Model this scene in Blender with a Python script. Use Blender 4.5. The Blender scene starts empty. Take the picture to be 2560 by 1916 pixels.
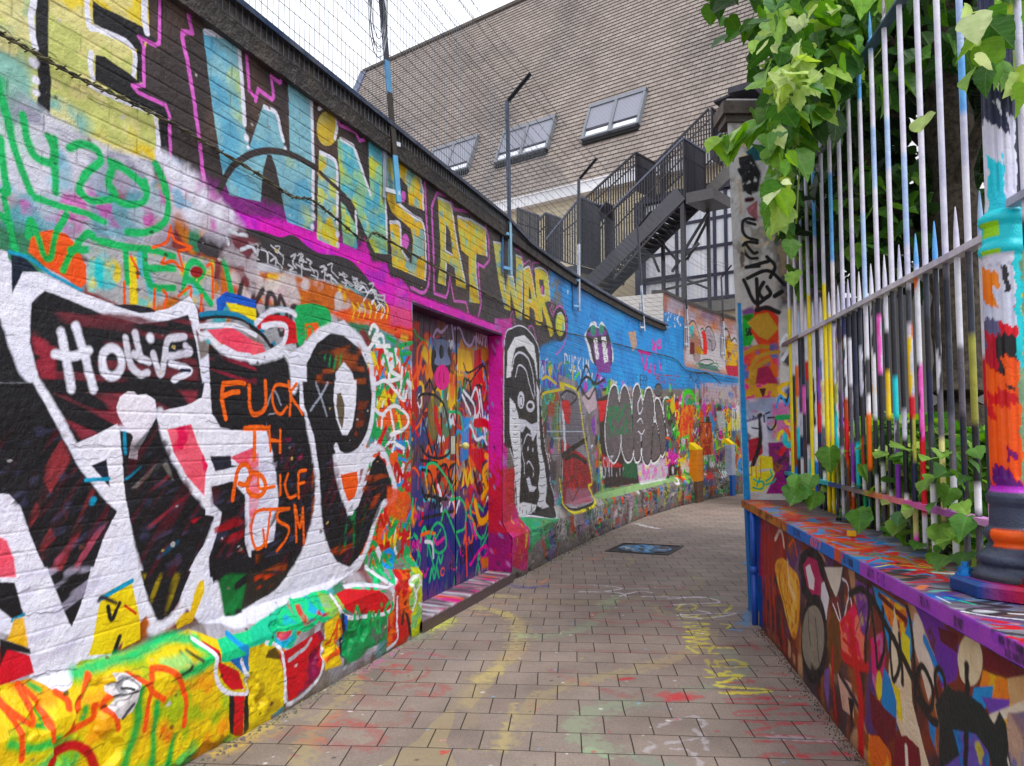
# A graffiti covered alley between a painted brick wall and a low painted wall with an iron railing.
import bpy, math, random
import numpy as np
from mathutils import Vector, Matrix

scene = bpy.context.scene
# ------------------------------------------------------------------ camera
F_PX, CXP, CYP, EYE = 1921.0, 1280.0, 958.0, 1.5
PITCH = math.atan(122 / 1921.0)
cam_data = bpy.data.cameras.new('camera')
cam = bpy.data.objects.new('camera', cam_data)
scene.collection.objects.link(cam)
cam.location = (0, 0, EYE)
cam.rotation_euler = (math.radians(90) + PITCH, 0, 0)
cam_data.sensor_width = 36.0
cam_data.lens = 36.0 * F_PX / 2560.0
cam_data.clip_start = 0.05
cam_data.clip_end = 500
scene.camera = cam
# ------------------------------------------------------------------ overcast daylight
SUN_EL, SUN_AZ = math.radians(58), math.radians(-150)
world = bpy.data.worlds.new("World")
scene.world = world
world.use_nodes = True
wn = world.node_tree.nodes; wl = world.node_tree.links
for n in list(wn): wn.remove(n)
wo = wn.new('ShaderNodeOutputWorld'); wb = wn.new('ShaderNodeBackground')
sky = wn.new('ShaderNodeTexSky'); sky.sky_type = 'NISHITA'; sky.sun_disc = False
sky.sun_elevation = SUN_EL; sky.sun_rotation = -SUN_AZ
sky.air_density = 1.0; sky.dust_density = 4.0
hs = wn.new('ShaderNodeHueSaturation'); hs.inputs['Saturation'].default_value = 0.12
hs.inputs['Value'].default_value = 1.0
mxw = wn.new('ShaderNodeMixRGB'); mxw.inputs[0].default_value = 0.8
mxw.inputs[2].default_value = (9.0, 9.3, 10.0, 1)      # the white overcast layer
wl.new(sky.outputs[0], hs.inputs['Color']); wl.new(hs.outputs[0], mxw.inputs[1])
wl.new(mxw.outputs[0], wb.inputs[0]); wl.new(wb.outputs[0], wo.inputs[0])
wb.inputs[1].default_value = 0.13
sd = bpy.data.lights.new('sun', 'SUN'); sd.energy = 1.5; sd.angle = math.radians(14); sd.color = (1, .97, .92)
sun = bpy.data.objects.new('sun', sd); scene.collection.objects.link(sun)
sun.rotation_euler = (math.radians(90) - SUN_EL, 0, SUN_AZ + math.radians(180))
sun.location = (0, 0, 30)
scene.view_settings.view_transform = 'Standard'; scene.view_settings.look = 'None'
scene.view_settings.exposure = 0.5; scene.view_settings.gamma = 1.0
scene.render.engine = 'CYCLES'
scene.cycles.use_denoising = True
scene.cycles.max_bounces = 6
# ------------------------------------------------------------------ geometry of the place (metres)
def ray(px, py):
    x = (px - CXP) / F_PX; y = -(py - CYP) / F_PX
    return (x, math.cos(PITCH) - y * math.sin(PITCH), math.sin(PITCH) + y * math.cos(PITCH))
A19 = math.radians(19.0)
WD = np.array([math.sin(A19), math.cos(A19)])
W0 = np.array([-.722, 5.68]) - 6.0 * WD
def _path():
    ctrl = [W0 - 2 * WD, W0, W0 + 3 * WD, W0 + 6 * WD, np.array([.161, 8.245]), np.array([.79, 10.0]), np.array([1.509, 11.76]),
            np.array([2.72, 14.4]), np.array([4.127, 16.82]), np.array([5.9, 19.2]), np.array([8.0, 21.6]), np.array([10.4, 24.0])]
    out = []
    for i in range(1, len(ctrl) - 2):
        p0, p1, p2, p3 = ctrl[i - 1:i + 3]
        for k in range(60):
            t = k / 60.0
            m1 = (p2 - p0) * np.linalg.norm(p2 - p1) / (np.linalg.norm(p2 - p0)); m2 = (p3 - p1) * np.linalg.norm(p2 - p1) / np.linalg.norm(p3 - p1)
            out.append((2*t**3-3*t**2+1)*p1 + (t**3-2*t**2+t)*m1 + (-2*t**3+3*t**2)*p2 + (t**3-t**2)*m2)
    out.append(ctrl[-2]); out = np.array(out)
    s = np.concatenate([[0], np.cumsum(np.linalg.norm(np.diff(out, axis=0), axis=1))])
    ss = np.arange(0, s[-1], 0.05)
    P = np.stack([np.interp(ss, s, out[:, 0]), np.interp(ss, s, out[:, 1])], 1)
    T = np.gradient(P, ss, axis=0); T /= np.linalg.norm(T, axis=1)[:, None]
    return ss, P, np.stack([-T[:, 1], T[:, 0]], 1)
PS, PP, PN = _path()          # arc length, outer plinth line, normal pointing INTO the wall
def wall_xy(u, off=0.0):
    u = np.asarray(u, float)
    x = np.interp(u, PS, PP[:, 0]); y = np.interp(u, PS, PP[:, 1])
    nx = np.interp(u, PS, PN[:, 0]); ny = np.interp(u, PS, PN[:, 1])
    return x + nx * off, y + ny * off, nx, ny
def prof(z):                  # how far the wall face stands behind the plinth line at height z
    return np.interp(z, [0, .44, .58, 9], [0, 0.0, .10, .10])
_ang = {}
def wall_hit(px, py, off=None):
    dx, dy, dz = ray(px, py)
    a = math.atan2(dx, dy); h = math.hypot(dx, dy)
    def at(o):
        k = round(o, 4)
        if k not in _ang:
            q = PP + PN * o; sel = PS > .3
            _ang[k] = (np.arctan2(q[sel, 0], q[sel, 1]), PS[sel], np.hypot(q[sel, 0], q[sel, 1]))
        an, s, r = _ang[k]
        return np.interp(a, an, s), EYE + dz / h * np.interp(a, an, r)
    if off is not None: return at(off)
    u, z = at(0.0)
    if z < .44: return u, z
    u2, z2 = at(.10)
    if z2 > .58: return u2, z2
    return at(.05)

# ------------------------------------------------------------------ spray paint engine: strokes and shapes laid on a wall grid
def lin(c):
    c = np.asarray(c, np.float32) / 255.0
    return np.where(c <= .04045, c / 12.92, ((c + .055) / 1.055) ** 2.4).astype(np.float32)
def vnoise(U, V, scale, seed, octv=3, sx=1.0):
    out = np.zeros((len(V), len(U)), np.float32); amp = 1.0; tot = 0
    for o in range(octv):
        rs = np.random.RandomState(seed * 7 + o); sc = scale / 2 ** o
        gu = (U - U[0]) / (sc * sx); gv = (V - V[0]) / sc
        nu = int(gu[-1]) + 3; nv = int(gv[-1]) + 3
        g = rs.rand(nv, nu).astype(np.float32)
        iu = gu.astype(int); fu = (gu - iu).astype(np.float32); fu = fu * fu * (3 - 2 * fu)
        iv = gv.astype(int); fv = (gv - iv).astype(np.float32); fv = (fv * fv * (3 - 2 * fv))[:, None]
        a = g[:, iu] * (1 - fu) + g[:, iu + 1] * fu
        out += amp * (a[iv] * (1 - fv) + a[iv + 1] * fv); tot += amp; amp *= .5
    return out / tot
def smooth_pts(P, n=6, closed=False):
    P = np.asarray(P, float)
    if len(P) < 3: return P
    Q = np.vstack([P[-1], P, P[0], P[1]]) if closed else np.vstack([2 * P[0] - P[1], P, 2 * P[-1] - P[-2]])
    out = []
    for i in range(1, len(Q) - 2):
        for k in range(n):
            t = k / n
            out.append(.5 * ((2*Q[i]) + (-Q[i-1]+Q[i+1])*t + (2*Q[i-1]-5*Q[i]+4*Q[i+1]-Q[i+2])*t*t + (-Q[i-1]+3*Q[i]-3*Q[i+1]+Q[i+2])*t**3))
    if not closed: out.append(Q[-2])
    return np.array(out)
class Canvas:
    def __init__(s, U, V, hit, base=(128, 128, 128), alpha=1.0, minsoft=.004):
        s.U = np.asarray(U, np.float32); s.V = np.asarray(V, np.float32); s.hit = hit; s.ms = minsoft
        s.C = np.empty((len(V), len(U), 3), np.float32); s.C[:] = lin(base)
        s.A = np.full((len(V), len(U)), alpha, np.float32)
        s.nz = vnoise(s.U, s.V, .03, 5, 2) - .5; s.nb = vnoise(s.U, s.V, .25, 9, 3) - .5
    def box(s, lo, hi):
        return (max(0, np.searchsorted(s.V, lo[1]) - 1), min(len(s.V), np.searchsorted(s.V, hi[1]) + 1),
                max(0, np.searchsorted(s.U, lo[0]) - 1), min(len(s.U), np.searchsorted(s.U, hi[0]) + 1))
    def blend(s, b, m, col, a=1.0):
        j0, j1, i0, i1 = b
        m = (m * a).astype(np.float32)[..., None]; c = lin(col)
        R = s.C[j0:j1, i0:i1]; R += (c - R) * m
        Q = s.A[j0:j1, i0:i1]; Q += (1 - Q) * m[..., 0]
    def segd(s, p, q, b):
        j0, j1, i0, i1 = b
        X = s.U[i0:i1][None, :]; Y = s.V[j0:j1][:, None]
        dx, dy = q[0] - p[0], q[1] - p[1]; L = dx * dx + dy * dy + 1e-12
        t = np.clip(((X - p[0]) * dx + (Y - p[1]) * dy) / L, 0, 1)
        return np.hypot(X - p[0] - t * dx, Y - p[1] - t * dy), t
    def stroke(s, P, w, col, soft=.15, a=1.0, w2=None, rough=.25):
        P = np.asarray(P, float); r = w / 2; r2 = r if w2 is None else w2 / 2; sf = max(s.ms, soft * w)
        pad = max(r, r2) + sf
        b = s.box(P.min(0) - pad, P.max(0) + pad)
        if b[0] >= b[1] or b[2] >= b[3]: return
        M = np.zeros((b[1] - b[0], b[3] - b[2]), np.float32); n = len(P) - 1
        for k in range(n):
            p, q = P[k], P[k + 1]
            lo = np.minimum(p, q) - pad; hi = np.maximum(p, q) + pad; c = s.box(lo, hi)
            if c[0] >= c[1] or c[2] >= c[3]: continue
            d, t = s.segd(p, q, c)
            rr = r + (r2 - r) * ((k + t) / n)
            m = np.clip((rr + sf / 2 - d - s.nz[c[0]:c[1], c[2]:c[3]] * rough * min(sf * 2, w)) / sf, 0, 1)
            v = M[c[0]-b[0]:c[1]-b[0], c[2]-b[2]:c[3]-b[2]]; np.maximum(v, m, out=v)
        s.blend(b, M, col, a)
    def mask(s, P, sf):
        P = np.asarray(P, float)
        b = s.box(P.min(0) - sf, P.max(0) + sf)
        if b[0] >= b[1] or b[2] >= b[3]: return None, None
        X = s.U[b[2]:b[3]]; Y = s.V[b[0]:b[1]]
        ins = np.zeros((len(Y), len(X)), bool); D = np.full(ins.shape, 9.0, np.float32)
        n = len(P)
        for k in range(n):
            p, q = P[k], P[(k + 1) % n]
            if p[1] != q[1]:
                rows = (Y > min(p[1], q[1])) & (Y <= max(p[1], q[1]))
                if rows.any():
                    xc = p[0] + (Y[rows] - p[1]) * (q[0] - p[0]) / (q[1] - p[1])
                    ins[rows] ^= X[None, :] < xc[:, None]
            c = s.box(np.minimum(p, q) - sf, np.maximum(p, q) + sf)
            if c[0] >= c[1] or c[2] >= c[3]: continue
            d, _ = s.segd(p, q, c)
            v = D[c[0]-b[0]:c[1]-b[0], c[2]-b[2]:c[3]-b[2]]; np.minimum(v, d, out=v)
        D = np.where(ins, D, -D) - s.nz[b[0]:b[1], b[2]:b[3]] * .5 * sf
        return b, np.clip(.5 + D / sf, 0, 1)
    def poly(s, P, col, soft=.006, a=1.0, patches=()):
        b, m = s.mask(P, max(soft, s.ms))
        if b is None: return
        s.blend(b, m, col, a)
        for (pc, sc, th, sd) in patches:
            j0, j1, i0, i1 = b
            n = vnoise(s.U[i0:i1], s.V[j0:j1], sc, sd, 3)
            s.blend(b, m * np.clip((n - th) * 9, 0, 1), pc, .85 * a)
    def streaks(s, P, col, sc, th, sd, ang=0.0, stretch=6, a=.9):
        b, m = s.mask(P, .02)
        if b is None: return
        j0, j1, i0, i1 = b
        U = s.U[i0:i1]; V = s.V[j0:j1]; rs = np.random.RandomState(sd)
        X = (U[None, :] * math.cos(ang) + V[:, None] * math.sin(ang)) / (sc * stretch); Y = (-U[None, :] * math.sin(ang) + V[:, None] * math.cos(ang)) / sc
        X -= X.min(); Y -= Y.min(); g = rs.rand(int(Y.max()) + 3, int(X.max()) + 3)
        ix = X.astype(int); iy = Y.astype(int); fx = X - ix; fy = Y - iy; fx = fx*fx*(3-2*fx); fy = fy*fy*(3-2*fy)
        n = (g[iy, ix]*(1-fx)+g[iy, ix+1]*fx)*(1-fy) + (g[iy+1, ix]*(1-fx)+g[iy+1, ix+1]*fx)*fy
        s.blend(b, m * np.clip((n - th) * 5, 0, 1), col, a)

class Pen:
    """draws on a canvas from points given as pixels of the photo's zoomed detail (ox, oy, zoom), turned into metres on the surface"""
    def __init__(s, cv, ox=0, oy=0, k=3.45, wm=1.0): s.cv, s.ox, s.oy, s.k, s.wm = cv, ox, oy, k, wm
    def pts(s, t):
        if isinstance(t, str):
            v = [tuple(float(a) for a in w.split(',')) for w in t.split()]
        else: v = t
        return [s.cv.hit(s.ox + x / s.k, s.oy + y / s.k) for x, y in v]
    def sc(s, t):
        v = t.split()[0].split(',') if isinstance(t, str) else t[0]
        x = s.ox + float(v[0]) / s.k; y = s.oy + float(v[1]) / s.k
        return s.cv.px(x, y)
    def S(s, t, w, col, soft=.15, a=1.0, sm=True, w2=None):
        P = s.pts(t); k = s.sc(t) / s.k * s.wm
        if sm: P = smooth_pts(P, 5)
        s.cv.stroke(P, w * k, col, soft, a, None if w2 is None else w2 * k)
    def G(s, t, col, soft=8, a=1.0, sm=False, patches=()):
        P = s.pts(t)
        if sm: P = smooth_pts(P, 5, True)
        s.cv.poly(P, col, soft * s.sc(t) / s.k, a, patches)
    def K(s, t, col, sc, th, sd, ang=0.0, stretch=6, a=.9): s.cv.streaks(s.pts(t), col, sc, th, sd, ang, stretch, a)
    def D(s, t, r, col, soft=.3, a=1.0):
        for w in t.split(): s.S(w + ' ' + w, 2 * r, col, soft, a, False)
    def E(s, cx, cy, rx, ry, col, soft=8, a=1.0, patches=()):
        s.G([(cx + rx * math.cos(i * .3927), cy + ry * math.sin(i * .3927)) for i in range(16)], col, soft, a, True, patches)
    def O(s, cx, cy, rx, ry, w, col, soft=.15, a=1.0):
        s.S([(cx + rx * math.cos(i * .3927), cy + ry * math.sin(i * .3927)) for i in range(17)], w, col, soft, a)

GLYPH = {'A':'0,0 .5,1 1,0|.2,.4 .8,.4','B':'0,0 0,1 .7,.95 .7,.6 0,.52 .8,.45 .8,.05 0,0','C':'.9,.85 .4,1 0,.6 .1,.15 .5,0 .9,.15','D':'0,0 0,1 .6,.9 .9,.5 .6,.1 0,0',
 'E':'.9,1 0,1 0,0 .9,0|0,.5 .7,.5','F':'.9,1 0,1 0,0|0,.5 .7,.5','G':'.9,.85 .4,1 0,.6 .1,.15 .6,0 .9,.4 .5,.42','H':'0,0 0,1|1,0 1,1|0,.5 1,.5','I':'.5,0 .5,1',
 'J':'.7,1 .7,.2 .3,0 0,.2','K':'0,0 0,1|.9,1 0,.45 .9,0','L':'0,1 0,0 .8,0','M':'0,0 .1,1 .5,.3 .9,1 1,0','N':'0,0 0,1 .9,0 .9,1','O':'.5,0 .05,.4 .2,.95 .8,.95 .95,.4 .5,0',
 'P':'0,0 0,1 .8,.9 .8,.55 0,.45','Q':'.5,0 .05,.4 .2,.95 .8,.95 .95,.4 .5,0|.5,.4 1,-.1','R':'0,0 0,1 .8,.9 .8,.55 0,.45 .9,0','S':'.9,.9 .4,1 .1,.75 .8,.35 .6,0 0,.1',
 'T':'0,1 1,1|.5,1 .5,0','U':'0,1 .05,.2 .5,0 .9,.2 .95,1','V':'0,1 .5,0 1,1','W':'0,1 .25,0 .5,.7 .75,0 1,1','X':'0,0 1,1|0,1 1,0','Y':'0,1 .5,.5 1,1|.5,.5 .5,0','Z':'0,1 1,1 0,0 1,0',
 '0':'.5,0 .05,.4 .2,.95 .8,.95 .95,.4 .5,0','2':'0,.8 .5,1 .9,.7 0,0 1,0','4':'.8,0 .8,1 0,.3 1,.3','6':'.8,1 .1,.5 .2,0 .8,.1 .7,.5 .1,.4','7':'0,1 1,1 .4,0','1':'.3,.8 .6,1 .6,0','.':'.4,0 .5,.03',
 '+':'.5,.1 .5,.8|.1,.45 .9,.45','-':'.1,.5 .9,.5','!':'.5,1 .5,.35|.5,.05 .5,0'}
def letters(cv, text, p0, p1, h0, w, col, soft=.15, a=1.0, h1=None, gap=.28, jit=.0, seed=1, smooth=True):
    """hand written text on the surface from metric point p0 to p1 (baseline), letter heights h0..h1 in metres"""
    rs = random.Random(seed); h1 = h0 if h1 is None else h1; p0 = np.array(p0, float); p1 = np.array(p1, float); n = len(text)
    e = (p1 - p0) / n
    for i, ch in enumerate(text):
        if ch == ' ': continue
        t = i / max(1, n - 1); h = h0 + (h1 - h0) * t; o = p0 + e * i + np.array([0, rs.uniform(-jit, jit) * h])
        for part in GLYPH.get(ch, '0,0 1,1').split('|'):
            P = [o + e * (1 - gap) * float(q.split(',')[0]) + np.array([0, h * float(q.split(',')[1])]) for q in part.split()]
            if len(P) > 2 and ch in 'BCDGJOPQRSU26' and smooth: P = smooth_pts(P, 4)
            cv.stroke(P, w, col, soft, a)
def scribble(cv, u0, u1, v0, v1, pal, n, size, w, seed, a=1.0, soft=.2, drips=.15, kinds='slob', zone=None):
    """loose tags: loops, zigzags, lines, blobs and letters"""
    rs = random.Random(seed)
    for _ in range(n):
        col = rs.choice(pal); x = rs.uniform(u0, u1); y = rs.uniform(v0, v1); z = size * rs.uniform(.35, 1.3); ww = w * rs.uniform(.5, 1.6)
        if zone is not None and not zone(x, y): continue
        k = rs.choice(kinds)
        if k == 'l':
            t = rs.uniform(0, math.pi); P = [(x - math.cos(t) * z, y - math.sin(t) * z), (x + rs.uniform(-.3, .3) * z, y + rs.uniform(-.3, .3) * z), (x + math.cos(t) * z, y + math.sin(t) * z)]; P = smooth_pts(P, 4)
        elif k == 's':
            m = rs.randint(3, 7); P = [(x + (i / m - .5) * 2 * z, y + (.6 if i % 2 else -.6) * z * rs.uniform(.4, 1)) for i in range(m + 1)]; P = smooth_pts(P, 4) if rs.random() < .6 else P
        elif k == 'o':
            rx, ry = z * rs.uniform(.3, .8), z * rs.uniform(.4, 1); t0 = rs.uniform(0, 6); P = [(x + rx * math.cos(t0 + i * .55), y + ry * math.sin(t0 + i * .55)) for i in range(rs.randint(6, 12))]
        elif k == 'b':
            m = 8; P = smooth_pts([(x + z * .8 * rs.uniform(.5, 1) * math.cos(i * .785), y + z * rs.uniform(.5, 1) * math.sin(i * .785)) for i in range(m)], 4, True)
            cv.poly(P, col, cv.ms * 2 + z * rs.uniform(.02, .3), a * rs.uniform(.7, 1)); continue
        elif k == 't':
            m = rs.randint(2, 5); letters(cv, ''.join(rs.choice('AEHIKLMNORSTUVWXZ') for _ in range(m)), (x, y), (x + m * z * .45, y + rs.uniform(-.1, .1) * z), z * .8, ww * .7, col, seed=rs.randint(0, 999)); continue
        cv.stroke(P, ww, col, soft, a)
        if rs.random() < drips:
            q = P[rs.randrange(len(P))]; cv.stroke([q, (q[0], q[1] - z * rs.uniform(.4, 1.2))], ww * .3, col, soft, a)
# ------------------------------------------------------------------ the left wall's paint
K=(20,19,24); DK=(56,48,49); W=(226,226,240); PK=(214,120,200); MG=(222,60,188); GN=(12,160,84); OR=(236,88,24); YL=(232,206,40)
SK=(62,152,226); RD=(205,28,40); MR=(104,50,58); PNK=(232,120,136); MINT=(20,205,135); TQ=(60,190,200); NV=(36,56,120); PU=(140,80,180)
GR=(150,150,158); YG=(196,200,120); YB=(150,188,186); GD=(232,190,70); BR=(110,84,60); WH=(238,238,244); CY=(20,150,190); LG=(130,160,110)
PAL = [K, K, W, WH, PK, MG, GN, OR, YL, SK, RD, TQ, NV, PU, GR, GD]
def _ucols():
    xs = np.linspace(-70, 1885, 1180); u = np.array([wall_hit(x, 1000, .10)[0] for x in xs])
    a = np.linspace(.45, u[0], 24)[:-1]; b = np.linspace(u[-1], u[-1] + 1.6, 16)[1:]
    return np.concatenate([a, u, b])
LU = _ucols()
LV = np.concatenate([np.arange(0, 3.52, .0042), np.linspace(3.522, 4.27, 64)])
cvL = Canvas(LU, LV, wall_hit, (120, 112, 110), 1.0, .0045)
cvL.px = lambda x, y: abs(wall_hit(x, y)[1] - wall_hit(x, y + 6)[1]) / 6
U_DOOR0 = wall_hit(1031, 800, .10)[0]; U_DOOR1 = wall_hit(1256, 850, .10)[0]; Z_DOOR = 2.50
U_COP = wall_hit(1660, 790, .10)[0]
def paint_left(c):
    C1, C2, C3, C4, C5, C6, C7, C8 = [Pen(c, ox, oy) for ox, oy in ((0,0),(0,480),(0,960),(0,1436),(640,0),(640,480),(640,960),(640,1436))]
    R2, R3 = Pen(c, 1280, 480, 3.45, 1.3), Pen(c, 1280, 960, 3.45, 1.35)
    N = Pen(c, 0, 0, 1.0); D = Pen(c, 0, 0, .864)
    Z5 = Pen(c, 1260, 600, 6.9); Z4 = Pen(c, 1540, 640, 6.9); Z6 = Pen(c, 1640, 980, 6.9)
    # --- grounds, large areas
    u0, u1 = LU[0], LU[-1]; uD = U_DOOR0
    scribble(c, u0, uD, 0, 2.6, [(150,150,160),(170,165,175),(120,60,60),(90,160,170),(200,120,60),(60,120,90),(180,180,190)], 500, .22, .09, 3, kinds='bl', drips=0)
    G = N.G
    G('-200,-400 1380,-400 1380,600 1400,760 1425,860 1290,1000 1240,850 1090,790 1030,750 1000,720 900,670 760,650 640,600 540,520 450,480 380,430 330,520 -200,300', DK, 10, patches=[((78,62,56),.5,.55,4)])
    C6.G('-250,160 0,220 250,240 500,340 720,440 900,480 940,400 1000,600 1130,620 1160,740 1260,760 1340,870 1700,1000 2110,1170 2200,1230 2200,1800 2040,1800 2040,1250 1340,930 1345,1300 1200,1100 1120,950 1050,860 970,760 850,620 700,560 540,545 380,435 300,385 210,425 0,360 -300,250', MG, 45, patches=[((180,70,190),.2,.55,7), ((235,110,205),.12,.6,8)])
    C6.G('-600,-100 -300,150 0,230 500,360 720,500 900,540 930,450 700,330 400,200 0,60 -500,-150', (170,60,170), 90, .45)
    # magenta jamb right of the door
    C7.G('2060,-560 2208,-560 2208,1560 2130,1500 2080,900', (205,70,165), 20, patches=[((200,60,70),.3,.5,5), ((180,120,190),.15,.55,6), ((120,150,210),.12,.66,16)])
    C7.G('2100,740 2240,720 2260,1240 2130,1240', (205,40,50), 40, .8)
    # --- the yellow green letter at the far left
    C1.G('-900,-900 1255,-600 1290,290 1190,640 1370,1000 1340,1400 900,1290 450,1050 0,760 -900,300', (190,194,126), 6, patches=[((126,178,176),.35,.5,11), ((226,200,92),.3,.52,12), ((214,206,150),.12,.5,13)])
    C1.G('310,-400 425,-400 410,450 440,700 435,1010 320,920 330,700 300,420', K, 14)
    C1.S('275,-400 285,0 262,150 280,330 300,410', 62, W); C1.D('290,545', 46, W); C1.D('305,690', 36, W); C1.D('315,800', 32, W)
    C1.G('785,-400 800,10 870,60 1225,225 1300,300 1360,360 1360,-400 1420,-400 1400,390 1250,360 1235,420 1262,730 1180,700 1185,430 1060,350 800,205', K, 8)
    C1.S('752,-300 755,195 830,250 1060,345 1150,430 1165,520 1150,655', 52, W); C1.S('1255,-300 1245,150 1270,280', 66, W, sm=False)
    C1.G('820,475 900,490 1120,640 1240,740 1300,830 1450,940 1440,1070 1390,1050 1330,980 820,690', K, 10)
    C1.S('785,460 775,560 800,680', 52, W); C1.S('770,740 950,830 1340,990', 34, W); C1.S('1345,1030 1362,1200 1362,1380', 46, W); C1.D('1370,1335', 38, W)
    C1.G('1390,1000 1450,1050 1460,1560 1395,1500', K, 8)
    C1.S('1390,-300 1375,370 1340,392 1200,320', 34, PK, sm=False); C1.S('1200,320 1240,400 1243,740 1140,740 1190,800 1430,910 1462,1000 1470,1560', 36, PK, sm=False)
    # --- big pink outline and the word in block letters
    C1.S('1770,1680 1700,1050 1630,600 1570,320 1580,275 1660,285 1625,130 1680,110 1900,180 2070,260 2110,330 2150,780 2208,850', 44, PK, .1, sm=False)
    C5.S('-5,870 20,770 135,860 152,830 130,660 200,715 215,700 190,545 330,590 480,710 520,800 640,890 700,980 720,1080 860,1140 890,1215 935,1210 920,1110 1000,1130 1300,1350 1450,1465 1455,1700', 38, PK, .1, sm=False)
    WP = [((190,205,120),.28,.55,21), ((110,170,200),.22,.56,22)]
    N.G('507,75 594,96 612,313 623,371 657,264 686,278 712,374 724,378 720,203 782,249 785,579 718,555 690,430 668,387 650,505 575,488 557,445 540,330', (138,182,196), 2, patches=WP)
    C5.G('95,1335 130,1340 170,1450 215,1680 40,1680 60,1480', DK, 5)
    N.S('514,80 594,98 604,200 612,310', 15, W, sm=False); N.D('616,345', 9, W); N.D('620,368', 6, W)
    N.S('660,268 690,284 702,330 708,352', 12, W); N.D('712,372', 7, W)
    N.S('724,208 752,220 778,252 783,420 783,520', 13, W, sm=False); N.D('784,542', 9, W); N.D('782,568', 8, W)
    N.S('545,480 575,425 615,392 660,378 710,382 760,402 815,440 860,488', 19, DK)
    C5.E(615,1110,92,150, (190,176,112), 6, patches=[((206,178,90),.1,.5,23)]); C5.S('540,940 600,920 660,960 695,1080 680,1200', 34, W)
    N.G('797,378 843,408 848,622 794,598', (214,192,90), 2, patches=[((120,180,200),.15,.5,24), ((200,205,110),.1,.5,25)]); N.S('800,382 838,404 843,470 844,560', 11, W); N.D('845,586', 8, W); N.D('846,612', 7, W)
    N.S('800,432 850,478', 12, DK)
    NP = [((206,208,90),.15,.5,26), ((100,180,210),.15,.52,27)]
    N.G('843,350 852,346 884,366 924,488 921,345 956,363 970,636 938,632 888,528 894,624 858,608', (150,196,160), 2, patches=NP)
    N.G('848,500 866,520 890,565 888,600 893,529 877,500 848,470', DK, 3); N.S('852,348 884,366 925,486', 11, W, sm=False); N.S('921,346 955,364 963,480 968,600', 10, W, sm=False); N.S('889,530 893,590', 9, W)
    SP = [((205,205,120),.15,.55,28), ((120,180,190),.12,.6,29)]
    N.G('966,388 1000,395 1046,430 1056,478 1057,526 1022,512 1018,466 1003,445 993,450 994,500 1030,540 1058,560 1064,702 982,666 974,554 1000,560 1004,622 1030,662 1033,600 1027,572 980,532 968,500', (232,192,78), 2, patches=SP)
    N.S('966,390 1000,397 1048,432 1057,480 1058,524', 9, W, sm=False); N.S('994,448 994,502 1032,540 1058,560 1065,640 1064,698', 9, W); N.S('976,556 1000,562 1004,622 1020,650', 9, W); N.E(1013,605,9,20, PK, 2)
    N.E(1008,492,6,14,PK,2)
    C6.S('1455,-150 1470,240 1490,520 1492,770 1445,870 1340,825', 30, PK); C6.S('1640,910 1540,872 1535,700 1515,130 1560,8 1665,40 1710,150 1830,170 1970,250 2005,400 2012,590 1960,650 1915,620 1922,720 1945,960 1922,1070', 30, PK, sm=False)
    C6.S('1640,910 1660,850 1672,735 1710,940 1815,955 1830,1040', 24, PK, sm=False)
    AP = [((232,200,80),.12,.5,31), ((130,180,180),.1,.62,32)]
    C6.G('1570,50 1690,110 1760,560 1812,838 1732,812 1715,650 1640,605 1640,810 1568,785 1592,600', (200,196,112), 5, patches=AP); C6.G('1636,285 1670,330 1695,540 1628,505', DK, 4)
    C6.S('1570,50 1680,100 1740,470 1808,790', 24, W, sm=False); C6.S('1632,290 1630,510 1690,545', 22, W, sm=False); C6.S('1640,620 1635,800', 20, W)
    C6.G('1735,215 1860,250 1980,320 1995,555 1890,535 1905,700 1932,962 1842,950 1838,560 1770,500', (232,196,72), 5, patches=[((200,205,110),.1,.5,33), ((120,185,190),.08,.66,34)])
    C6.S('1740,215 1860,245 1978,318 1990,550', 24, W, sm=False); C6.S('1895,545 1905,760 1925,900', 18, W)
    # third word
    Z5.S('180,150 270,190 310,250 345,425 430,350 455,370 490,610 500,390 640,400 770,500 790,800 835,1110 795,1200 850,1330 865,1240 950,1150 1030,1200 1065,1400 1060,1700', 30, PK, sm=False)
    Z5.S('0,1390 90,1445 115,1300 145,1230 190,1480 300,1540 325,1480 345,1580 430,1605 430,1495 490,1480 560,1720', 28, PK, sm=False)
    Z5.G('-190,30 -50,60 10,900 70,600 160,640 215,1000 205,265 300,290 325,400 315,1395 215,1340 110,880 105,1225 10,1190 -90,700', (200,198,116), 12, patches=[((232,204,80),.12,.48,35), ((120,175,200),.12,.6,36)])
    Z5.S('-185,35 -60,60 -20,500 20,900', 34, W, sm=False); Z5.S('75,610 160,640 215,985', 32, W, sm=False); Z5.S('205,265 300,300 325,420 318,1150 300,1300', 32, W, sm=False)
    Z5.G('335,520 440,480 490,640 640,1480 550,1460 520,1210 440,1150 435,1375 355,1345', (234,196,72), 8, patches=[((205,205,110),.1,.5,37)]); Z5.G('420,780 450,850 480,1010 425,1030', DK, 6)
    Z5.S('335,520 380,480 440,470 470,600 540,1000', 32, W); Z5.S('415,1030 465,1075', 28, W)
    Z5.G('530,500 640,500 745,600 795,860 795,1050 700,1080 870,1610 800,1680 650,1140 665,1420 600,1390 560,1000', (205,202,100), 8, patches=[((236,205,80),.1,.5,38)]); Z5.G('600,680 680,690 710,940 640,940', DK, 6); Z5.E(655,860,22,75,PK,6)
    Z5.S('530,500 640,485 745,580 775,800 795,1050', 30, W); Z5.S('635,950 700,965 705,880', 24, W); Z5.S('600,1400 612,1420', 20, W)
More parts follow.
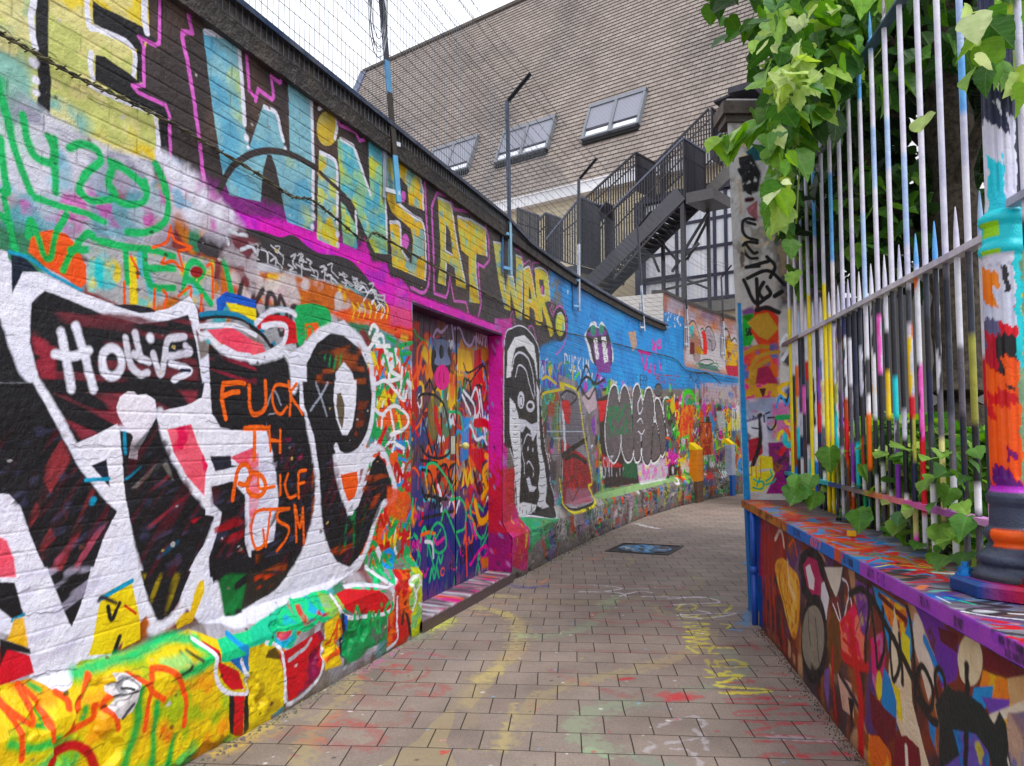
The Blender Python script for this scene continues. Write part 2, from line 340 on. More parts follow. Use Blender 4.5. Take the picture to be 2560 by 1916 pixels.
    Z5.E(970,1460,130,300,K,10); Z5.E(970,1460,82,205,(214,210,90),8, patches=[((90,180,170),.06,.55,39)]); Z5.S('930,1280 985,1260 1035,1360 1050,1560', 26, W); Z5.S('1000,1160 1075,1400 1075,1650 1010,1810', 26, PK)
    # --- oval of black paint with white squiggles
    C6.G('-500,420 -300,300 0,330 210,390 330,375 520,520 700,550 830,600 950,730 1050,850 1130,1020 1000,930 830,830 700,780 400,720 100,620 -400,560', (52,48,52), 12, sm=True)
    rs = random.Random(5)
    for i in range(46):
        t = rs.random(); x = -60 + 1150 * t; y = 420 + 430 * t ** 1.4 + rs.uniform(0, 190) * (1 - .35 * t)
        C6.S([(x, y), (x + 40, y + rs.uniform(-30, 40)), (x + rs.uniform(10, 60), y + 50), (x + rs.uniform(30, 100), y + rs.uniform(50, 120))], rs.uniform(10, 19), (196,196,204), .3, .9)
    # --- orange / yellow / red band between, and text in black
    C6.G('-300,650 100,700 400,740 700,800 830,850 1000,950 1130,1080 1340,1200 1350,1330 1200,1250 1000,1150 800,1110 640,1070 400,980 0,960 -300,900', (190,110,70), 40, patches=[((205,40,45),.25,.5,41), ((232,190,90),.12,.55,42), ((200,195,200),.15,.55,43)])
    C6.G('640,1040 800,1010 1000,1050 1150,980 1340,1020 1350,1240 1200,1230 1000,1130 780,1120', OR, 40, .85)
    C6.G('1150,960 1330,900 1340,1180 1150,1160', (215,120,180), 60, .55)
    letters(c, 'GKODQ', N.pts('598,790')[0], N.pts('752,862')[0], .20, .034, (26,22,24), .35, .95, gap=.2)
    for x in range(830, 1130, 48): C6.S([(x, 960), (x + 20, 1010), (x + 5, 1090)], 18, (238,205,90), .3)
    for x, y in ((930,850),(1000,880),(1040,950),(1080,1000)): C6.S([(x - 40, y), (x, y - 30), (x + 30, y + 30), (x, y + 90)], 15, W, .3)
    C6.G('340,1000 400,972 500,965 600,1000 640,1060 640,1140 560,1190 450,1240 380,1335 345,1190', (16,165,86), 6, sm=True); C6.O(460,1220,30,55,22,(16,165,86)); C6.G('420,1140 530,1130 550,1200 430,1280', OR, 20); C6.O(460,1215,28,55,20,GN)
    # --- turquoise, white cloud and green 'H20' tag at left
    C2.G('-300,-500 100,-400 700,-300 1300,-130 1500,100 1480,400 1000,420 300,330 -300,200', (108,160,176), 120, .8, patches=[((150,60,80),.2,.5,44), ((190,190,205),.25,.48,45), ((190,70,160),.12,.64,46)])
    C1.G('0,640 450,1000 900,1250 1340,1400 1300,1656 -200,1656 -200,800', (160,160,180), 60, .75, patches=[((20,175,100),.5,.52,47), ((220,220,232),.2,.5,48), ((90,170,190),.2,.6,149)])
    C2.G('1350,-350 1700,-150 2100,300 1900,450 1500,200', (196,190,205), 120, .9, patches=[((190,70,170),.15,.62,49), ((120,170,200),.1,.66,50)])
    C2.D('1620,-60 1500,-150 1750,60 1420,-260 1880,180 1650,200', 75, W, .8); C1.D('1620,1560 1500,1500', 90, W, .8); C2.D('1990,200 2030,340', 40, W, .5)
    g2 = (4,172,88)
    for t in ('-60,600 60,1000 130,1300 260,1656','200,1000 230,1180 300,1350 440,1400 470,1300 420,1180','470,1200 480,1656','600,1280 700,1240 830,1290 870,1390 760,1480 690,1600 700,1656','960,1400 1060,1450 1200,1560 1260,1650','980,1430 940,1560 970,1656','1340,1420 1400,1540 1420,1656','0,1200 20,1400 60,1656'): C1.S(t, 75, g2, .35, .95)
    for t in ('680,0 800,80 960,60 1000,20','980,-20 1020,80 1120,110 1230,90 1270,0 1250,-90','1430,-60 1450,150 1400,280 1250,350 1100,350','20,0 60,200 100,400 150,560 200,560','240,380 260,250 330,420 380,560 440,560 470,380 570,200','540,680 620,520 760,360 850,520 860,700','600,500 900,500','860,430 1100,480 1300,500 1500,560','1080,500 1100,780','1250,540 1270,720 1330,820 1500,830','1290,660 1500,660','1590,860 1610,680 1680,600 1760,680 1700,760 1620,760','1700,800 1820,960','1940,600 2000,880','2030,1000 2030,1030','300,50 500,120 720,180 900,260','0,200 80,280'): C2.S(t, 62, g2, .35, .95)
    C2.G('330,350 440,330 560,360 640,440 740,640 740,780 690,830 550,740 380,640 240,520 260,400', (236,86,26), 12, .92)
    for t in ('240,380 260,250 330,420 380,560 440,560 470,380 570,200','540,680 620,520 760,360 850,520 860,700','600,500 900,500'): C2.S(t, 62, g2, .35, .95)
    C2.G('760,430 1500,500 1850,600 1850,900 1720,1000 1500,900 1300,1000 1000,960 760,850', (166,168,172), 40, .9, patches=[((225,200,40),.15,.55,51), ((80,190,200),.1,.6,52)])
    C2.G('1110,560 1180,560 1190,960 1120,980', YL, 20, .9); C2.G('820,560 900,600 880,840 810,760', TQ, 25, .8)
    for t in ('860,430 1100,480 1300,500 1500,560','1080,500 1100,780','1250,540 1270,720 1330,820 1500,830','1290,660 1500,660','1590,860 1610,680 1680,600 1760,680 1700,760 1620,760','1700,800 1820,960','1940,600 2000,880'): C2.S(t, 62, g2, .35, .95)
    C2.E(1700,690,55,50,(140,40,45),14)
    for t in ('1470,300 1440,430 1320,480','1470,300 1510,420 1650,480 1540,510','1540,510 1580,680 1500,600 1400,620 1420,570','1070,780 1070,970','1340,840 1330,1010','1410,850 1440,900 1415,1020','1540,900 1650,820 1640,950','1740,890 1740,1040','1790,640 1830,640 1840,920','1130,560 1190,680 1190,740'): C2.S(t, 26, OR, .2)
    C2.G('1870,930 1950,860 2100,900 2208,940 2208,1010 2050,960 1960,960 1880,1100', (40,90,190), 10); C2.G('1950,950 2208,1010 2208,1120 2000,1040', YL, 12)
    C2.G('2030,300 2208,420 2208,860 2150,880 2000,640 1900,560', (120,60,70), 60, .7, patches=[((190,190,198),.1,.5,53)])
    for t in ('1980,330 2050,360 2130,380','2080,500 2170,470 2208,520','1970,450 1960,390'): C2.S(t, 34, (200,205,215), .4)
    # --- the big black and white piece
    N.G('-60,600 0,630 60,690 160,720 260,760 400,785 480,760 500,900 560,860 700,905 800,830 860,800 930,880 935,1050 900,1120 960,1120 1000,1230 930,1330 900,1420 820,1480 640,1560 520,1560 430,1470 300,1640 180,1740 100,1700 60,1600 -60,1560', (224,224,240), 8)
    C2.G('-300,860 90,870 130,900 -10,1050 60,1300 160,1560 240,1656 -300,1656', K, 30)
    C2.G('0,500 60,520 90,880 190,690 330,690 700,870 1000,980 1200,1050 1450,1010 1640,900 1700,1010 1730,1250 1600,1060 1200,1130 900,1060 600,930 380,850 270,960 240,1200 300,1450 350,1656 250,1656 150,1400 60,1150 -200,900', W, 10)
    C2.G('90,500 200,560 330,690 190,690 100,880', (14,26,44), 12); C2.S('80,520 240,570 420,700 700,850', 30, CY, .4); C2.G('960,975 1150,970 1300,1000 1350,1035 1200,1048', (30,28,36), 8)
    C2.G('260,960 380,850 600,935 900,1065 1200,1135 1450,1110 1620,1060 1690,1300 1750,1680 350,1680 250,1300', K, 16); C3.G('330,-10 1765,-10 1740,120 1600,190 1400,245 1345,250 1000,350 850,430 650,520 500,250', K, 14)
    C2.K('300,1000 1650,1100 1720,1656 350,1656 260,1300', MR, .03, .5, 61, 0, 7); C2.K('270,1250 480,1200 480,1656 330,1656', (150,66,76), .03, .45, 62, 0, 4)
    C3.K('400,100 1700,60 1700,170 700,480 560,300', (140,66,76), .03, .5, 63, -.35, 7)
    for t in ('520,1210 560,1420 610,1700','650,1160 720,1400 800,1700','470,1400 620,1420 760,1370'): C2.S(t, 84, W, .3)
    C2.O(960,1470,85,125,76,W,.3)
    for t in ('1075,1260 1120,1480 1200,1570 1270,1560','1160,1220 1210,1440','1150,1400 1280,1470','1320,1400 1370,1560 1400,1540 1440,1300 1500,1260 1590,1250','1450,1420 1560,1400 1640,1380 1600,1330'): C2.S(t, 66, (208,206,220), .3)
    C2.D('1295,1262', 42, W); C2.S('1470,1480 1640,1540 1500,1620', 60, W, .3); C2.D('1500,1350', 36, (20,28,44)); C2.S('1560,1540 1640,1540', 30, (30,36,60))
    C3.G('1000,200 1030,115 1100,68 1150,70 1185,98 1260,88 1335,140 1348,240 1300,380 1215,470 1190,560 1180,650 1105,640 1145,450 1060,350 1010,260', (232,226,238), 12)
    C3.G('-200,-10 290,-10 480,350 700,750 950,1050 1010,1100 900,1320 780,1670 410,1670 330,1480 260,1300 180,1060 80,955 -200,940', K, 20)
    C3.K('200,200 480,380 640,700 920,1060 900,1300 780,1656 420,1656 260,1200 300,700', (140,66,70), .03, .52, 64, 1.0, 9); C3.K('450,1500 1000,1150 800,1656 500,1656', (160,84,100), .03, .4, 65, .9, 9)
    C3.G('300,700 560,1150 600,1360 440,1540 330,1480 480,1330 200,800', K, 20, .9)
    C3.G('-100,950 80,955 180,1065 260,1300 330,1480 420,1670 130,1670 120,1500 60,1350 -100,1270', (228,226,240), 10); C3.G('-100,1270 60,1350 120,1500 150,1670 -100,1670', (232,120,134), 20)
    C3.S('320,-10 480,250 620,500 740,720 900,950 1060,1090', 72, W, .42, sm=False)
    C3.G('650,520 850,430 1010,345 1045,620 1090,1060 960,1060 880,930 760,720', (230,228,240), 8); C3.G('790,705 920,650 950,900 870,800', (28,30,46), 10); C3.S('740,830 940,820', 34, CY, .3)
    C3.G('1030,400 1130,430 1200,560 1350,290 1420,470 1520,650 1620,830 1770,1080 1770,1130 1850,1140 1820,1290 1700,1480 1600,1670 1210,1670 1140,1300 1080,960', K, 10)
    C3.K('1100,900 1400,700 1500,850 1600,1000 1300,1250 1160,1200', (168,72,78), .035, .38, 66, .5, 8); C3.K('1650,1180 1770,1150 1760,1330', (190,60,70), .03, .3, 67, .6, 5); C3.G('1340,700 1430,640 1500,830 1480,830 1400,700 1180,900 1130,900', (120,116,112), 16, .7)
    C3.S('1070,420 1080,600', 34, CY, .4, .8); C3.S('1090,820 1220,720', 26, CY, .4, .7); C3.S('1360,1500 1540,1360', 40, (16,80,110), .4, .7); C3.D('800,1010', 36, (20,150,190))
    C3.G('1105,640 1130,500 1200,500 1180,650', (230,226,238), 10)
    C3.S('1035,1060 1110,1300 1160,1500 1230,1720', 76, W, .42); C3.G('1010,1090 1100,1080 1060,1290 960,1530 900,1670 780,1670 900,1310', (228,226,240), 12)
    C4.G('150,-60 410,-60 480,150 600,440 620,440 720,200 780,-60 900,-60 850,210 800,560 720,730 660,850 620,960 540,1010 470,1000 400,930 320,850 280,700 230,400 200,150', (226,226,240), 12)
    C4.G('410,-30 780,-30 720,200 612,450 590,420 480,150', K, 12); C4.G('-200,60 130,70 200,340 110,390 0,300 -200,200', K, 14); C4.S('110,400 200,350', 34, CY)
    C4.G('120,390 205,370 240,640 60,570', (232,180,60), 20, .9); C4.G('50,640 250,700 290,850 0,960 -200,960 -200,560', (205,26,44), 14); C4.G('0,560 80,580 250,640 260,690 60,650 0,800', K, 14)
    C4.G('870,180 1130,40 1150,140 1210,400 1210,560 1120,660 1060,580 1030,700 760,700 800,560', YL, 12, patches=[((232,150,40),.2,.55,68)]); C4.S('870,210 1140,55', 46, CY, .15); C4.S('930,280 960,390 1030,250', 44, K, .3); C4.S('1030,540 1060,690', 50, K, .3); C4.S('1080,270 1170,340', 22, RD)
    C4.S('850,230 880,200 1000,250', 40, (40,30,40), .6)
    C4.G('1210,-30 1650,-30 1560,200 1480,350 1380,450 1310,380', K, 12); C4.K('1230,0 1640,0 1480,340 1380,440', (150,130,30), .03, .5, 69, 1.1, 7)
    C4.G('1490,350 1640,330 1700,60 1760,50 1760,160 1660,410 1530,470', (228,190,40), 12, .9)
    C3.S('1380,240 1430,480 1560,740 1740,1000 1860,1110 1880,1150 1800,1350 1700,1680', 76, W, .42); C4.S('1730,-40 1560,300 1420,440 1310,480', 90, W, .42); C4.S('1160,-30 1220,150 1330,420 1400,440', 70, W, .42)
    C3.G('1355,240 1600,190 1740,120 1770,0 1870,0 1850,330 1930,400 2208,380 2208,520 2000,600 1810,640 1850,760 2010,740 2020,830 1830,850 1800,1060 1740,1020 1560,760 1400,450', (230,228,240), 10)
    C3.G('1440,395 1645,350 1700,500 1790,700 1770,780 1760,970 1600,780 1500,600', (232,124,138), 12, patches=[((214,70,100),.1,.6,70)])
    C3.S('740,1000 1000,350', 1, W, .3, 0); C3.G('1000,200 1030,115 1100,68 1150,70 1185,98 1260,88 1335,140 1348,240 1300,380 1215,470 1190,560 1180,650 1105,640 1145,450 1060,350 1010,260', (232,226,238), 12)
    # second letter
    C2.G('1800,1310 1860,1340 2000,1420 2400,1480 2400,1700 1810,1700', K, 14); C6.G('-60,1500 150,1420 240,1370 290,1450 320,1700 -60,1700', K, 14)
    C3.G('1810,-10 2300,-10 2300,400 2000,400 1900,375 1825,250', K, 14); C7.G('-60,-10 380,-10 380,240 120,260 60,300 -60,330', K, 14)
    C3.G('1810,625 1990,620 1995,700 2060,710 1850,755', (30,30,44), 12); C3.G('1820,890 2000,840 2110,960 2110,1350 2150,1490 2260,1560 2260,1670 1810,1670 1800,1500 1900,1200 1910,1110 1840,1040', K, 12)
    C3.K('1850,1200 2100,1000 2100,1450 1850,1400', (150,56,60), .03, .5, 71, .1, 6); C2.K('1800,1400 2208,1480 2208,1656 1810,1656', (150,60,74), .025, .55, 72, -.15, 9)
    C7.G('80,270 380,220 420,250 500,560 530,900 495,1150 470,1300 400,1480 300,1640 -40,1680 -40,1440 150,1350 200,1000 150,640 100,420', K, 16); C7.K('220,400 400,400 400,760 220,760', (150,60,90), .04, .48, 73, .2, 3); C7.K('450,250 550,900 480,1300 440,800', (160,80,30), .04, .55, 74, 1.4, 5); C7.K('0,1480 300,1400 250,1656 0,1656', (150,70,30), .04, .55, 75, .2, 5)
    C3.G('1985,630 2208,540 2208,700 2050,690', PNK, 12); C7.G('-60,620 20,600 30,1000 -60,1300', (236,140,150), 16)
    C4.G('1820,-20 2260,-20 2260,290 2080,365 1980,375 1880,300', K, 12); C4.K('1880,0 2208,0 2208,300 1900,330', (20,110,50), .04, .45, 76, .3, 3); C4.S('1930,340 2060,180 2000,320', 80, (10,130,60), .5, .8)
    C8.G('-60,-30 330,-30 150,160 0,280 -60,300', (40,34,30), 16); C8.K('-20,0 280,0 0,240', (190,60,20), .03, .5, 77, .2, 3)
    C4.S('1860,100 1900,330 2010,420 2100,420 2260,330', 76, W, .42); C8.S('-40,350 60,290 160,180 330,-20', 80, W, .3); C7.S('290,1670 400,1490 480,1260 520,1080 530,900 505,640 450,330 395,-10', 74, W, .42)
    C6.S('330,1690 310,1500 250,1380 200,1400 60,1440 -40,1450', 70, W, .42); C2.S('1740,1250 1800,1240 1880,1330 2000,1400 2208,1440', 70, W, .42); C2.G('1780,1190 2000,1170 2208,1300 2208,1400 2050,1380 1880,1290', (232,110,126), 12); C2.S('1720,1160 1850,1150 2050,1160 2208,1240', 46, W, .25); C2.S('1730,1090 1850,1065 2050,1080 2208,1160', 56, K, .15); C2.S('1730,1060 1850,1045 2050,1060 2208,1150', 44, (10,120,160), .15)
    C6.S('-40,1150 60,1230 140,1330', 60, K, .15); C6.S('-40,1120 50,1190 160,1310', 36, (16,130,165), .15); C6.G('0,1120 100,1060 250,1070 340,1130 360,1300 250,1320 240,1180 100,1150 20,1190', RD, 8); C6.S('0,1130 120,1030 260,1020 340,1060', 50, W, .4); C6.S('60,1160 180,1140 260,1170 240,1300 140,1380 0,1420', 54, W, .25); C6.G('60,1210 180,1160 200,1250 130,1310', (150,150,156), 14); C6.G('-40,1280 60,1320 90,1380 -40,1410', (236,124,134), 12)
    # narrow strip between the big piece and the door
    scribble(c, *sorted((N.pts('930,900')[0][0], U_DOOR0 - .02)), .55, 2.1, [GN, GN, OR, OR, RD, W, YL, (190,60,60), SK, GN], 170, .12, .035, 77, kinds='lso')
    # third letter
    C6.G('440,1690 440,1480 520,1310 640,1220 760,1240 890,1350 960,1500 1000,1690', K, 14); C7.G('400,-20 1000,-20 995,250 950,450 870,590 760,645 690,600 690,710 760,1030 790,1100 880,1060 950,850 1000,680 1050,610 1110,680 1165,850 1175,960 1090,1010 1020,1150 960,1350 880,1500 800,1580 700,1540 600,1380 550,1150 550,800 500,450 420,200', K, 12)
    C6.K('520,1400 900,1300 950,1656 520,1656', (150,70,30), .04, .52, 78, .1, 4); C6.K('550,1400 800,1400 700,1600', (10,150,80), .03, .6, 79, 1.3, 5); C7.K('880,150 970,150 900,500 840,540', (120,50,26), .03, .45, 80, .1, 5); C7.K('900,700 1150,800 1000,1100 600,1450 820,1500', (150,60,26), .03, .5, 81, .15, 6); C7.K('820,1100 960,1050 860,1500 700,1450', (10,120,60), .035, .55, 82, 1.5, 5)
    C6.G('690,1690 690,1560 760,1465 830,1560 865,1690', W, 14); C7.G('680,-30 865,-30 860,180 830,370 785,440 740,440 695,300 670,150', (230,230,242), 12); C7.G('700,90 735,75 765,180 755,330 740,390 715,320 695,200', (96,84,66), 10)
    C7.G('680,530 700,600 760,645 870,590 960,500 930,600 880,740 740,765 690,740', (230,228,240), 10); C7.G('728,785 868,755 882,850 850,975 800,1020 755,930', (236,90,28), 10); C7.G('770,1040 880,1040 830,1130 790,1140', W, 12)
    C6.S('330,1700 370,1480 450,1320 560,1210 700,1160 830,1210 930,1330 990,1480 1010,1700', 82, W, .42)
    C7.S('1020,-30 1010,200 980,400 900,560 800,630 720,610 690,545', 60, W, .2); C7.S('680,640 700,780 760,990 810,1060 860,1030 910,850 960,680 1040,555 1110,600 1170,780 1205,940 1170,1010 1090,1040 1030,1160 975,1360 900,1530 820,1605 720,1590 640,1500 575,1320 545,1110 530,900', 66, W, .42)
    C7.S('470,230 560,100 620,-10', 24, (190,195,215), .5, .6); C7.S('515,-10 560,120 610,280', 24, (190,195,215), .5, .6); C7.S('90,200 160,60 220,180', 22, (190,195,215), .5, .5)
    for pn, t, sd in ((C3,'-200,100 480,350 700,750 950,1050 900,1320 600,1500 260,1300 180,1060 -200,940',301),(C3,'1100,430 1350,320 1500,640 1770,1080 1700,1480 1600,1670 1210,1670 1100,1000',302),(C7,'100,420 480,560 530,900 470,1300 200,1650 -40,1640 200,1000',304),(C7,'560,560 700,700 760,1060 1000,800 1150,900 960,1350 800,1580 600,1380',305),(C3,'1820,890 2110,960 2150,1490 1800,1500',306)):
        pn.K(t, (70,70,100), .02, .66, sd, .25, 3, .4); pn.K(t, (90,30,42), .03, .60, sd + 20, .9, 8, .5); pn.K(t, (10,10,14), .03, .58, sd + 40, .7, 6, .8)
    for pn, t, sd in ((C4,'150,-60 900,-60 850,210 660,850 400,930 230,400',311),(C7,'-60,620 180,600 140,1380 -60,1430',312)): pn.K(t, (196,190,214), .03, .5, sd, .3, 3, .5)
    # orange words
    for pn, ts, w in ((C3, ['1925,10 1915,130 1945,300','1925,0 2060,-10 2110,0','1930,105 2000,75 2060,70','2150,20 2155,200 2200,265 2290,200 2290,-20','2110,385 2310,385','2195,390 2190,650','2005,1000 2050,740 2130,700 2160,800 2110,870 2060,860','2170,760 2260,800 2290,900 2230,970 2140,930 2140,820'], 46),
                      (C7, ['290,20 180,10 145,110 170,230 220,260 270,200','-60,370 60,370','285,-20 300,130 292,270','350,0 300,90 360,190 400,262','118,370 122,580','212,400 205,590','120,485 212,495','20,780 30,900 160,885','208,790 210,960','275,780 250,880 290,980 345,960','430,745 370,765 365,870 370,980','365,865 415,850','70,1080 -10,1120 -40,1290 0,1420 70,1380 60,1260','80,1085 250,1078','125,1110 85,1400','290,1075 200,1100 190,1180 280,1240 260,1340 180,1440','335,1050 345,1200 350,1360','340,1060 380,1240 405,1070','405,1070 415,1380'], 30)):
        for t in ts: pn.S(t, w, (236,104,40), .15)
    # --- plinth: yellow, green, red
    C4.G('-300,980 0,960 250,900 400,940 480,1010 560,1020 640,950 760,760 1000,720 1300,640 1700,480 1860,560 2300,440 2300,1800 -300,1900', (228,196,40), 20, patches=[((60,190,110),.22,.56,90), ((236,150,40),.2,.6,91), ((150,180,60),.15,.6,92)])
    for t, w, cl in (('1060,1656 1180,1300 1200,1000',120,GN),('1300,1656 1330,1300 1360,1100',80,GN),('1440,1656 1500,1400',80,GN),('700,860 1000,760 1250,680 1500,560 1700,560',110,(60,190,120)),('1480,860 1700,820 1780,700 1700,600',120,(30,200,120)),('1550,670 1580,800 1550,880',34,K),('1600,660 1680,740',36,K),('1400,780 1560,730',120,(150,205,130)),('0,1450 300,1500 500,1420',60,(60,190,100)),('150,1250 320,1300 300,1150',60,GN),('700,1150 780,1200 760,1250',70,GN),('330,960 380,1000',60,GN)): C4.S(t, w, cl, .6, .9)
    for t, w in (('30,1050 90,1180 200,1280 250,1240 230,960',60),('240,960 300,1050 350,1230 455,1430',52),('30,1080 90,1300 190,1600',56),('790,870 720,980 650,1110 600,1380',60),('600,1380 720,1320 850,1240 850,1150 790,1130',60),('1250,880 1290,810 1400,820 1560,930 1600,1100 1580,1300',56),('1250,870 1300,990 1410,1080',52),('1090,860 1220,960 1290,1080 1240,1340',50),('930,1030 920,1130 990,1220 1020,1330',60),('490,1020 550,1080 530,1150',60)): C4.S(t, w, (236,84,28), .3)
    C4.S('430,1700 480,1580 660,1480 800,1550 870,1700', 90, (190,24,30), .3); C4.D('1400,1340 1450,1400', 50, (228,120,40), .8)
    C4.G('970,850 1080,850 1150,930 1200,1010 1190,1080 1140,1180 1050,1250 1010,1240 960,1150 950,1060 880,1010 900,960 980,920', (208,204,206), 4); C4.E(1050,970,75,100,(140,140,146),8); C4.E(1065,975,48,66,(236,236,240),5); C4.S('1010,980 1040,975 1070,985', 26, K); C4.S('1060,1240 1150,1120', 34, (80,80,88)); C4.S('1020,1060 1190,1010', 18, K)
    C4.G('1860,560 2300,430 2300,740 2050,750 1900,760', (30,200,135), 14); C8.G('-60,460 200,300 560,150 640,160 650,330 560,420 420,440 300,640 -60,640', (60,190,150), 20, patches=[((60,170,225),.12,.55,93), ((210,60,70),.1,.6,94)])
    C4.S('1960,520 2010,610 2130,650 2150,740', 60, (20,150,215), .2); C4.G('1980,740 2150,690 2150,830 2100,860', (20,110,190), 10)
    C4.G('1740,560 1830,650 1900,760 2060,840 2110,990 2000,1000 1930,930 1880,800', (200,24,36), 8); C4.S('1690,560 1790,690 1860,840 1900,970 2000,1035 2120,1030 2140,930 2080,740', 44, W, .2); C4.G('2020,1050 2110,1050 2090,1400 2010,1390', (200,26,36), 6); C4.G('1975,1040 2022,1050 2012,1390 1980,1370', K, 6); C4.G('2110,1050 2155,1040 2145,1330 2095,1390', K, 6)
    C8.G('60,600 170,590 220,760 250,930 240,1130 0,1320 -60,1320 -60,640', (222,196,30), 14, patches=[((180,150,30),.06,.6,95)])
    C8.G('170,700 300,640 560,480 600,600 570,840 450,970 280,1100 240,900 220,760', (196,24,36), 8, patches=[((120,40,80),.12,.55,96)]); C8.S('90,590 200,620 235,740 250,900 262,1120 460,990 560,850 590,620 620,400', 38, W, .2); C8.S('280,740 420,640 480,560', 40, (190,190,200), .3); C8.G('100,660 180,620 210,740 80,720', (90,70,20), 14)
    for t in ('120,600 170,400 250,320 300,400 400,470','170,470 330,430','340,230 360,470','350,240 450,230 400,330 470,380 440,470 370,460','620,160 500,200 520,290 620,320 600,390 540,380','720,190 620,250 690,310 640,360','760,280 765,290','800,260 840,120 870,110 940,260','820,200 920,190','930,90 1010,190 1040,20','1060,140 1065,150','1100,-20 1140,80 1170,-30','1220,-60 1200,70','1280,-40 1300,40'): C8.S(t, 46, (10,205,130), .2)
    C8.G('560,150 650,180 700,180 760,290 740,330 640,380 600,340', (200,190,80), 20, .5); C8.G('690,170 780,125 1000,135 1130,190 1180,300 1100,340 850,345 760,290', (205,30,38), 8); C8.S('650,180 740,330 860,378 1130,330 1185,240 1100,120 900,90 780,110', 36, W, .2)
    C8.G('600,420 720,340 740,780 590,830', (232,196,36), 12); C8.S('720,400 640,580 625,600', 40, OR); C8.S('610,740 690,680 815,640', 50, OR, .4); C8.S('700,450 690,690', 40, OR, .3); C8.G('735,330 770,340 790,740 760,760', (20,24,40), 6); C8.G('765,345 790,360 800,700 780,740', (40,90,190), 6)
    C8.G('790,400 1130,360 1130,560 980,640 900,720 760,800', (20,140,76), 14, patches=[((90,90,90),.12,.55,97), ((150,60,140),.12,.66,98)])
    for t in ('830,580 870,280 930,560','850,460 920,450','970,500 980,330 1020,450 1060,320 1070,500','1010,330 1050,500','1080,260 1082,270','1150,240 1110,310 1150,360 1180,250'): C8.S(t, 36, (12,165,84), .2)
    C8.G('1190,-40 1350,-40 1330,520 1290,600 1130,640 1140,360 1190,300', (196,34,36), 14, patches=[((230,110,40),.08,.55,99)]); C8.S('1000,-60 1130,110 1195,130 1200,0', 44, W, .25); C8.S('1220,200 1215,420 1220,560 1130,650', 30, W, .2); C8.S('1250,160 1260,300 1330,400', 60, OR, .4); C8.S('1240,0 1210,120', 60, (210,30,40), .4)
    C8.S('1260,420 1290,240', 50, (50,30,30), .4); C8.S('1300,330 1340,520', 50, K, .3)
    C8.G('1330,-60 1540,-60 1590,560 1350,540 1320,200', (196,206,60), 14, patches=[((120,190,130),.1,.5,100), ((160,150,40),.06,.6,101)])
    for t in ('1350,80 1380,200 1350,320','1370,180 1420,80 1450,150','1440,60 1480,140 1440,220','1410,250 1500,330','1350,60 1350,10 1420,60'): C8.S(t, 30, (222,226,226), .3)
    C8.S('1330,150 1260,260 1340,330', 44, OR, .4)
    C7.G('1130,880 1330,960 1290,1200 1120,1130', OR, 30, .8); C7.S('1380,950 1440,1200 1440,1400', 60, YL, .3, .9); C7.S('1340,1000 1390,1300 1380,1500', 50, OR, .4, .9); C7.S('1400,900 1450,1300', 24, K, .3)
    for t in ('980,1220 1010,1150 1050,1190 1010,1280 1060,1300','970,1360 1080,1230 1120,1420','1040,1330 1150,1330','1130,1380 1150,1650','1150,1400 1220,1450 1160,1540 1240,1600 1130,1640','1260,1520 1250,1656'): C6.S(t, 40, WH, .2)
    for t in ('1040,0 1130,-20 1270,140 1300,60','1080,380 1100,260 1200,190 1310,280 1290,380 1160,440','1160,230 1200,460 1180,580','1250,30 1230,90','1210,520 1280,560'): C7.S(t, 36, WH, .2)
    for t in ('1180,1350 1200,1500','1230,1330 1340,1300','1240,1330 1260,1470','1240,1400 1330,1390','1110,1420 1140,1540','1130,1250 1200,1300'): C6.S(t, 40, GN, .25)
    paint_left2(c, C6, C7, R2, R3, N, Z4, Z5, Z6)

def weather(c, u0, u1, v0, v1, n, seed, col=(34,30,30)):
    rs = random.Random(seed)
    for _ in range(n):      # fine cracks in the paint skin, mostly along the courses
        x = rs.uniform(u0, u1); y = rs.uniform(v0, v1); P = [(x, y)]; d = rs.choice((-1, 1))
        for _ in range(rs.randint(4, 14)): x += d * rs.uniform(.008, .03); y += rs.uniform(-.009, .009); P.append((x, y))
        c.stroke(P, rs.uniform(.002, .005), col, .5, rs.uniform(.35, .85))
    for _ in range(n // 2):      # chips where older colours show
        x = rs.uniform(u0, u1); y = rs.uniform(v0, v1); z = rs.uniform(.004, .016)
        c.poly([(x + z * rs.uniform(.5, 1.6) * math.cos(k), y + z * rs.uniform(.4, 1) * math.sin(k)) for k in (0, .9, 1.8, 2.8, 3.8, 5)], rs.choice([(40,36,38),(190,186,190),(120,110,104),(90,60,50),(200,180,120)]), .005, .8)

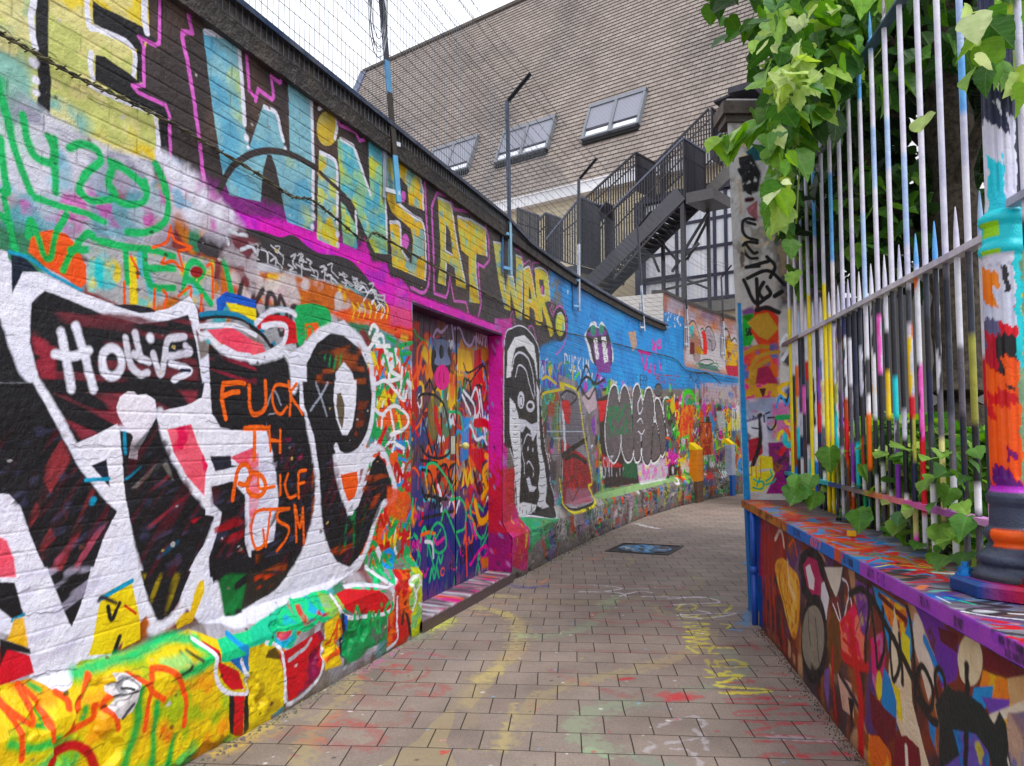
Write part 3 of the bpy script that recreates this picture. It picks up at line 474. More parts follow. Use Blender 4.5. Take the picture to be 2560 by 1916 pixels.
def paint_left2(c, C6, C7, R2, R3, N, Z4, Z5, Z6):
    # --- beyond the door: blue field above
    uA = wall_hit(1390, 900)[0]; uB = wall_hit(1705, 900, .1)[0]; uE = LU[-1]
    # lower busy ground first
    us = wall_hit(1330, 1200)[0]
    scribble(c, us - .3, uE, .1, 2.3, [(120,120,130),(160,130,150),(90,130,100),(170,90,70),(70,90,140),(190,180,180),(70,60,64),(150,150,80)], 420, .3, .12, 31, kinds='bl', drips=0)
    R2.G('330,380 900,700 1310,940 1400,1000 1480,1080 1490,1500 1980,1600 1980,1690 0,1690 150,1400 380,1290 460,1150 430,980 330,900', SK, 60, patches=[((96,172,232),.5,.55,121), ((48,136,214),.3,.55,122)])
    # bare and pink washed bricks high up at the far end
    R2.G('1290,780 1980,1060 1980,1600 1490,1500 1485,1080 1300,1010', (196,150,140), 30, patches=[((190,180,200),.4,.48,123), ((205,140,110),.3,.55,124)]); R2.G('1500,1120 1980,1260 1980,1560 1500,1470', (206,204,214), 50, .9)
    R2.G('1290,760 1330,760 1340,1040 1300,1030', (196,120,100), 12, .8)
    R2.S('1640,1060 1760,1100 1700,1050', 40, (110,90,160), .8, .5)
    rs = random.Random(8)
    for _ in range(40): R2.S([(1330 + rs.uniform(-10, 130), 1040 + rs.uniform(0, 130)), (1340 + rs.uniform(0, 130), 1050 + rs.uniform(0, 130))][:1] * 2, rs.uniform(6, 22), (215,220,232), .2)
    for t in ('480,860 480,870','1210,1080 1215,1090','1275,1110 1270,1170','1160,1090 1165,1100','1430,1090 1430,1110'): R2.S(t, 24, (226,226,232), .1)
    R2.S('480,0 481,1', 3, W)
    R2.G('450,560 380,760 420,900 450,760', (60,56,60), 30, .3)
    R2.G('1000,1210 1070,1200 1080,1330 1040,1380', (188,160,142), 8); R2.G('780,900 900,930 900,1130 850,1000', (120,180,235), 40, .6)
    # upper dark to blue soft edge, period outline
    R2.K('330,720 420,760 440,1000 360,1200', (120,112,96), .05, .4, 131, 1.2, 2)
    Z5.E(970,1460,130,300,K,10); Z5.E(970,1460,82,205,(214,210,90),8, patches=[((90,180,170),.06,.55,39)]); Z5.S('930,1280 985,1260 1035,1360 1050,1560', 26, W); Z5.S('900,1180 960,1140 1040,1230 1078,1450 1070,1700 990,1880 900,1980', 30, PK)
    # purple toothy blob on the blue
    R2.G('625,1240 660,1180 680,1130 720,1120 740,1170 770,1120 800,1150 830,1230 865,1350 860,1480 700,1480 650,1330', (232,232,240), 10, sm=True); R2.G('640,1240 680,1160 760,1180 800,1160 850,1290 855,1500 720,1500 670,1330', (40,34,44), 6, sm=True)
    R2.G('650,1230 700,1190 780,1180 820,1230 700,1250', (128,72,150), 5, sm=True); R2.G('690,1310 850,1300 850,1560 740,1560', (134,78,152), 14); R2.E(700,1195,24,48,(60,140,120),4); R2.E(770,1190,22,46,(60,140,120),4); R2.G('700,1260 735,1260 750,1440 725,1450', WH, 4); R2.G('770,1250 810,1250 830,1460 795,1480', WH, 4)
    R2.S('715,1280 740,1330 725,1390 740,1430', 6, K); R2.S('790,1280 815,1330 800,1390 815,1450', 6, K)
    # pink letters, dark words
    for t in ('1090,1370 1190,1400','1110,1380 1150,1540','1170,1400 1160,1500 1190,1560 1200,1490','1210,1280 1240,1390','1240,1300 1210,1360','1265,1280 1250,1340 1280,1340 1280,1280','1230,1500 1225,1570','1270,1470 1290,1540'): R2.S(t, 20, (226,70,160), .3)
    letters(c, 'KYIERR', N.pts('1582,960')[0], N.pts('1620,965')[0], .18, .02, (40,34,40)); letters(c, 'MDSTEET', N.pts('1640,958')[0], N.pts('1700,962')[0], .17, .02, (170,60,60)); letters(c, 'AD', N.pts('1722,952')[0], N.pts('1750,955')[0], .2, .025, (60,40,30))
    letters(c, 'UJS', N.pts('1284,868')[0], N.pts('1330,880')[0], .22, .035, (110,70,190)); letters(c, 'PUCKIM', N.pts('1412,925')[0], N.pts('1475,935')[0], .2, .03, (230,230,240))
    letters(c, 'TCANA', N.pts('1355,960')[0], N.pts('1420,970')[0], .26, .05, (120,70,170)); R2.S('1600,1560 1700,1570 1800,1656', 10, K)
    # busy band under the blue
    bz = (wall_hit(1310, 1100)[0], wall_hit(1700, 1100)[0])
    scribble(c, bz[0], bz[1] + .5, 1.5, 2.35, [PU, W, GN, YL, SK, K, MG, (110,220,60), GR, TQ], 150, .14, .03, 33, kinds='lsob')
    scribble(c, bz[0], bz[1] + .6, .6, 1.6, PAL, 230, .13, .025, 34, kinds='lsob')
    scribble(c, us - .1, uE, 0, .5, [(110,110,110),(60,60,60),GN,OR,K,(130,120,140),SK,(150,60,60),(100,120,80)], 330, .1, .02, 35, kinds='lsb')
    # RIP piece and ochre piece at the far end
    Z4.G('1250,1200 1330,1130 1400,1300 1450,1480 1440,1560 1500,1660 1270,1660 1300,1500 1260,1400', (214,170,150), 8, sm=True); Z4.G('1260,1230 1340,1180 1340,1400 1290,1440', (90,190,200), 8); Z4.G('1280,1480 1350,1500 1360,1700 1270,1700', (110,40,46), 10); Z4.G('1370,1570 1440,1560 1520,1700 1400,1700', (226,180,50), 8)
    Z4.S('1245,1190 1330,1120 1400,1250 1450,1430 1460,1560 1540,1700', 26, (60,24,30), .2); Z4.G('1470,1290 1530,1300 1590,1450 1570,1700 1510,1700 1500,1450', (240,90,90), 8); Z4.G('1540,1260 1620,1260 1710,1480 1720,1560 1640,1660 1580,1620', (170,160,176), 8); Z4.S('1460,1280 1490,1250 1530,1300 1560,1240 1620,1230 1680,1350 1725,1540 1660,1640 1650,1500 1600,1440', 22, K, .2)
    R2.G('1525,1280 1560,1200 1640,1300 1620,1480 1570,1460', (110,40,46), 10, .5); R2.G('1600,1480 1760,1500 1800,1560 1620,1520', (70,110,120), 14, .9); R2.O(1680,1470,60,24,8,(30,80,60)); R2.O(1620,1500,40,22,7,(60,150,110)); R2.O(1740,1500,40,22,7,(60,150,110))
    R2.G('1830,1260 1870,1230 1900,1300 1980,1340 1980,1560 1840,1540', (226,180,60), 10, patches=[((120,36,40),.15,.5,140), ((150,140,160),.1,.6,141)]); R2.S('1830,1300 1820,1200 1860,1190 1890,1280 1920,1260 1940,1290 1980,1300', 12, K, .2); R2.G('1840,1500 1980,1500 1980,1600 1860,1580', (190,60,90), 12)
    # tall black and white mask figure
    R2.G('-10,1340 60,1335 140,1380 200,1480 235,1656 -60,1656 -60,1390', K, 8, sm=False)
    TOT = '-70,500 -70,50 -60,-400 0,-480 80,-500 160,-440 230,-300 240,-60 260,300 290,560 320,700 330,850 370,1000 380,1120 340,1165 200,1140 60,1140 40,1080 30,900 20,700 -20,560'
    R3.G(TOT, K, 8, sm=True); R3.S(TOT, 10, W, .2)
    R3.G('-50,-50 -40,-280 20,-400 110,-420 190,-330 215,-150 220,-20 190,-200 110,-330 30,-310 0,-200 -10,-60', (238,238,244), 8)
    letters(c, 'PAHSTOEM', N.pts('1288,935')[0], N.pts('1336,935')[0], .13, .014, K, jit=.25)
    R3.S('0,-120 20,-230 70,-270 140,-220 180,-80 200,100', 16, W); R3.S('30,-60 60,-160 120,-120 150,0 190,130', 12, W)
    R3.E(78,140,30,75,W,5); R3.O(78,150,14,45,9,K); R3.E(160,195,36,50,W,5); R3.E(158,190,22,24,K,4)
    R3.G('-20,120 20,160 50,260 70,420 80,700 60,1100 48,1110 40,900 10,600 -20,420', (236,236,244), 8); R3.G('55,300 110,310 170,350 220,330 215,420 180,500 160,400 120,360 90,420 60,400', W, 8)
    R3.G('210,-20 235,60 235,300 250,560 280,700 300,880 320,1080 240,1000 225,880 240,740 215,500 220,260', (236,236,244), 8); R3.S('100,520 130,440 170,450', 12, W); R3.D('140,560', 14, W); R3.D('182,570', 13, W); R3.S('130,690 150,670 185,740 180,800', 12, W); R3.G('125,820 150,800 170,880 210,890 190,930 150,930', W, 8); R3.S('80,480 90,600 110,700 105,800', 10, W)
    R3.G('48,1040 100,1020 200,1040 300,1080 320,1060 240,960 230,1110 150,1140 60,1140', (238,238,246), 8)
    for i in range(26):
        x = 5 + (i % 2) * 225 + rs.uniform(-8, 8); y = 160 + i * 34
        R3.S([(x, y), (x + 18, y + 8), (x + 30 + i * .8, y - 4)], 5, K, .2)
    for x in (70,95,130,190,220,260): R3.S([(x, 1060), (x - 5, 1120)], 6, K)
    R3.O(180,1070,14,40,7,K)
    # green and magenta at its foot
    R3.G('60,1150 380,1160 420,1020 400,1180 300,1290 180,1400 150,1500 120,1240', (40,170,110), 20, .8); R3.G('-60,1040 30,1040 60,1150 120,1250 125,1620 -60,1560', (205,60,130), 20, .85, patches=[((190,40,44),.2,.45,150), ((215,200,60),.1,.66,151)])
    # spray can figure with yellow outline
    R3.G('400,-80 460,-60 560,-20 640,200 660,400 700,700 720,960 700,1030 560,1060 480,1060 430,960 440,700 420,300 400,100', (150,146,156), 8, patches=[((110,106,118),.12,.5,152)])
    R3.G('450,130 480,70 560,100 600,330 610,470 560,500 470,620 440,600', (112,108,120), 10); R3.G('430,480 640,640 700,860 690,1010 560,1040 470,1030 440,700', (150,40,50), 16, patches=[((205,30,40),.12,.5,153)]); R3.G('470,900 680,900 700,1000 560,1050 460,1020', (170,120,140), 30, .8)
    R3.G('430,230 450,220 470,590 455,610 440,400', W, 6); R3.S('440,620 520,560 640,480', 40, K); R3.S('460,650 540,620 640,680', 30, K); R3.S('430,130 490,190 560,110 480,60 420,100', 18, K); R3.S('430,160 450,240 490,330 500,200', 30, (215,30,44)); R3.G('440,140 500,150 480,350 450,300', (215,30,40), 10)
    R3.S('470,880 530,790 580,900 550,1020 480,900', 9, K, sm=False); R3.S('520,860 560,960', 10, OR)
    R3.S('420,90 400,300 430,600 420,900 480,1060 560,1080 700,1030', 18, K); R3.S('260,120 280,80 420,50', 18, YL); R3.S('450,0 560,60 590,200 620,420 660,640 690,850 660,880 720,960 700,1040 600,1090 490,1105 430,980 410,820', 18, (236,224,50), .2); R3.G('410,-20 450,-10 455,60 420,60', YL, 6); R3.S('380,0 300,-60 260,-40', 20, YL)
    R3.S('300,410 620,410', 10, (190,200,215), .3, .8); R3.S('360,470 420,470', 10, (190,200,215), .3, .8)
    R2.S('590,1656 640,1500 700,1656 740,1580', 24, K); R3.S('560,60 640,-60 720,0 800,-40', 20, K); R3.G('600,120 700,20 740,200 660,260', (200,180,190), 12); R3.S('590,20 660,130 720,40 740,200', 16, (24,24,40))
    # bubble letters
    R3.G('740,130 830,90 1440,130 1430,440 1440,640 1440,780 1200,840 800,900 770,600', (40,34,40), 14); R3.G('740,150 820,140 790,320 760,330', (215,30,44), 8); R3.G('1390,160 1440,150 1430,430 1410,420', (226,40,36), 8); R3.G('770,600 850,650 950,700 940,720 780,720', (190,30,40), 20); R3.G('1080,700 1340,640 1350,800 1100,860', (196,190,206), 30, patches=[((226,120,200),.12,.5,154), ((226,220,110),.08,.66,155)]); R3.G('960,690 1080,670 1080,820 950,800', (16,90,60), 20)
    BUB = ['850,60 900,30 925,170 945,60 980,30 1020,160 1045,400 1040,620 990,660 950,560 940,420 925,580 880,670 830,600 805,440 820,240',
           '1050,60 1090,20 1130,160 1160,60 1200,60 1225,200 1215,400 1205,600 1170,695 1130,640 1115,480 1105,640 1060,640 1045,400 1040,180',
           '1215,400 1240,340 1270,460 1280,600 1235,665 1200,640','1235,160 1270,150 1310,300 1330,500 1310,600 1285,600 1270,420 1245,300',
           '1310,160 1350,140 1400,220 1410,340 1380,400 1420,440 1440,560 1420,640 1360,640 1330,500 1320,320']
    for t in BUB: R3.S(smooth_pts([tuple(map(float, q.split(','))) for q in t.split()], 4, True).tolist(), 38, WH, .25, sm=False)
    for t in BUB: R3.G(t, (92,88,94), 5, sm=True, patches=[((112,100,108),.10,.6,156)])
    for t in BUB:
        q = smooth_pts([tuple(map(float, x.split(','))) for x in t.split()], 4, True).tolist(); R3.S(q + q[:1], 11, K, .2, sm=False)
    R3.E(1262,55,30,52,(90,92,100),5); R3.O(1262,55,32,54,9,K); R3.S('1080,330 1110,300 1130,340', 9, W); R3.S('1090,410 1120,435 1140,400', 9, W); R3.S('1112,450 1118,560', 8, W)
    R3.K('820,200 1040,170 1040,420 820,460', (20,130,80), .05, .5, 158, .6, 2); R3.S('1340,200 1390,300 1350,340 1385,220 1340,280 1380,360', 8, K); R3.S('1112,100 1085,180 1100,260 1130,200 1112,100', 12, W); R3.S('1335,390 1345,480', 8, W)
    letters(c, 'SNT', N.pts('1508,1195')[0], N.pts('1536,1188')[0], .3, .028, (190,194,210))
    for x in range(780, 1020, 30): R3.S([(x, 720), (x + 3, 800)], 5, W, .3, .6)
    scribble(c, us, uE, .02, .46, [K,(50,44,48),(90,60,60),(60,80,60),(80,80,100),(160,160,160)], 260, .09, .016, 37, kinds='lso')
    # pale green ledge and far graffiti
    R3.G('700,960 780,910 1000,880 1200,830 1440,780 1560,770 1560,810 1200,890 900,970 740,1000', (134,168,118), 12); R3.G('1100,840 1330,800 1340,830 1130,870', (220,220,228), 14, .8); R3.S('760,560 755,700 775,880 790,930', 14, (170,200,50), .2)
    R3.G('1440,780 1570,760 1560,640 1470,660', (222,216,210), 16, .9)
    z0 = wall_hit(1640 + 45, 1200)[0]
    scribble(c, z0 - .3, uE, .5, 2.2, [GN, OR, RD, SK, YL, W, K, (120,30,40), NV, MG, (60,60,60), (90,220,60)], 420, .2, .035, 36, kinds='lsob')
    R3.G('1460,190 1580,190 1560,420 1440,470', (240,80,36), 20, .85, patches=[((236,170,50),.1,.5,159), ((200,50,140),.1,.66,160)]); R3.S('1470,180 1490,80 1540,70 1580,130 1610,200', 34, (70,220,50), .3); R3.G('1500,180 1530,110 1570,180', (40,160,100), 10)
    R3.G('1620,0 1960,0 1990,140 1900,180 1640,150', (198,190,200), 60, .7, patches=[((140,40,60),.2,.6,161), ((50,110,200),.2,.6,162)])
    Z6.G('760,520 960,520 980,1080 770,1100', (170,50,44), 10, patches=[((226,110,50),.15,.5,163)]); Z6.S('760,530 960,530', 14, K); Z6.S('820,560 780,760 790,900 960,880 970,560', 12, (236,120,60)); Z6.S('850,580 870,800', 10, W)
    Z6.G('1040,330 1180,330 1200,620 1080,640', (180,188,196), 30, .8); Z6.O(1120,740,60,90,16,(190,200,210)); Z6.S('1050,680 1020,800 1060,960 1120,960', 14, (190,220,40)); Z6.G('1280,480 1480,460 1480,640 1300,660', (190,200,60), 30, .7); letters(c, 'RIP', N.pts('1832,1076')[0], N.pts('1856,1074')[0], .5, .05, (210,214,216))
    letters(c, 'LIEFA', N.pts('1740,1010')[0], N.pts('1800,1006')[0], .42, .06, (200,170,190))
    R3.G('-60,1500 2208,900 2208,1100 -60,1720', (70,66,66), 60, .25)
    weather(c, LU[0], 6.5, .6, 3.5, 420, 61); weather(c, LU[0], 6.2, 0, .6, 220, 62); weather(c, 8, 15, .3, 3.5, 260, 63)
    b = wall_hit(960, 1640)[0]
    c.stroke([(LU[0], .0), (U_DOOR0, .0)], .07, (84,74,50), 1.0, .6); c.stroke([(U_DOOR1, .0), (LU[-1], .0)], .10, (64,56,54), 1.0, .6)
# ------------------------------------------------------------------ other painted surfaces
def line_hit(p, d, px, py):
    """hit of a sight line with the vertical plane through p along d: distance along, height"""
    rx, ry, rz = ray(px, py); n = (-d[1], d[0]); t = (n[0] * p[0] + n[1] * p[1]) / (n[0] * rx + n[1] * ry)
    return (rx * t - p[0]) * d[0] + (ry * t - p[1]) * d[1], EYE + rz * t
A7 = math.radians(7.3); RP = (1.598 - math.sin(A7) * 2.6, 3.556 - math.cos(A7) * 2.6); RD_ = (math.sin(A7), math.cos(A7))   # low wall front line
def low_hit(px, py): return line_hit(RP, RD_, px, py)
U_LOWEND = 5.12
RU = np.concatenate([np.linspace(.2, 1.0, 20)[:-1], np.array(sorted(low_hit(x, 1500)[0] for x in np.linspace(2600, 1885, 560))), ]); RU = RU[(RU <= U_LOWEND)]; RU = np.append(RU, U_LOWEND)
RU = np.unique(RU)
cvR = Canvas(RU, np.arange(0, .8801, .0044), low_hit, (120, 60, 50), 1.0, .0045); cvR.px = lambda x, y: abs(low_hit(x, y)[1] - low_hit(x, y + 6)[1]) / 6
COP_F = .045        # coping overhang in front of the wall face
CP = (RP[0] - math.cos(A7) * COP_F, RP[1] + math.sin(A7) * COP_F)
def cop_hit(px, py):       # v: 0..0.06 the front edge, beyond that the top
    u, z = line_hit(CP, RD_, px, py)
    if z <= .93: return u, z - .87
    rx, ry, rz = ray(px, py); t = (.93 - EYE) / rz if rz < 0 else 1e3
    x, y = rx * t - CP[0], ry * t - CP[1]
    return x * RD_[0] + y * RD_[1], .06 + x * RD_[1] - y * RD_[0]
cvK = Canvas(np.concatenate([np.linspace(.2, .9, 12)[:-1], np.arange(.9, 5.6, .0085)]), np.concatenate([np.arange(0, .06, .0075), np.arange(.06, .60, .0075)]), cop_hit, (120, 118, 128), 1.0, .006)
cvK.px = lambda x, y: .0016 * (line_hit(CP, RD_, x, 1000)[0] + 1) / 3.0
def door_hit(px, py): return wall_hit(px, py, .25)
UD0 = door_hit(1025, 900)[0]; UD1 = door_hit(1262, 900)[0]
cvD = Canvas(np.linspace(UD0 - .05, UD1 + .2, 330), np.arange(.10, 2.56, .0055), door_hit, (110, 70, 80), 1.0, .005)
cvD.px = cvL.px
PLY = 6.52
def pil_hit(px, py):
    rx, ry, rz = ray(px, py); t = PLY / ry; z = EYE + rz * t
    return rx * t + .024 * (z - .93), z
cvP = Canvas(np.arange(1.95, 2.86, .005), np.arange(.88, 4.4, .0052), pil_hit, (200, 196, 196), 1.0, .005); cvP.px = lambda x, y: .0035
def gnd_hit(px, py):
    rx, ry, rz = ray(px, py); t = -EYE / rz if rz < 0 else 1e3
    return rx * t, ry * t
cvG = Canvas(np.arange(-2.4, 2.7, .0062), np.array(sorted(min(14.0, gnd_hit(1280, y)[1]) for y in np.linspace(1992, 1290, 620))), gnd_hit, (120, 108, 104), 0.0, .007)
cvG.px = lambda x, y: gnd_hit(x, y)[1] / F_PX

def paint_door(c):
    C6, C7 = Pen(c, 640, 480, 3.45, 1.35), Pen(c, 640, 960, 3.45, 1.4)
    a, b = UD0 - .05, UD1 + .2
    scribble(c, a, b, .1, 2.5, [(120,60,90),(60,50,60),(190,70,60),(60,70,120),(90,120,90),(200,120,60)], 160, .22, .1, 201, kinds='bl', drips=0)
    c.poly([(a, .1), (b, .1), (b, .85), (a, .95)], (34, 52, 122), .25, .9); c.poly([(a, 2.0), (b, 2.0), (b, 2.5), (a, 2.5)], (74, 50, 74), .2, .85)
    C6.G('1360,1120 1410,1120 1400,1300 1370,1280', (226,70,40), 20, .8); C6.G('1690,1330 2000,1340 2050,1656 1700,1656', (236,150,40), 60, .8)
    scribble(c, a, b, .8, 2.3, [RD, OR, GD, K, W, GN, TQ, (236,150,40), SK, GR, RD, OR, (120,80,60), (60,50,60)], 230, .14, .026, 202, kinds='lsob', drips=.5); scribble(c, a, b, .15, 1.0, [(60,180,120),(200,60,150),(30,50,130),(240,120,80),(90,60,120),(130,120,170),(20,24,50)], 90, .13, .02, 203, kinds='lso', drips=.5)
    for t in ('1530,1250 1560,1190 1600,1210 1650,1160','1710,1180 1760,1180 1800,1290 1850,1330 1890,1250 1900,1330','1690,1150 1710,1350'): C6.S(t, 22, (200,170,215), .3)
    letters(c, 'WAKO', C6.pts('1400,1110')[0], C6.pts('1530,1150')[0], .2, .016, K); letters(c, 'RUSHA', C6.pts('1900,1290')[0], C6.pts('2000,1350')[0], .2, .02, (230,190,215))
    C6.E(1598,1450,88,200,(24,22,30),8); C6.G('1530,1300 1590,1270 1670,1300 1650,1380 1680,1480 1600,1500 1540,1480 1555,1400', (120,130,165), 6, sm=True); C6.E(1600,1380,22,60,(40,40,54),5); C6.E(1605,1600,64,110,(226,50,140),6); C6.S('1580,1560 1580,1640', 9, K); C6.S('1620,1560 1620,1640', 9, K)
    C6.G('1740,1350 1850,1380 1870,1560 1740,1540', (246,190,40), 16); C6.G('1880,1370 1940,1350 1960,1656 1880,1656', (215,36,40), 14); C6.S('1790,1480 1830,1560 1960,1480', 16, K); C6.S('1840,1656 1960,1500 2000,1656', 16, K)
    C6.S('1400,1656 1390,1500 1400,1350 1450,1300 1490,1400 1480,1560', 26, OR)
    # left leaf scrawls
    for t in ('1400,120 1440,90 1540,100 1620,180 1660,350 1680,560 1600,640 1480,620 1420,540','1440,300 1520,600','1480,250 1560,640','1540,180 1560,560','1600,260 1600,600','1430,740 1500,760 1520,860 1470,1000 1430,900','1560,740 1640,700 1660,860 1580,1020 1540,860','1450,960 1650,1000','1440,1160 1700,1100','1420,660 1560,680'): C7.S(t, 22, K, .2)
    C7.E(1530,300,50,190,(110,110,60),30,.8); C7.S('1550,220 1560,340 1590,420', 50, (205,26,36), .3); C7.E(1465,265,26,26,(110,30,30),5)
    # right leaf: white tag, red heart, ochre hook
    for t in ('1780,100 1850,260','1790,60 1880,180 1890,300','1860,120 1900,40 1930,200 1900,300','1930,60 1960,300 1980,470','1800,400 1850,360 1900,480 1960,460 1990,520'): C7.S(t, 24, (225,225,238), .2)
    C7.S('1850,430 1840,530 1900,660 1980,620 2040,560 2030,420 1980,340 1890,340', 60, (206,28,34), .2); C7.G('1870,560 1960,560 1940,760 1900,740', (200,30,36), 14); C7.S('1980,620 2030,660 1960,760 1990,900 1950,980', 44, (240,166,40), .3); C7.S('1890,1020 1930,1180 1990,1160 2040,1020', 50, (240,166,40), .25)
    C7.S('1880,760 1900,860 1930,940', 40, (70,26,24), .4); C7.G('1780,280 1840,340 1830,640 1760,680', SK, 20, .8)
    g = (30, 180, 110)
    for t in ('1480,1480 1490,1320 1560,1200 1620,1250 1640,1400 1580,1460 1520,1400 1540,1300','1680,1000 1760,990 1810,1080 1800,1240 1730,1280','1600,1180 1640,1100 1760,1400','1470,780 1480,700 1560,700 1680,880 1700,1000','1660,240 1760,260 1780,400','1880,960 1850,1100 1900,1280 1960,1330 2000,1200','2000,1300 1920,1480 1930,1640','1480,1360 1540,1600','1910,1040 1960,1100'): C7.S(t, 20, g, .25)
    for t in ('1540,1340 1560,1380 1620,1330','1640,1360 1700,1500 1660,1560','1850,1560 1920,1450 1980,1400 2000,1450 1940,1530','1860,1200 1900,1330','2060,1040 2030,1200 2060,1400'): C7.S(t, 26, (215,60,150), .3)
    C7.S('1810,1200 1820,1656', 20, (240,90,70), .3); C7.S('2050,940 2110,1060 2100,1300 2010,1420', 22, (60,30,50), .3); C7.S('1460,1360 1520,1380 1530,1500', 24, W, .3)
    C7.G('1930,1500 2120,1480 2120,1540 1950,1600', (220,130,50), 30, .8)

def paint_low(c):
    R8, R7 = Pen(c, 1920, 1436, 3.45, 1.4), Pen(c, 1920, 960, 3.45, 1.2)
    scribble(c, RU[0], RU[-1], 0, .88, [(110,50,44),(70,40,40),(150,90,60),(90,60,110),(190,150,120),(60,50,60)], 160, .2, .08, 301, kinds='bl', drips=0)
    c.poly([(4.2, 0), (5.2, 0), (5.2, .88), (4.2, .88)], (96, 34, 36), .2, .9, patches=[((180,60,40),.1,.5,305), ((40,34,44),.12,.55,306)])
    c.poly([(5.0, 0), (5.2, 0), (5.2, .88), (5.0, .88)], (30, 70, 160), .03)
    for u in (4.55, 4.7, 4.85, 4.95): c.stroke([(u, .8), (u + .03, .5), (u - .02, .1)], .05, (190, 60, 40), .4, .8)
    c.stroke(smooth_pts([(4.98, .2), (4.9, .5), (4.96, .8)]), .03, (60, 60, 150), .4); c.stroke(smooth_pts([(4.5, .55), (4.42, .3), (4.5, .1)]), .03, K, .4)
    R7.G('-60,1140 60,1200 150,1300 140,1656 -80,1656', (170,50,36), 30, .7); R7.S('60,1340 110,1260 140,1400', 34, (226,210,200), .4); R7.S('180,1400 220,1350 250,1480', 24, (230,120,80), .4)
    R8.G('60,-60 120,-140 200,-60 270,40 275,250 250,500 215,555 180,450 130,250', (232,164,66), 14, sm=True, patches=[((240,200,120),.06,.5,310), ((190,110,40),.05,.6,311)]); R8.S('110,-80 100,60 150,260 180,420', 16, (90,40,24), .5, .7); R8.S('170,-100 190,100 230,200', 40, (245,220,180), .6, .8)
    # abstract magenta, white and grey shapes with heavy outlines
    P7 = '-10'
    R7.G('270,1500 320,1430 400,1420 470,1500 510,1656 290,1656', K, 10, sm=True)
    R8.G('280,-120 340,-190 430,-160 500,20 540,180 510,440 430,330 290,160', K, 10); R8.G('300,-80 350,-150 420,-120 460,20 480,60 440,220 400,210 330,100', (178,52,100), 8); R8.G('320,-60 360,-90 400,40 390,140 350,120', (230,226,232), 6); R8.G('460,80 490,60 530,200 510,400 480,400 450,260', (226,222,232), 6)
    R8.E(400,560,118,390,K,10); R8.E(388,550,98,280,(140,134,124),8); R8.S('345,320 350,500 362,620', 14, K); R8.S('405,380 425,600 440,760', 14, K)
    R8.S('380,830 440,930', 70, (30,26,30), .5)
    R8.G('490,-60 640,-60 620,100 590,210 540,100', (220,214,204), 10); R8.G('540,210 620,180 640,400 600,500', (120,60,60), 14)
    R8.E(585,580,62,280,(112,68,28),8); R8.S('560,420 600,700', 40, (96,54,20), .5, .7)
    for t in ('640,40 680,80 690,200 640,420 560,260','600,250 640,420 680,540','690,140 720,300 660,400'): R8.S(t, 16, (226,222,232), .2)
    R8.G('620,420 740,250 830,520 840,800 720,760 640,700', (230,80,110), 14, patches=[((240,150,130),.06,.5,312), ((220,40,50),.07,.55,313)]); R8.S('720,520 760,800 800,1100 800,1560', 110, (205,24,32), .3); R8.S('640,700 760,780 860,800', 60, (205,24,32), .3); R8.S('560,640 560,900 590,1300', 40, (190,30,36), .4); R8.S('650,560 720,620 760,560', 22, (205,30,36))
    R8.G('600,860 720,950 740,1240 640,1160', (214,176,160), 12); R8.S('620,870 700,1000 770,1130', 40, (40,34,54), .4); R8.G('690,1060 740,1080 720,1320', K, 10); R8.G('490,830 530,800 520,1180 480,960', (130,100,170), 20)
    R8.G('750,40 900,140 860,560 800,500 760,260', (124,74,150), 20, patches=[((200,170,120),.06,.6,314)]); R8.S('780,330 830,270 760,480', 8, K)
    R8.G('900,100 960,130 1180,280 1250,420 1240,640 1180,900 1080,860 1010,500', (34,140,205), 12); R8.G('970,160 1190,300 1200,430 1160,560 1060,460 1010,330', (226,120,30), 10, patches=[((240,200,60),.05,.5,315), ((120,36,36),.05,.62,316)]); R8.S('960,180 1190,400', 34, (96,24,30))
    R8.G('880,560 1010,480 1010,800 960,1100 900,900', (214,60,120), 14, patches=[((190,120,160),.06,.5,317)]); R8.E(962,960,26,130,(226,200,40),8)
    R8.G('1090,270 1130,500 1220,760 1240,1100 1340,1500 1400,1700 1240,1700 1150,1400 1060,1100 1040,800', (226,208,184), 10); R8.G('1150,480 1220,560 1210,820 1150,760', (226,216,60), 10); R8.G('1050,900 1140,1000 1160,1280 1100,1200', (232,210,60), 14)
    R8.G('1000,800 1060,900 1110,1100 1110,1350 1040,1300 980,1100', (26,130,205), 12); R8.G('880,1000 1000,1150 1110,1250 1100,1400 1000,1500 900,1300', (106,30,44), 12); R8.G('1260,330 1310,350 1400,680 1450,900 1380,1100 1300,800 1240,560', (222,206,194), 8)
    R8.G('1220,180 1500,400 1660,620 1640,900 1500,980 1440,700 1330,420 1290,330', (116,70,160), 14, patches=[((90,36,50),.08,.55,318)]); R8.S('1350,560 1440,760 1500,880', 60, (26,130,210), .3); R8.G('1470,600 1560,640 1600,760 1600,920 1500,860', (110,70,160), 10); R8.G('1470,450 1650,520 1640,680 1500,580', (90,32,42), 12)
    R8.G('1650,700 1900,640 2300,820 2300,1000 1860,780', (104,36,44), 12); R8.G('1860,830 2300,1000 2300,1500 2060,1450 1830,1000', (226,176,50), 14, patches=[((236,130,60),.08,.5,319), ((190,150,130),.1,.6,320)]); R8.G('1780,980 1950,960 1940,1060 1880,1160 1770,1080', (30,140,210), 8); R8.G('1850,1060 2090,1080 2080,1180 1930,1220', (120,90,180), 12); R8.G('2060,900 2300,860 2300,1150 2100,1150', (206,170,130), 14)
    R8.E(1752,740,106,225,(222,206,176),6)
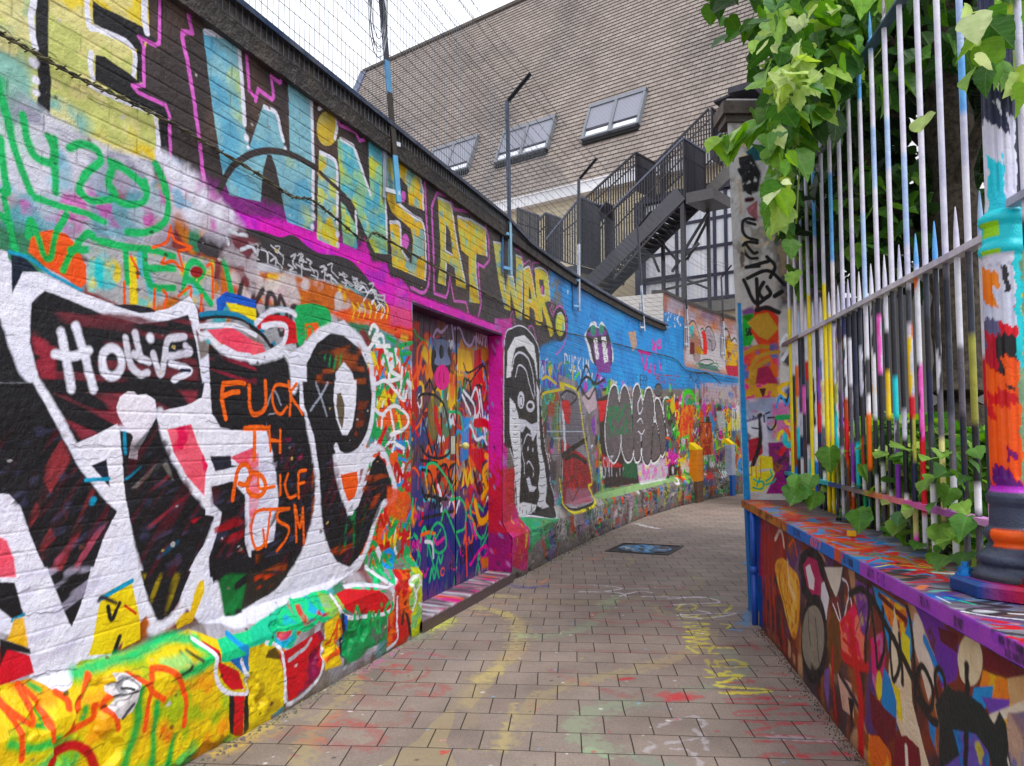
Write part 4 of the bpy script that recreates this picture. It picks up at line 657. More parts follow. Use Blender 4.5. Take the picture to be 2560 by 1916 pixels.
    R8.G('1480,1150 1760,1150 1900,1400 1920,1700 1480,1700', (40,120,190), 14, patches=[((120,90,170),.08,.5,321), ((200,190,70),.07,.6,322)]); R8.G('1100,1400 1190,1390 1300,1500 1320,1700 1090,1700', (120,24,36), 12); R8.G('870,1380 960,1400 1060,1540 1060,1700 860,1700', (232,110,36), 12, patches=[((240,160,50),.06,.55,323)]); R8.S('1190,1500 1200,1700', 50, (232,220,210), .3); R8.G('1380,1250 1450,1300 1440,1500 1400,1380', (34,130,205), 8)
    R8.S('1930,1250 2260,1120', 56, (224,212,196), .2); R8.G('2070,1200 2300,1180 2300,1700 2120,1700 2060,1450', (136,112,128), 20, patches=[((190,160,140),.1,.5,324), ((100,110,160),.08,.6,325)]); R8.S('2050,1500 2100,1700', 20, (226,220,210))
    bk = (22, 22, 22)
    for t, w in (('700,170 800,130 900,220 1010,420 1150,700 1230,880',46),('860,120 870,300 840,560 840,740',46),('880,200 920,560 950,800 1000,640 990,300',44),('1130,520 1140,700 1160,940',44),('1050,520 1060,760 1090,920 1130,760 1090,560 1050,540',40),('1200,290 1240,500 1250,800 1270,1140',46),('1270,900 1310,790 1370,860 1420,1000 1400,1160 1320,1080 1270,900',48),('1460,1060 1440,900 1470,810 1520,880 1540,1040 1500,1120',44),('1290,1080 1400,1250 1460,1280',50),('1720,790 1730,1100 1720,1400 1710,1640',60)): R8.S(t, w, bk, .25)
    R8.G('1440,1120 1560,950 1600,1000 1700,1010 1850,1120 1960,1290 2000,1180 2060,1280 2080,1500 2060,1700 1950,1700 1900,1520 1800,1380 1600,1340 1660,1560 1480,1700 1480,1300', (22,34,34), 12)
    c.stroke([(RU[0], .005), (RU[-1], .005)], .05, (70, 60, 56), .9, .5)

def paint_coping(c):
    R8, R7 = Pen(c, 1920, 1436), Pen(c, 1920, 960)
    u0, u1 = c.U[0], c.U[-1]
    scribble(c, u0, u1, .06, .6, [(130,130,145),(90,90,100),(160,150,150),(100,120,150),(150,110,90),(120,90,110)], 120, .15, .06, 401, kinds='bl', drips=0)
    scribble(c, 2.2, u1, .07, .34, [(190,60,50),(210,110,70),(150,110,60),(70,140,200),(200,70,60),(110,120,60),(180,80,70)], 200, .12, .03, 402, kinds='ls', drips=0, a=.85)
    scribble(c, u0, 2.4, .07, .5, [(30,100,180),(200,40,40),(220,220,225),(40,40,60),(60,190,180),(100,70,130),(220,140,110),K], 110, .1, .03, 403, kinds='lsb', drips=0, a=.85)
    # front edge band
    def band(a, b, col): c.poly([(a, -.01), (b, -.01), (b, .062), (a, .062)], col, .02)
    e = lambda x, y: c.hit(x, y)[0]
    x1 = R7.pts('160,1240')[0][0]; x2 = R7.pts('570,1430')[0][0]; x3 = R7.pts('625,1460')[0][0]; x4 = R7.pts('790,1590')[0][0]
    band(u0, x4, (152, 86, 184)); c.poly([(u0, .0), (x4, .0), (x4, .06), (u0, .06)], (170, 96, 190), .02, .5, patches=[((140,80,190),.08,.5,410)])
    band(x4, x3, (48, 120, 200)); band(x3, x2, (206, 90, 50)); band(x2, x1, (40, 110, 200)); band(x1, u1, (140, 80, 50)); c.poly([(x1, .0), (u1, .0), (u1, .06), (x1, .06)], (190, 110, 50), .02, .9, patches=[((60,44,40),.06,.5,411), ((150,150,60),.05,.6,412)])
    for t, w, col in (('640,1500 1000,1500 1150,1520',26,(224,60,50)),('850,1540 960,1500 1100,1530 1060,1560',34,(210,30,40)),('920,1580 1100,1560 1300,1580 1500,1600',26,(240,216,50)),('1030,1600 1250,1590 1400,1640',50,(208,26,36)),('1300,1560 1500,1600',30,(240,216,50)),('700,1420 900,1400 1100,1440',22,(210,70,60)),('1000,1440 1230,1460',22,(240,216,60)),('880,1480 940,1460 1000,1540 1150,1580','16',(20,150,130)),('1180,1490 1300,1590',16,(20,150,130)),('300,1240 500,1240 640,1280',24,(70,150,220)),('250,1140 380,1140',14,(210,50,50)),('340,1290 480,1330 560,1320',26,(200,60,60)),('530,1300 620,1310',12,(240,216,60)),('560,1240 700,1250',12,(80,160,220)),('500,1350 700,1360 900,1390',22,(226,120,90)),('1140,1480 1260,1520',26,(50,150,220))): R7.S(t, float(w) * .8, col, .3)
    for t, w, col in (('1180,0 1400,-10 1560,60',50,(206,26,36)),('1200,70 1560,60',36,(206,26,36)),('1400,150 1550,140',26,(80,210,190)),('1540,200 1780,260',30,(60,190,170)),('1680,320 1900,360 2260,400',34,(232,232,238)),('1450,190 1570,250',14,(225,225,232)),('2080,540 2160,560 2260,560',60,(210,24,30)),('1930,480 2100,520',40,(30,40,60)),('1640,270 1900,300',30,(110,70,120)),('1500,160 1640,220',40,(70,90,170))): R8.S(t, w, col, .35)
    R8.S('2090,340 2260,350', 40, (226,226,232), .4); R8.S('1900,420 2260,450', 30, (50,110,180), .4)
    # small handwriting on the edge
    z = .016
    def note(text, x, y, h, w=.0035, col=(30, 20, 40), kx=.7):
        u = line_hit(CP, RD_, x, y)[0]; c.ms = .0025
        letters(c, text, (u, .008 + 0), (u - len(text) * h * kx, .008), h, w, col, seed=3)
        c.ms = .006
    u = e(1985, 1330); letters(c, 'BONK', (e(1984,1335), .015), (e(2003,1345), .015), .035, .009, (24,30,90)); letters(c, '607', (e(2026,1350), .008), (e(2054,1366), .008), .045, .012, (236,110,60)); letters(c, 'UX PONGO', (e(2109,1400), .014), (e(2133,1414), .014), .03, .007, (24,30,70))
    letters(c, 'JOYO', (e(2168,1425), .014), (e(2186,1436), .014), .034, .007, (40,20,60)); letters(c, 'GIS', (e(2193,1450), .01), (e(2215,1462), .01), .04, .006, (40,20,60)); letters(c, 'ARXIVI', (e(2300,1520), .012), (e(2328,1530), .012), .035, .006, (40,20,60)); letters(c, 'CRIMNY', (e(2385,1550), .01), (e(2408,1560), .01), .03, .005, (40,20,60))
    letters(c, 'ANJALISE + SOANLE', (e(2496,1608), .033), (e(2562,1640), .033), .021, .005, (30,16,50)); letters(c, '2022 EUROPA', (e(2512,1632), .006), (e(2562,1656), .006), .02, .005, (30,16,50))
    # yellow cord, back of the coping darker at the far end
    c.poly([(4.4, .3), (5.6, .2), (5.6, .6), (4.4, .6)], (70, 66, 70), .1, .7)

def paint_pillar(c):
    R6, R7, R3, R2 = Pen(c, 1920, 480, 3.45, 1.3), Pen(c, 1920, 960), Pen(c, 1280, 960), Pen(c, 1280, 480, 3.45, 1.35)
    Z = Pen(c, 1560, 440, 6.9, 1.4); Z6 = Pen(c, 1640, 980, 6.9, 1.25); Q = Pen(c, 1820, 240, 9.2); R1 = Pen(c, 1280, 0)
    c.poly([(1.8, 2.9), (3, 2.9), (3, 4.5), (1.8, 4.5)], (196, 194, 196), .1, patches=[((150,146,140),.1,.55,501), ((210,190,150),.12,.62,502)])
    R6.G('60,200 500,100 600,900 100,1000', (60,60,80), 60, .85, patches=[((190,170,140),.14,.55,503), ((120,60,110),.2,.6,504)])
    Q.G('150,420 400,400 700,380 900,420 880,520 400,500 200,470', (120,110,96), 60, .7); Q.G('400,1300 620,1130 900,1110 900,1480 600,1500 480,1400', (22,78,88), 30); Q.G('240,1420 480,1360 620,1500 560,1656 280,1656', (22,20,24), 16)
    R1.G('1960,1380 2060,1330 2150,1500 2120,1656 1990,1656', K, 20, patches=[((200,200,200),.05,.62,505)])
    Z.S('2000,-100 2060,0 2200,20', 60, K, .3); Z.G('2100,200 2208,180 2208,340 2120,300', K, 14); Z.S('2120,420 2208,400', 60, (60,20,30), .4); Z.G('2110,560 2300,420 2300,800 2140,640', (150,60,80), 20, .8); Z.S('1960,80 1990,200 2020,640', 30, (200,170,130), .6, .6)
    for t in ('2250,760 2120,740 2050,800 2050,960 2130,1060 2300,1110','2120,800 2260,840','2300,1160 2140,1140 2060,1200 2080,1320 2180,1420 2300,1420','2090,1160 2230,1330 2300,1320'): Z.S(t, 38, K, .2)
    Z.G('1990,1240 2080,1220 2080,1560 2010,1600', (80,56,40), 20, .8, patches=[((220,210,190),.03,.5,506)])
    for t in ('2030,745 2208,680 2350,800','2000,760 2100,960 2208,900','2110,750 2120,1000','2170,780 2130,860 2170,920 2230,880 2200,820','2060,640 2208,600','2020,650 2130,640'): R2.S(t, 24, K, .2)
    R6.S('-10,560 60,640 20,740', 24, K, .2); R6.S('60,900 120,860', 30, K)
    R2.G('1980,1020 2080,990 2100,1080 1990,1100', (110,50,130), 24, .9); R2.G('1985,1070 2080,1050 2130,1130 2060,1330 1985,1350', (40,170,60), 16, patches=[((60,110,40),.06,.55,507)]); letters(c, 'SAD', R2.pts('2020,1240')[0], R2.pts('2080,1230')[0], .06, .012, K)
    R2.G('2100,1000 2208,980 2300,1080 2300,1400 2130,1330 2060,1200', (214,60,30), 16); R2.G('2110,1060 2208,1040 2300,1180 2208,1280 2130,1250 2030,1130', (196,156,84), 12); R2.S('2110,1020 2200,1000 2300,1040', 30, K, .3)
    R2.G('1985,1340 2300,1300 2300,1660 1990,1660', (220,110,60), 30, patches=[((60,110,180),.06,.55,508), ((226,90,140),.08,.55,509)]); 
    R3.G('1995,-20 2300,-20 2300,200 2000,180', (206,160,80), 20, patches=[((222,80,150),.05,.5,510), ((90,200,200),.05,.66,511)])
    for t in ('2050,1656 2080,1480 2180,1400 2300,1380','2090,1656 2110,1520 2208,1450','1990,1400 2110,1340 2208,1340'): R2.S(t, 26, (190,150,80), .2)
    R2.G('2120,1520 2208,1500 2300,1656 2100,1656', (160,40,80), 16); Z6.G('1780,-60 1900,-60 1870,60 1840,90', (80,30,30), 8)
    Z6.G('1530,130 2300,80 2300,900 1850,820 1560,420', (150,160,188), 40, patches=[((210,110,170),.1,.6,512), ((180,176,190),.08,.5,513)]); Z6.G('2000,200 2300,150 2300,900 2000,780', (206,110,166), 50, .8, patches=[((206,180,60),.06,.62,514)])
    Z6.G('1560,500 1790,480 1780,740 1700,780 1560,640', (214,214,226), 16); Z6.G('1590,830 1760,780 1840,920 1840,1060 1700,1180 1600,1200', (170,30,50), 20); Z6.G('1540,660 1640,760 1600,900 1560,860', (60,40,90), 30, .8)
    Z6.S('1800,400 1800,700 1790,900 1740,1080 1640,1340 1590,1480', 54, K, .2); Z6.S('1930,450 2050,450 2060,560 1980,660 1900,580', 24, K, .2); Z6.S('1650,620 1780,640', 20, K); Z6.S('1590,500 1750,440', 30, (90,90,120), .5); Z6.S('1850,480 1880,700 1900,900 1900,1350', 70, (200,196,216), .4)
    for t in ('1680,420 1690,480','1760,400 1780,500','1860,400 1870,520','1890,380 1960,350'): Z6.S(t, 22, (50,50,70), .2)
    Z6.G('1930,880 2300,860 2300,1400 2100,1500 1960,1200', (130,30,110), 24, patches=[((24,20,30),.07,.5,515), ((150,90,60),.06,.62,516)]); Z6.G('1780,1100 2000,1120 2020,1320 1760,1340', (222,206,60), 20); Z6.G('1560,1300 1760,1280 1780,1400 1600,1430', (226,210,110), 14)
    Z6.G('1600,1450 1750,1400 2000,1340 2060,1440 1950,1600 1850,1720 1620,1720', (226,214,80), 12); Z6.G('2060,1400 2300,1320 2300,1760 1900,1760', (150,36,120), 16)
    for t in ('1680,1500 1760,1560 1830,1540 1860,1620 1800,1680 1680,1650','1740,1620 1790,1490','1970,1350 2000,1450 1900,1540','1900,1600 2010,1560 2060,1500'): Z6.S(t, 24, (50,180,160), .25)
    for x in (1650, 1725, 1805): Z6.S([(x, 1150), (x + 2, 1500)], 7, (190,40,30))
    for x in (1600, 1640, 1690): Z6.S([(x, 460), (x + 3, 620)], 6, (190,190,210))
    c.poly([(1.95, .88), (2.01, .88), (2.0, 2.6), (1.97, 2.6)], (52,140,205), .01)
    scribble(c, 2.35, 2.86, .9, 2.3, PAL, 60, .12, .03, 520, kinds='lsob')

def paint_ground(c):
    R3, R4, R8, C8 = Pen(c, 1280, 960), Pen(c, 1280, 1436), Pen(c, 1920, 1436), Pen(c, 640, 1436)
    Y = (192,174,108); G = (150,176,140); R = (176,50,58); Wt = (214,208,214); O = (206,120,80)
    def S(p, t, w, col, a=.5, soft=.5): 
        P = smooth_pts(p.pts(t), 5); c.stroke(P, w, col, soft, a, rough=1.2)
    for t, w in (('-340,1500 -100,1300 0,1180 150,1060 300,900 420,760 560,600 610,450',.13),('380,1656 470,1400 600,1200 800,1000 860,800',.12)): S(C8, t, w, Y, .55)
    S(C8, '1840,1300 1920,1000 2100,800 2200,600 2208,440', .11, Y, .35); C8.G('1060,1656 1400,1430 1500,1300 1640,1180 1720,1170 1700,1300 1640,1450 1740,1656', Y, 6, .5); C8.G('1500,1290 1650,1170 1860,1160 1960,1040 2160,830 2090,780 1870,900 1740,1000 1650,1160', Y, 6, .35)
    S(C8, '2208,1100 2170,1300 2120,1500', .05, Y, .4); S(R4, '-300,900 -100,800 30,700 80,540 60,430 -100,330 -330,300', .14, Y, .55); S(R4, '-100,1500 60,1280 250,1060 500,960 830,880 1300,760 1560,660 1650,560 1700,500', .14, Y, .5); S(R4, '-600,170 0,210 400,240 800,240 1100,210', .16, Y, .4); S(R4, '1220,280 1270,330 1360,340', .1, Y, .5); S(R4, '1560,20 1640,80 1500,160 1300,180', .12, Y, .4)
    S(R4, '80,530 350,530 600,470 760,350 820,260 900,190', .13, G, .55); S(R4, '1080,1120 900,1130 650,1220 560,1300 600,1420 830,1520', .16, G, .6); S(R4, '1560,1000 1760,960', .13, G, .5); S(R4, '1850,660 1930,760 1990,880', .15, G, .5); S(R4, '660,1520 850,1590', .05, G, .6); S(R4, '1740,20 1000,60', .1, G, .4); S(R4, '1130,1600 1350,1656', .08, (120,170,150), .4)
    for t, w, a in (('570,380 1000,430 1250,400 1450,480 1600,490',.04,.6),('680,370 780,320 1200,320',.04,.6),('1210,350 1290,370 1400,380',.04,.6),('560,520 850,520 1400,540 1640,580',.05,.4),('560,660 900,670 1480,680',.05,.4),('350,850 600,940 900,1030 1010,1060',.06,.35),('330,830 550,840',.05,.35),('1640,620 2060,625 2120,650 2040,590',.03,.7),('900,110 1450,110 1430,140',.04,.6),('960,240 1380,240 1330,290',.04,.6),('820,1000 980,1060 1200,1000',.05,.3),('940,910 1040,900',.04,.9),('1800,940 2060,930 1990,900',.035,.7),('1830,1000 2208,1080',.035,.6),('370,110 660,120 500,100',.08,.45),('900,80 1200,60',.04,.5)): S(R4, t, w, R, a)
    for t in ('0,860 130,870','0,990 270,1010','0,1060 320,1060','0,1110 330,1130','0,1160 320,1130','100,1210 480,1215','0,1290 500,1290','0,1320 500,1260','0,1400 300,1400 560,1440','0,1450 560,1460','200,1490 340,1600','0,1560 700,1560','560,1540 740,1570'): S(R8, t, .04, (190,44,60), .6)
    S(R8, '0,1410 560,1440', .05, (200,200,210), .5)
    for t in ('1850,1080 2208,1080','1860,1110 2208,1120','2208,1180 1950,1190 1960,1220 2208,1215','1980,1270 2208,1270','2208,1330 2050,1360 2080,1390 2208,1390','2120,1450 2208,1450','2150,1580 2208,1580'): S(R4, t, .035, (190,44,60), .65)
    c.poly([c.hit(*p) for p in ((1656,1752),(1690,1732),(1712,1742),(1728,1738),(1728,1752),(1700,1756),(1660,1756))], (206,52,60), .03, .75); S(R4, '1320,1050 1540,1050', .1, (206,52,60), .7)
    for t, w in (('1290,290 1500,280 1590,270',.0),('1420,300 1480,260 1590,275 1540,310 1420,310',.028),('1440,380 1560,370 1620,350',.028),('1460,350 1700,380 1860,310 1870,270 1690,270',.03),('1470,420 1700,430 1480,460 1700,470 1500,500 1680,500',.03),('1480,520 1700,520 1490,550 1700,560 1500,580 1690,600 1510,620 1600,680',.03),('1560,630 1890,640',.035),('1740,620 1700,680 1760,690',.03),('1680,740 1700,790 1780,800 1740,740','.03'),('1780,760 1900,740 2010,790 1880,810 1800,790',.035),('1680,830 1760,870 1880,840',.035),('1680,890 1980,880 1760,960 2100,990 2208,1020 1800,1030',.04),('1810,430 1880,440 1850,470',.025)):
        if float(w): S(R4, t, float(w), (216,206,50), .8)
    for t in ('670,95 880,110 940,130 800,150','580,155 900,160 1000,200','880,130 1180,130','930,190 1100,150 1200,160','1120,195 1640,205','1350,215 1640,200 1780,245 1390,265','1590,310 1700,340 1430,355 1630,385','1700,340 1930,340 1720,380'): S(R4, t, .03, Wt, .85, .3)
    for t in ('1260,1320 1400,1260 1580,1230 1660,1290 1640,1320','1560,1340 1640,1400 1670,1520','1320,1460 1600,1420','1380,1510 1520,1520 1600,1600 1640,1656','1180,1450 1240,1480 1180,1500 1150,1530'): S(R4, t, .03, Wt, .6)
    S(R3, '1080,1210 1250,1250', .12, (226,226,230), .7); S(R3, '1700,1010 1960,990', .25, (220,220,224), .4); S(R3, '1100,1220 1280,1250', .05, (226,226,230), .8)
    for t, w, col, a in (('450,1530 700,1520 800,1470',.06,O,.5),('620,1490 720,1520',.06,O,.5),('340,1580 600,1570',.06,O,.4),('980,1290 1300,1340 1700,1330',.06,G,.5),('1300,1280 1560,1280 1400,1310 1700,1300',.05,(120,160,200),.4),('1600,1490 1900,1500 2060,1470',.04,(120,150,200),.5),('1100,1510 1640,1500',.04,R,.4),('1600,1440 1900,1430 2050,1450',.05,R,.4),('900,1640 1500,1656',.05,R,.4),('1280,1150 1450,1130 1560,1140',.08,O,.5),('1550,1090 1700,1110',.08,R,.4),('1750,1190 2000,1190',.1,R,.3),('1000,1500 1040,1540 980,1560',.1,Y,.5),('1600,1390 2040,1400',.06,G,.35),('1500,1240 1900,1230',.08,Y,.3)): S(R3, t, w, col, a)
    S(R4, '20,100 120,120 230,110 300,105', .09, (66,70,140), .8); S(R4, '130,60 260,70 300,40 250,90', .04, O, .7); S(R4, '1700,200 1800,210', .05, (80,170,110), .6); S(R4, '2000,440 2060,330 2090,300', .1, (70,150,210), .7); S(R4, '1900,480 1960,485', .04, (70,160,220), .8); c.stroke([R3.pts('2020,1550')[0]] * 2, .12, (70,160,220), .3, .9)
    for t, w in (('880,900 1060,760 1270,790 1290,840 1120,850','.05'),('560,1420 760,1450 1000,1500 1080,1410 900,1310 640,1310 480,1400','.08'),('300,1340 520,1320 640,1250','.07'),('1300,960 1560,950 1620,990 1560,1050 1400,1040','.06')): S(C8, t, float(w), (176,70,68), .32)
    # over-spray along the foot of the walls and the red ovals at the left
    for t, w, a in (('240,1400 400,1340 640,1300',.1,.4),('440,1440 700,1500 1000,1500 1060,1400 960,1330 700,1300',.09,.35),('640,1230 780,1180 760,1240 1000,1300 1260,1290 1330,1180',.07,.4),('920,1060 980,1120 1200,1120',.1,.35),('1140,990 1600,960 1560,1040 1400,1020',.07,.4),('1100,800 1300,790 1290,840 1100,830',.06,.6),('1180,780 1190,880',.03,.6),('900,880 1050,950 1300,930 1470,870 1470,800',.03,.6),('1270,700 1400,680 1620,710',.05,.7),('1260,720 1450,740',.07,.5),('1880,580 2000,570 1990,600',.03,.4)): S(C8, t, w, (180,52,56), a * .95)
    S(C8, '1440,500 1600,440 1660,400', .16, (216,222,60), .75, .9); S(C8, '1380,570 1440,520', .12, (140,200,150), .5, .9); S(C8, '880,850 1100,730 1220,640', .07, (206,100,170), .6, .9); S(C8, '0,1360 200,1240 340,1200', .1, (200,180,60), .5, .9); S(C8, '-300,1560 100,1330', .12, (216,180,50), .6, .9); S(C8, '400,1040 700,960', .1, (170,160,60), .4, .9); S(C8, '1960,130 2208,90', .03, (90,70,140), .8); S(C8, '2000,180 2208,190', .1, (206,196,120), .5); S(C8, '1940,260 2060,235 2170,260 2060,270', .025, (220,160,90), .7); S(C8, '1730,320 1900,345 2040,355', .025, (220,160,90), .7); S(C8, '1760,240 2100,330 2208,380', .1, (206,190,100), .4)
    S(C8, '800,1183 826,1186', .012, W, 1); S(C8, '1600,1540 1670,1530 1600,1560', .02, (206,50,50), .9); S(C8, '1600,1440 1640,1440', .02, (230,120,160), .8)
    rs = random.Random(77)
    for _ in range(420):
        y = rs.uniform(2.8, 11) ; x = rs.uniform(-1.6, 2.0); col = rs.choice([(220,216,210), (60,54,54), (60,54,54), (200,190,90), (190,70,70), (120,170,210), (240,240,240)])
        c.stroke([(x, y), (x + rs.uniform(-.01, .01), y + .004)], rs.uniform(.008, .022), col, .3, .8)
    for _ in range(70):
        y = rs.uniform(2.9, 10); x = rs.uniform(-1.5, 1.8); col = rs.choice([(150,130,120), (90,80,84), (150,150,130), (170,120,110), (130,140,160)])
        c.stroke([(x, y), (x + rs.uniform(-.3, .3), y + rs.uniform(-.2, .2))], rs.uniform(.05, .3), col, 1.0, .25)
# ------------------------------------------------------------------ scene helpers
COL = scene.collection
def tag(o, label=None, cat=None, group=None, kind=None):
    if label: o['label'] = label
    if cat: o['category'] = cat
    if group: o['group'] = group
    if kind: o['kind'] = kind
    return o
def empty(name, loc, label, cat, group=None):
    o = bpy.data.objects.new(name, None); COL.objects.link(o); o.location = loc; o.empty_display_size = .1
    return tag(o, label, cat, group)
def wloc(o):
    v = Vector((0, 0, 0))
    while o is not None: v = v + o.location; o = o.parent
    return v
def mk(name, verts, faces, mat, parent=None, col=None, uvz=None, smooth=False, loc=None):
    """one mesh object from world coordinates; faces a list or an (n,4) array"""
    me = bpy.data.meshes.new(name); V = np.asarray(verts, np.float32).reshape(-1, 3)
    base = Vector(loc) if loc is not None else Vector((0, 0, 0))
    off = wloc(parent) + base if parent is not None else base
    V = V - np.array(off, np.float32)
    if isinstance(faces, np.ndarray):
        n, k = faces.shape
        me.vertices.add(len(V)); me.vertices.foreach_set('co', V.ravel())
        me.loops.add(n * k); me.loops.foreach_set('vertex_index', faces.astype(np.int32).ravel())
        me.polygons.add(n); me.polygons.foreach_set('loop_start', (np.arange(n) * k).astype(np.int32))
        me.update(calc_edges=True)
    else:
        me.from_pydata(V.tolist(), [], faces); me.update()
    if col is not None:
        c = np.asarray(col, np.float32)
        if c.shape[1] == 3: c = np.concatenate([c, np.ones((len(c), 1), np.float32)], 1)
        a = me.color_attributes.new('Col', 'FLOAT_COLOR', 'POINT'); a.data.foreach_set('color', c.ravel())
    if uvz is not None:
        a = me.attributes.new('uvz', 'FLOAT_VECTOR', 'POINT'); a.data.foreach_set('vector', np.asarray(uvz, np.float32).ravel())
    if smooth: me.polygons.foreach_set('use_smooth', np.ones(len(me.polygons), bool))
    me.materials.append(mat)
    o = bpy.data.objects.new(name, me); COL.objects.link(o); o.location = base
    if parent is not None: o.parent = parent
    return o
def canvas_mesh(name, cv, pos, mat, parent, drop=None, smooth=True, u0=None, u1=None, alpha=False, **kw):
    i0 = 0 if u0 is None else max(0, np.searchsorted(cv.U, u0)); i1 = len(cv.U) if u1 is None else min(len(cv.U), np.searchsorted(cv.U, u1) + 1)
    U = cv.U[i0:i1]; V = cv.V; nU, nV = len(U), len(V)
    UU, VV = np.meshgrid(U, V); P = pos(UU, VV)
    idx = np.arange(nU * nV).reshape(nV, nU)
    F = np.stack([idx[:-1, :-1], idx[:-1, 1:], idx[1:, 1:], idx[1:, :-1]], -1).reshape(-1, 4)
    if drop is not None:
        cu = (UU[:-1, :-1] + UU[1:, 1:]) / 2; cz = (VV[:-1, :-1] + VV[1:, 1:]) / 2; F = F[~drop(cu, cz).ravel()]
    used = np.zeros(nU * nV, bool); used[F.ravel()] = True; mp = np.cumsum(used) - 1; F = mp[F]
    C = cv.C[:, i0:i1].reshape(-1, 3); A = cv.A[:, i0:i1].reshape(-1, 1) if alpha else np.ones((nU * nV, 1), np.float32)
    return mk(name, P.reshape(-1, 3)[used], F, mat, parent, np.concatenate([C, A], 1)[used], np.stack([UU.ravel(), VV.ravel(), 0 * VV.ravel()], 1)[used], smooth, **kw)
class MB:
    def __init__(s): s.v = []; s.f = []; s.c = []
    def add(s, vs, fs, col=None):
        b = len(s.v); s.v += [tuple(v) for v in vs]; s.f += [tuple(b + i for i in f) for f in fs]; s.c += [lin(col) if col is not None else lin((128, 128, 128))] * len(vs); return s
    def hexa(s, p, col=None):       # p: 8 points, bottom ring 0-3 then top ring 4-7
        return s.add(p, [(0,3,2,1), (4,5,6,7), (0,1,5,4), (1,2,6,5), (2,3,7,6), (3,0,4,7)], col)
    def box(s, x0, y0, z0, x1, y1, z1, col=None):
        return s.hexa([(x0,y0,z0),(x1,y0,z0),(x1,y1,z0),(x0,y1,z0),(x0,y0,z1),(x1,y0,z1),(x1,y1,z1),(x0,y1,z1)], col)
    def bar(s, p, q, w, h, up=(0, 0, 1), col=None):
        p = Vector(p); q = Vector(q); d = (q - p).normalized(); r = d.cross(Vector(up))
        if r.length < 1e-4: r = d.cross(Vector((1, 0, 0)))
        r = r.normalized() * w / 2; u = r.cross(d).normalized() * h / 2
        return s.hexa([p-r-u, p+r-u, q+r-u, q-r-u, p-r+u, p+r+u, q+r+u, q-r+u], col)
    def tube(s, P, r, n=6, col=None, cap=True):
        P = [Vector(p) for p in P]; rings = []; up = Vector((0, 0, 1)); b = len(s.v)
        R = r if isinstance(r, (list, tuple)) else [r] * len(P)
        for i, p in enumerate(P):
            d = (P[min(i + 1, len(P) - 1)] - P[max(i - 1, 0)]).normalized(); a = d.cross(up)
            if a.length < .05: a = d.cross(Vector((1, 0, 0)))
            a.normalize(); c = a.cross(d)
            for k in range(n):
                t = 2 * math.pi * k / n; s.v.append(tuple(p + a * math.cos(t) * R[i] + c * math.sin(t) * R[i])); s.c.append(lin(col) if col is not None else lin((128,)*3))
        for i in range(len(P) - 1):
            for k in range(n): s.f.append((b+i*n+k, b+i*n+(k+1)%n, b+(i+1)*n+(k+1)%n, b+(i+1)*n+k))
        if cap: s.f.append(tuple(b + k for k in range(n))[::-1]); s.f.append(tuple(b + (len(P)-1)*n + k for k in range(n)))
        return s
    def build(s, name, mat, parent=None, smooth=False, **kw): return mk(name, s.v, s.f, mat, parent, s.c, None, smooth, **kw)

# ------------------------------------------------------------------ materials
class NT:
    def __init__(s, name):
        s.m = bpy.data.materials.new(name); s.m.use_nodes = True; s.t = s.m.node_tree; s.n = s.t.nodes; s.b = s.n['Principled BSDF']; s.out = s.n['Material Output']
    def new(s, t, **kw):
        n = s.n.new(t)
        for k, v in kw.items():
            if k in n.inputs.keys(): n.inputs[k].default_value = v
            else: setattr(n, k, v)
        return n
    def link(s, a, b): s.t.links.new(a, b)
    def attr(s, name): return s.new('ShaderNodeAttribute', attribute_name=name)
    def noise(s, scale, detail=4, rough=.6, vec=None):
        n = s.new('ShaderNodeTexNoise'); n.inputs['Scale'].default_value = scale; n.inputs['Detail'].default_value = detail; n.inputs['Roughness'].default_value = rough
        if vec is not None: s.link(vec, n.inputs['Vector'])
        return n
    def ramp(s, src, a, b, lo=(0,0,0,1), hi=(1,1,1,1)):
        r = s.new('ShaderNodeValToRGB'); r.color_ramp.elements[0].position = a; r.color_ramp.elements[1].position = b; r.color_ramp.elements[0].color = lo; r.color_ramp.elements[1].color = hi; s.link(src, r.inputs[0]); return r
    def mix(s, f, a, b, mode='MIX'):
        n = s.new('ShaderNodeMixRGB', blend_type=mode)
        for i, v in enumerate((f, a, b)):
            if hasattr(v, 'links'): s.link(v, n.inputs[i])
            elif isinstance(v, tuple): n.inputs[i].default_value = v if len(v) == 4 else v + (1,)
            else: n.inputs[i].default_value = v
        return n.outputs[0]
    def bump(s, h, strength, dist, prev=None):
        b = s.new('ShaderNodeBump'); b.inputs['Strength'].default_value = strength; b.inputs['Distance'].default_value = dist; s.link(h, b.inputs['Height'])
        if prev is not None: s.link(prev, b.inputs['Normal'])
        return b.outputs['Normal']
    def geo(s): return s.new('ShaderNodeNewGeometry').outputs['Position']
    def fin(s, color=None, rough=.5, normal=None, spec=.5, metal=0.0):
        if color is not None:
            if isinstance(color, tuple): s.b.inputs['Base Color'].default_value = color if len(color) == 4 else color + (1,)
            else: s.link(color, s.b.inputs['Base Color'])
        s.b.inputs['Roughness'].default_value = rough; s.b.inputs['Specular IOR Level'].default_value = spec; s.b.inputs['Metallic'].default_value = metal
        if normal is not None: s.link(normal, s.b.inputs['Normal'])
        return s.m
def L3(c): return tuple(float(x) for x in lin(c))
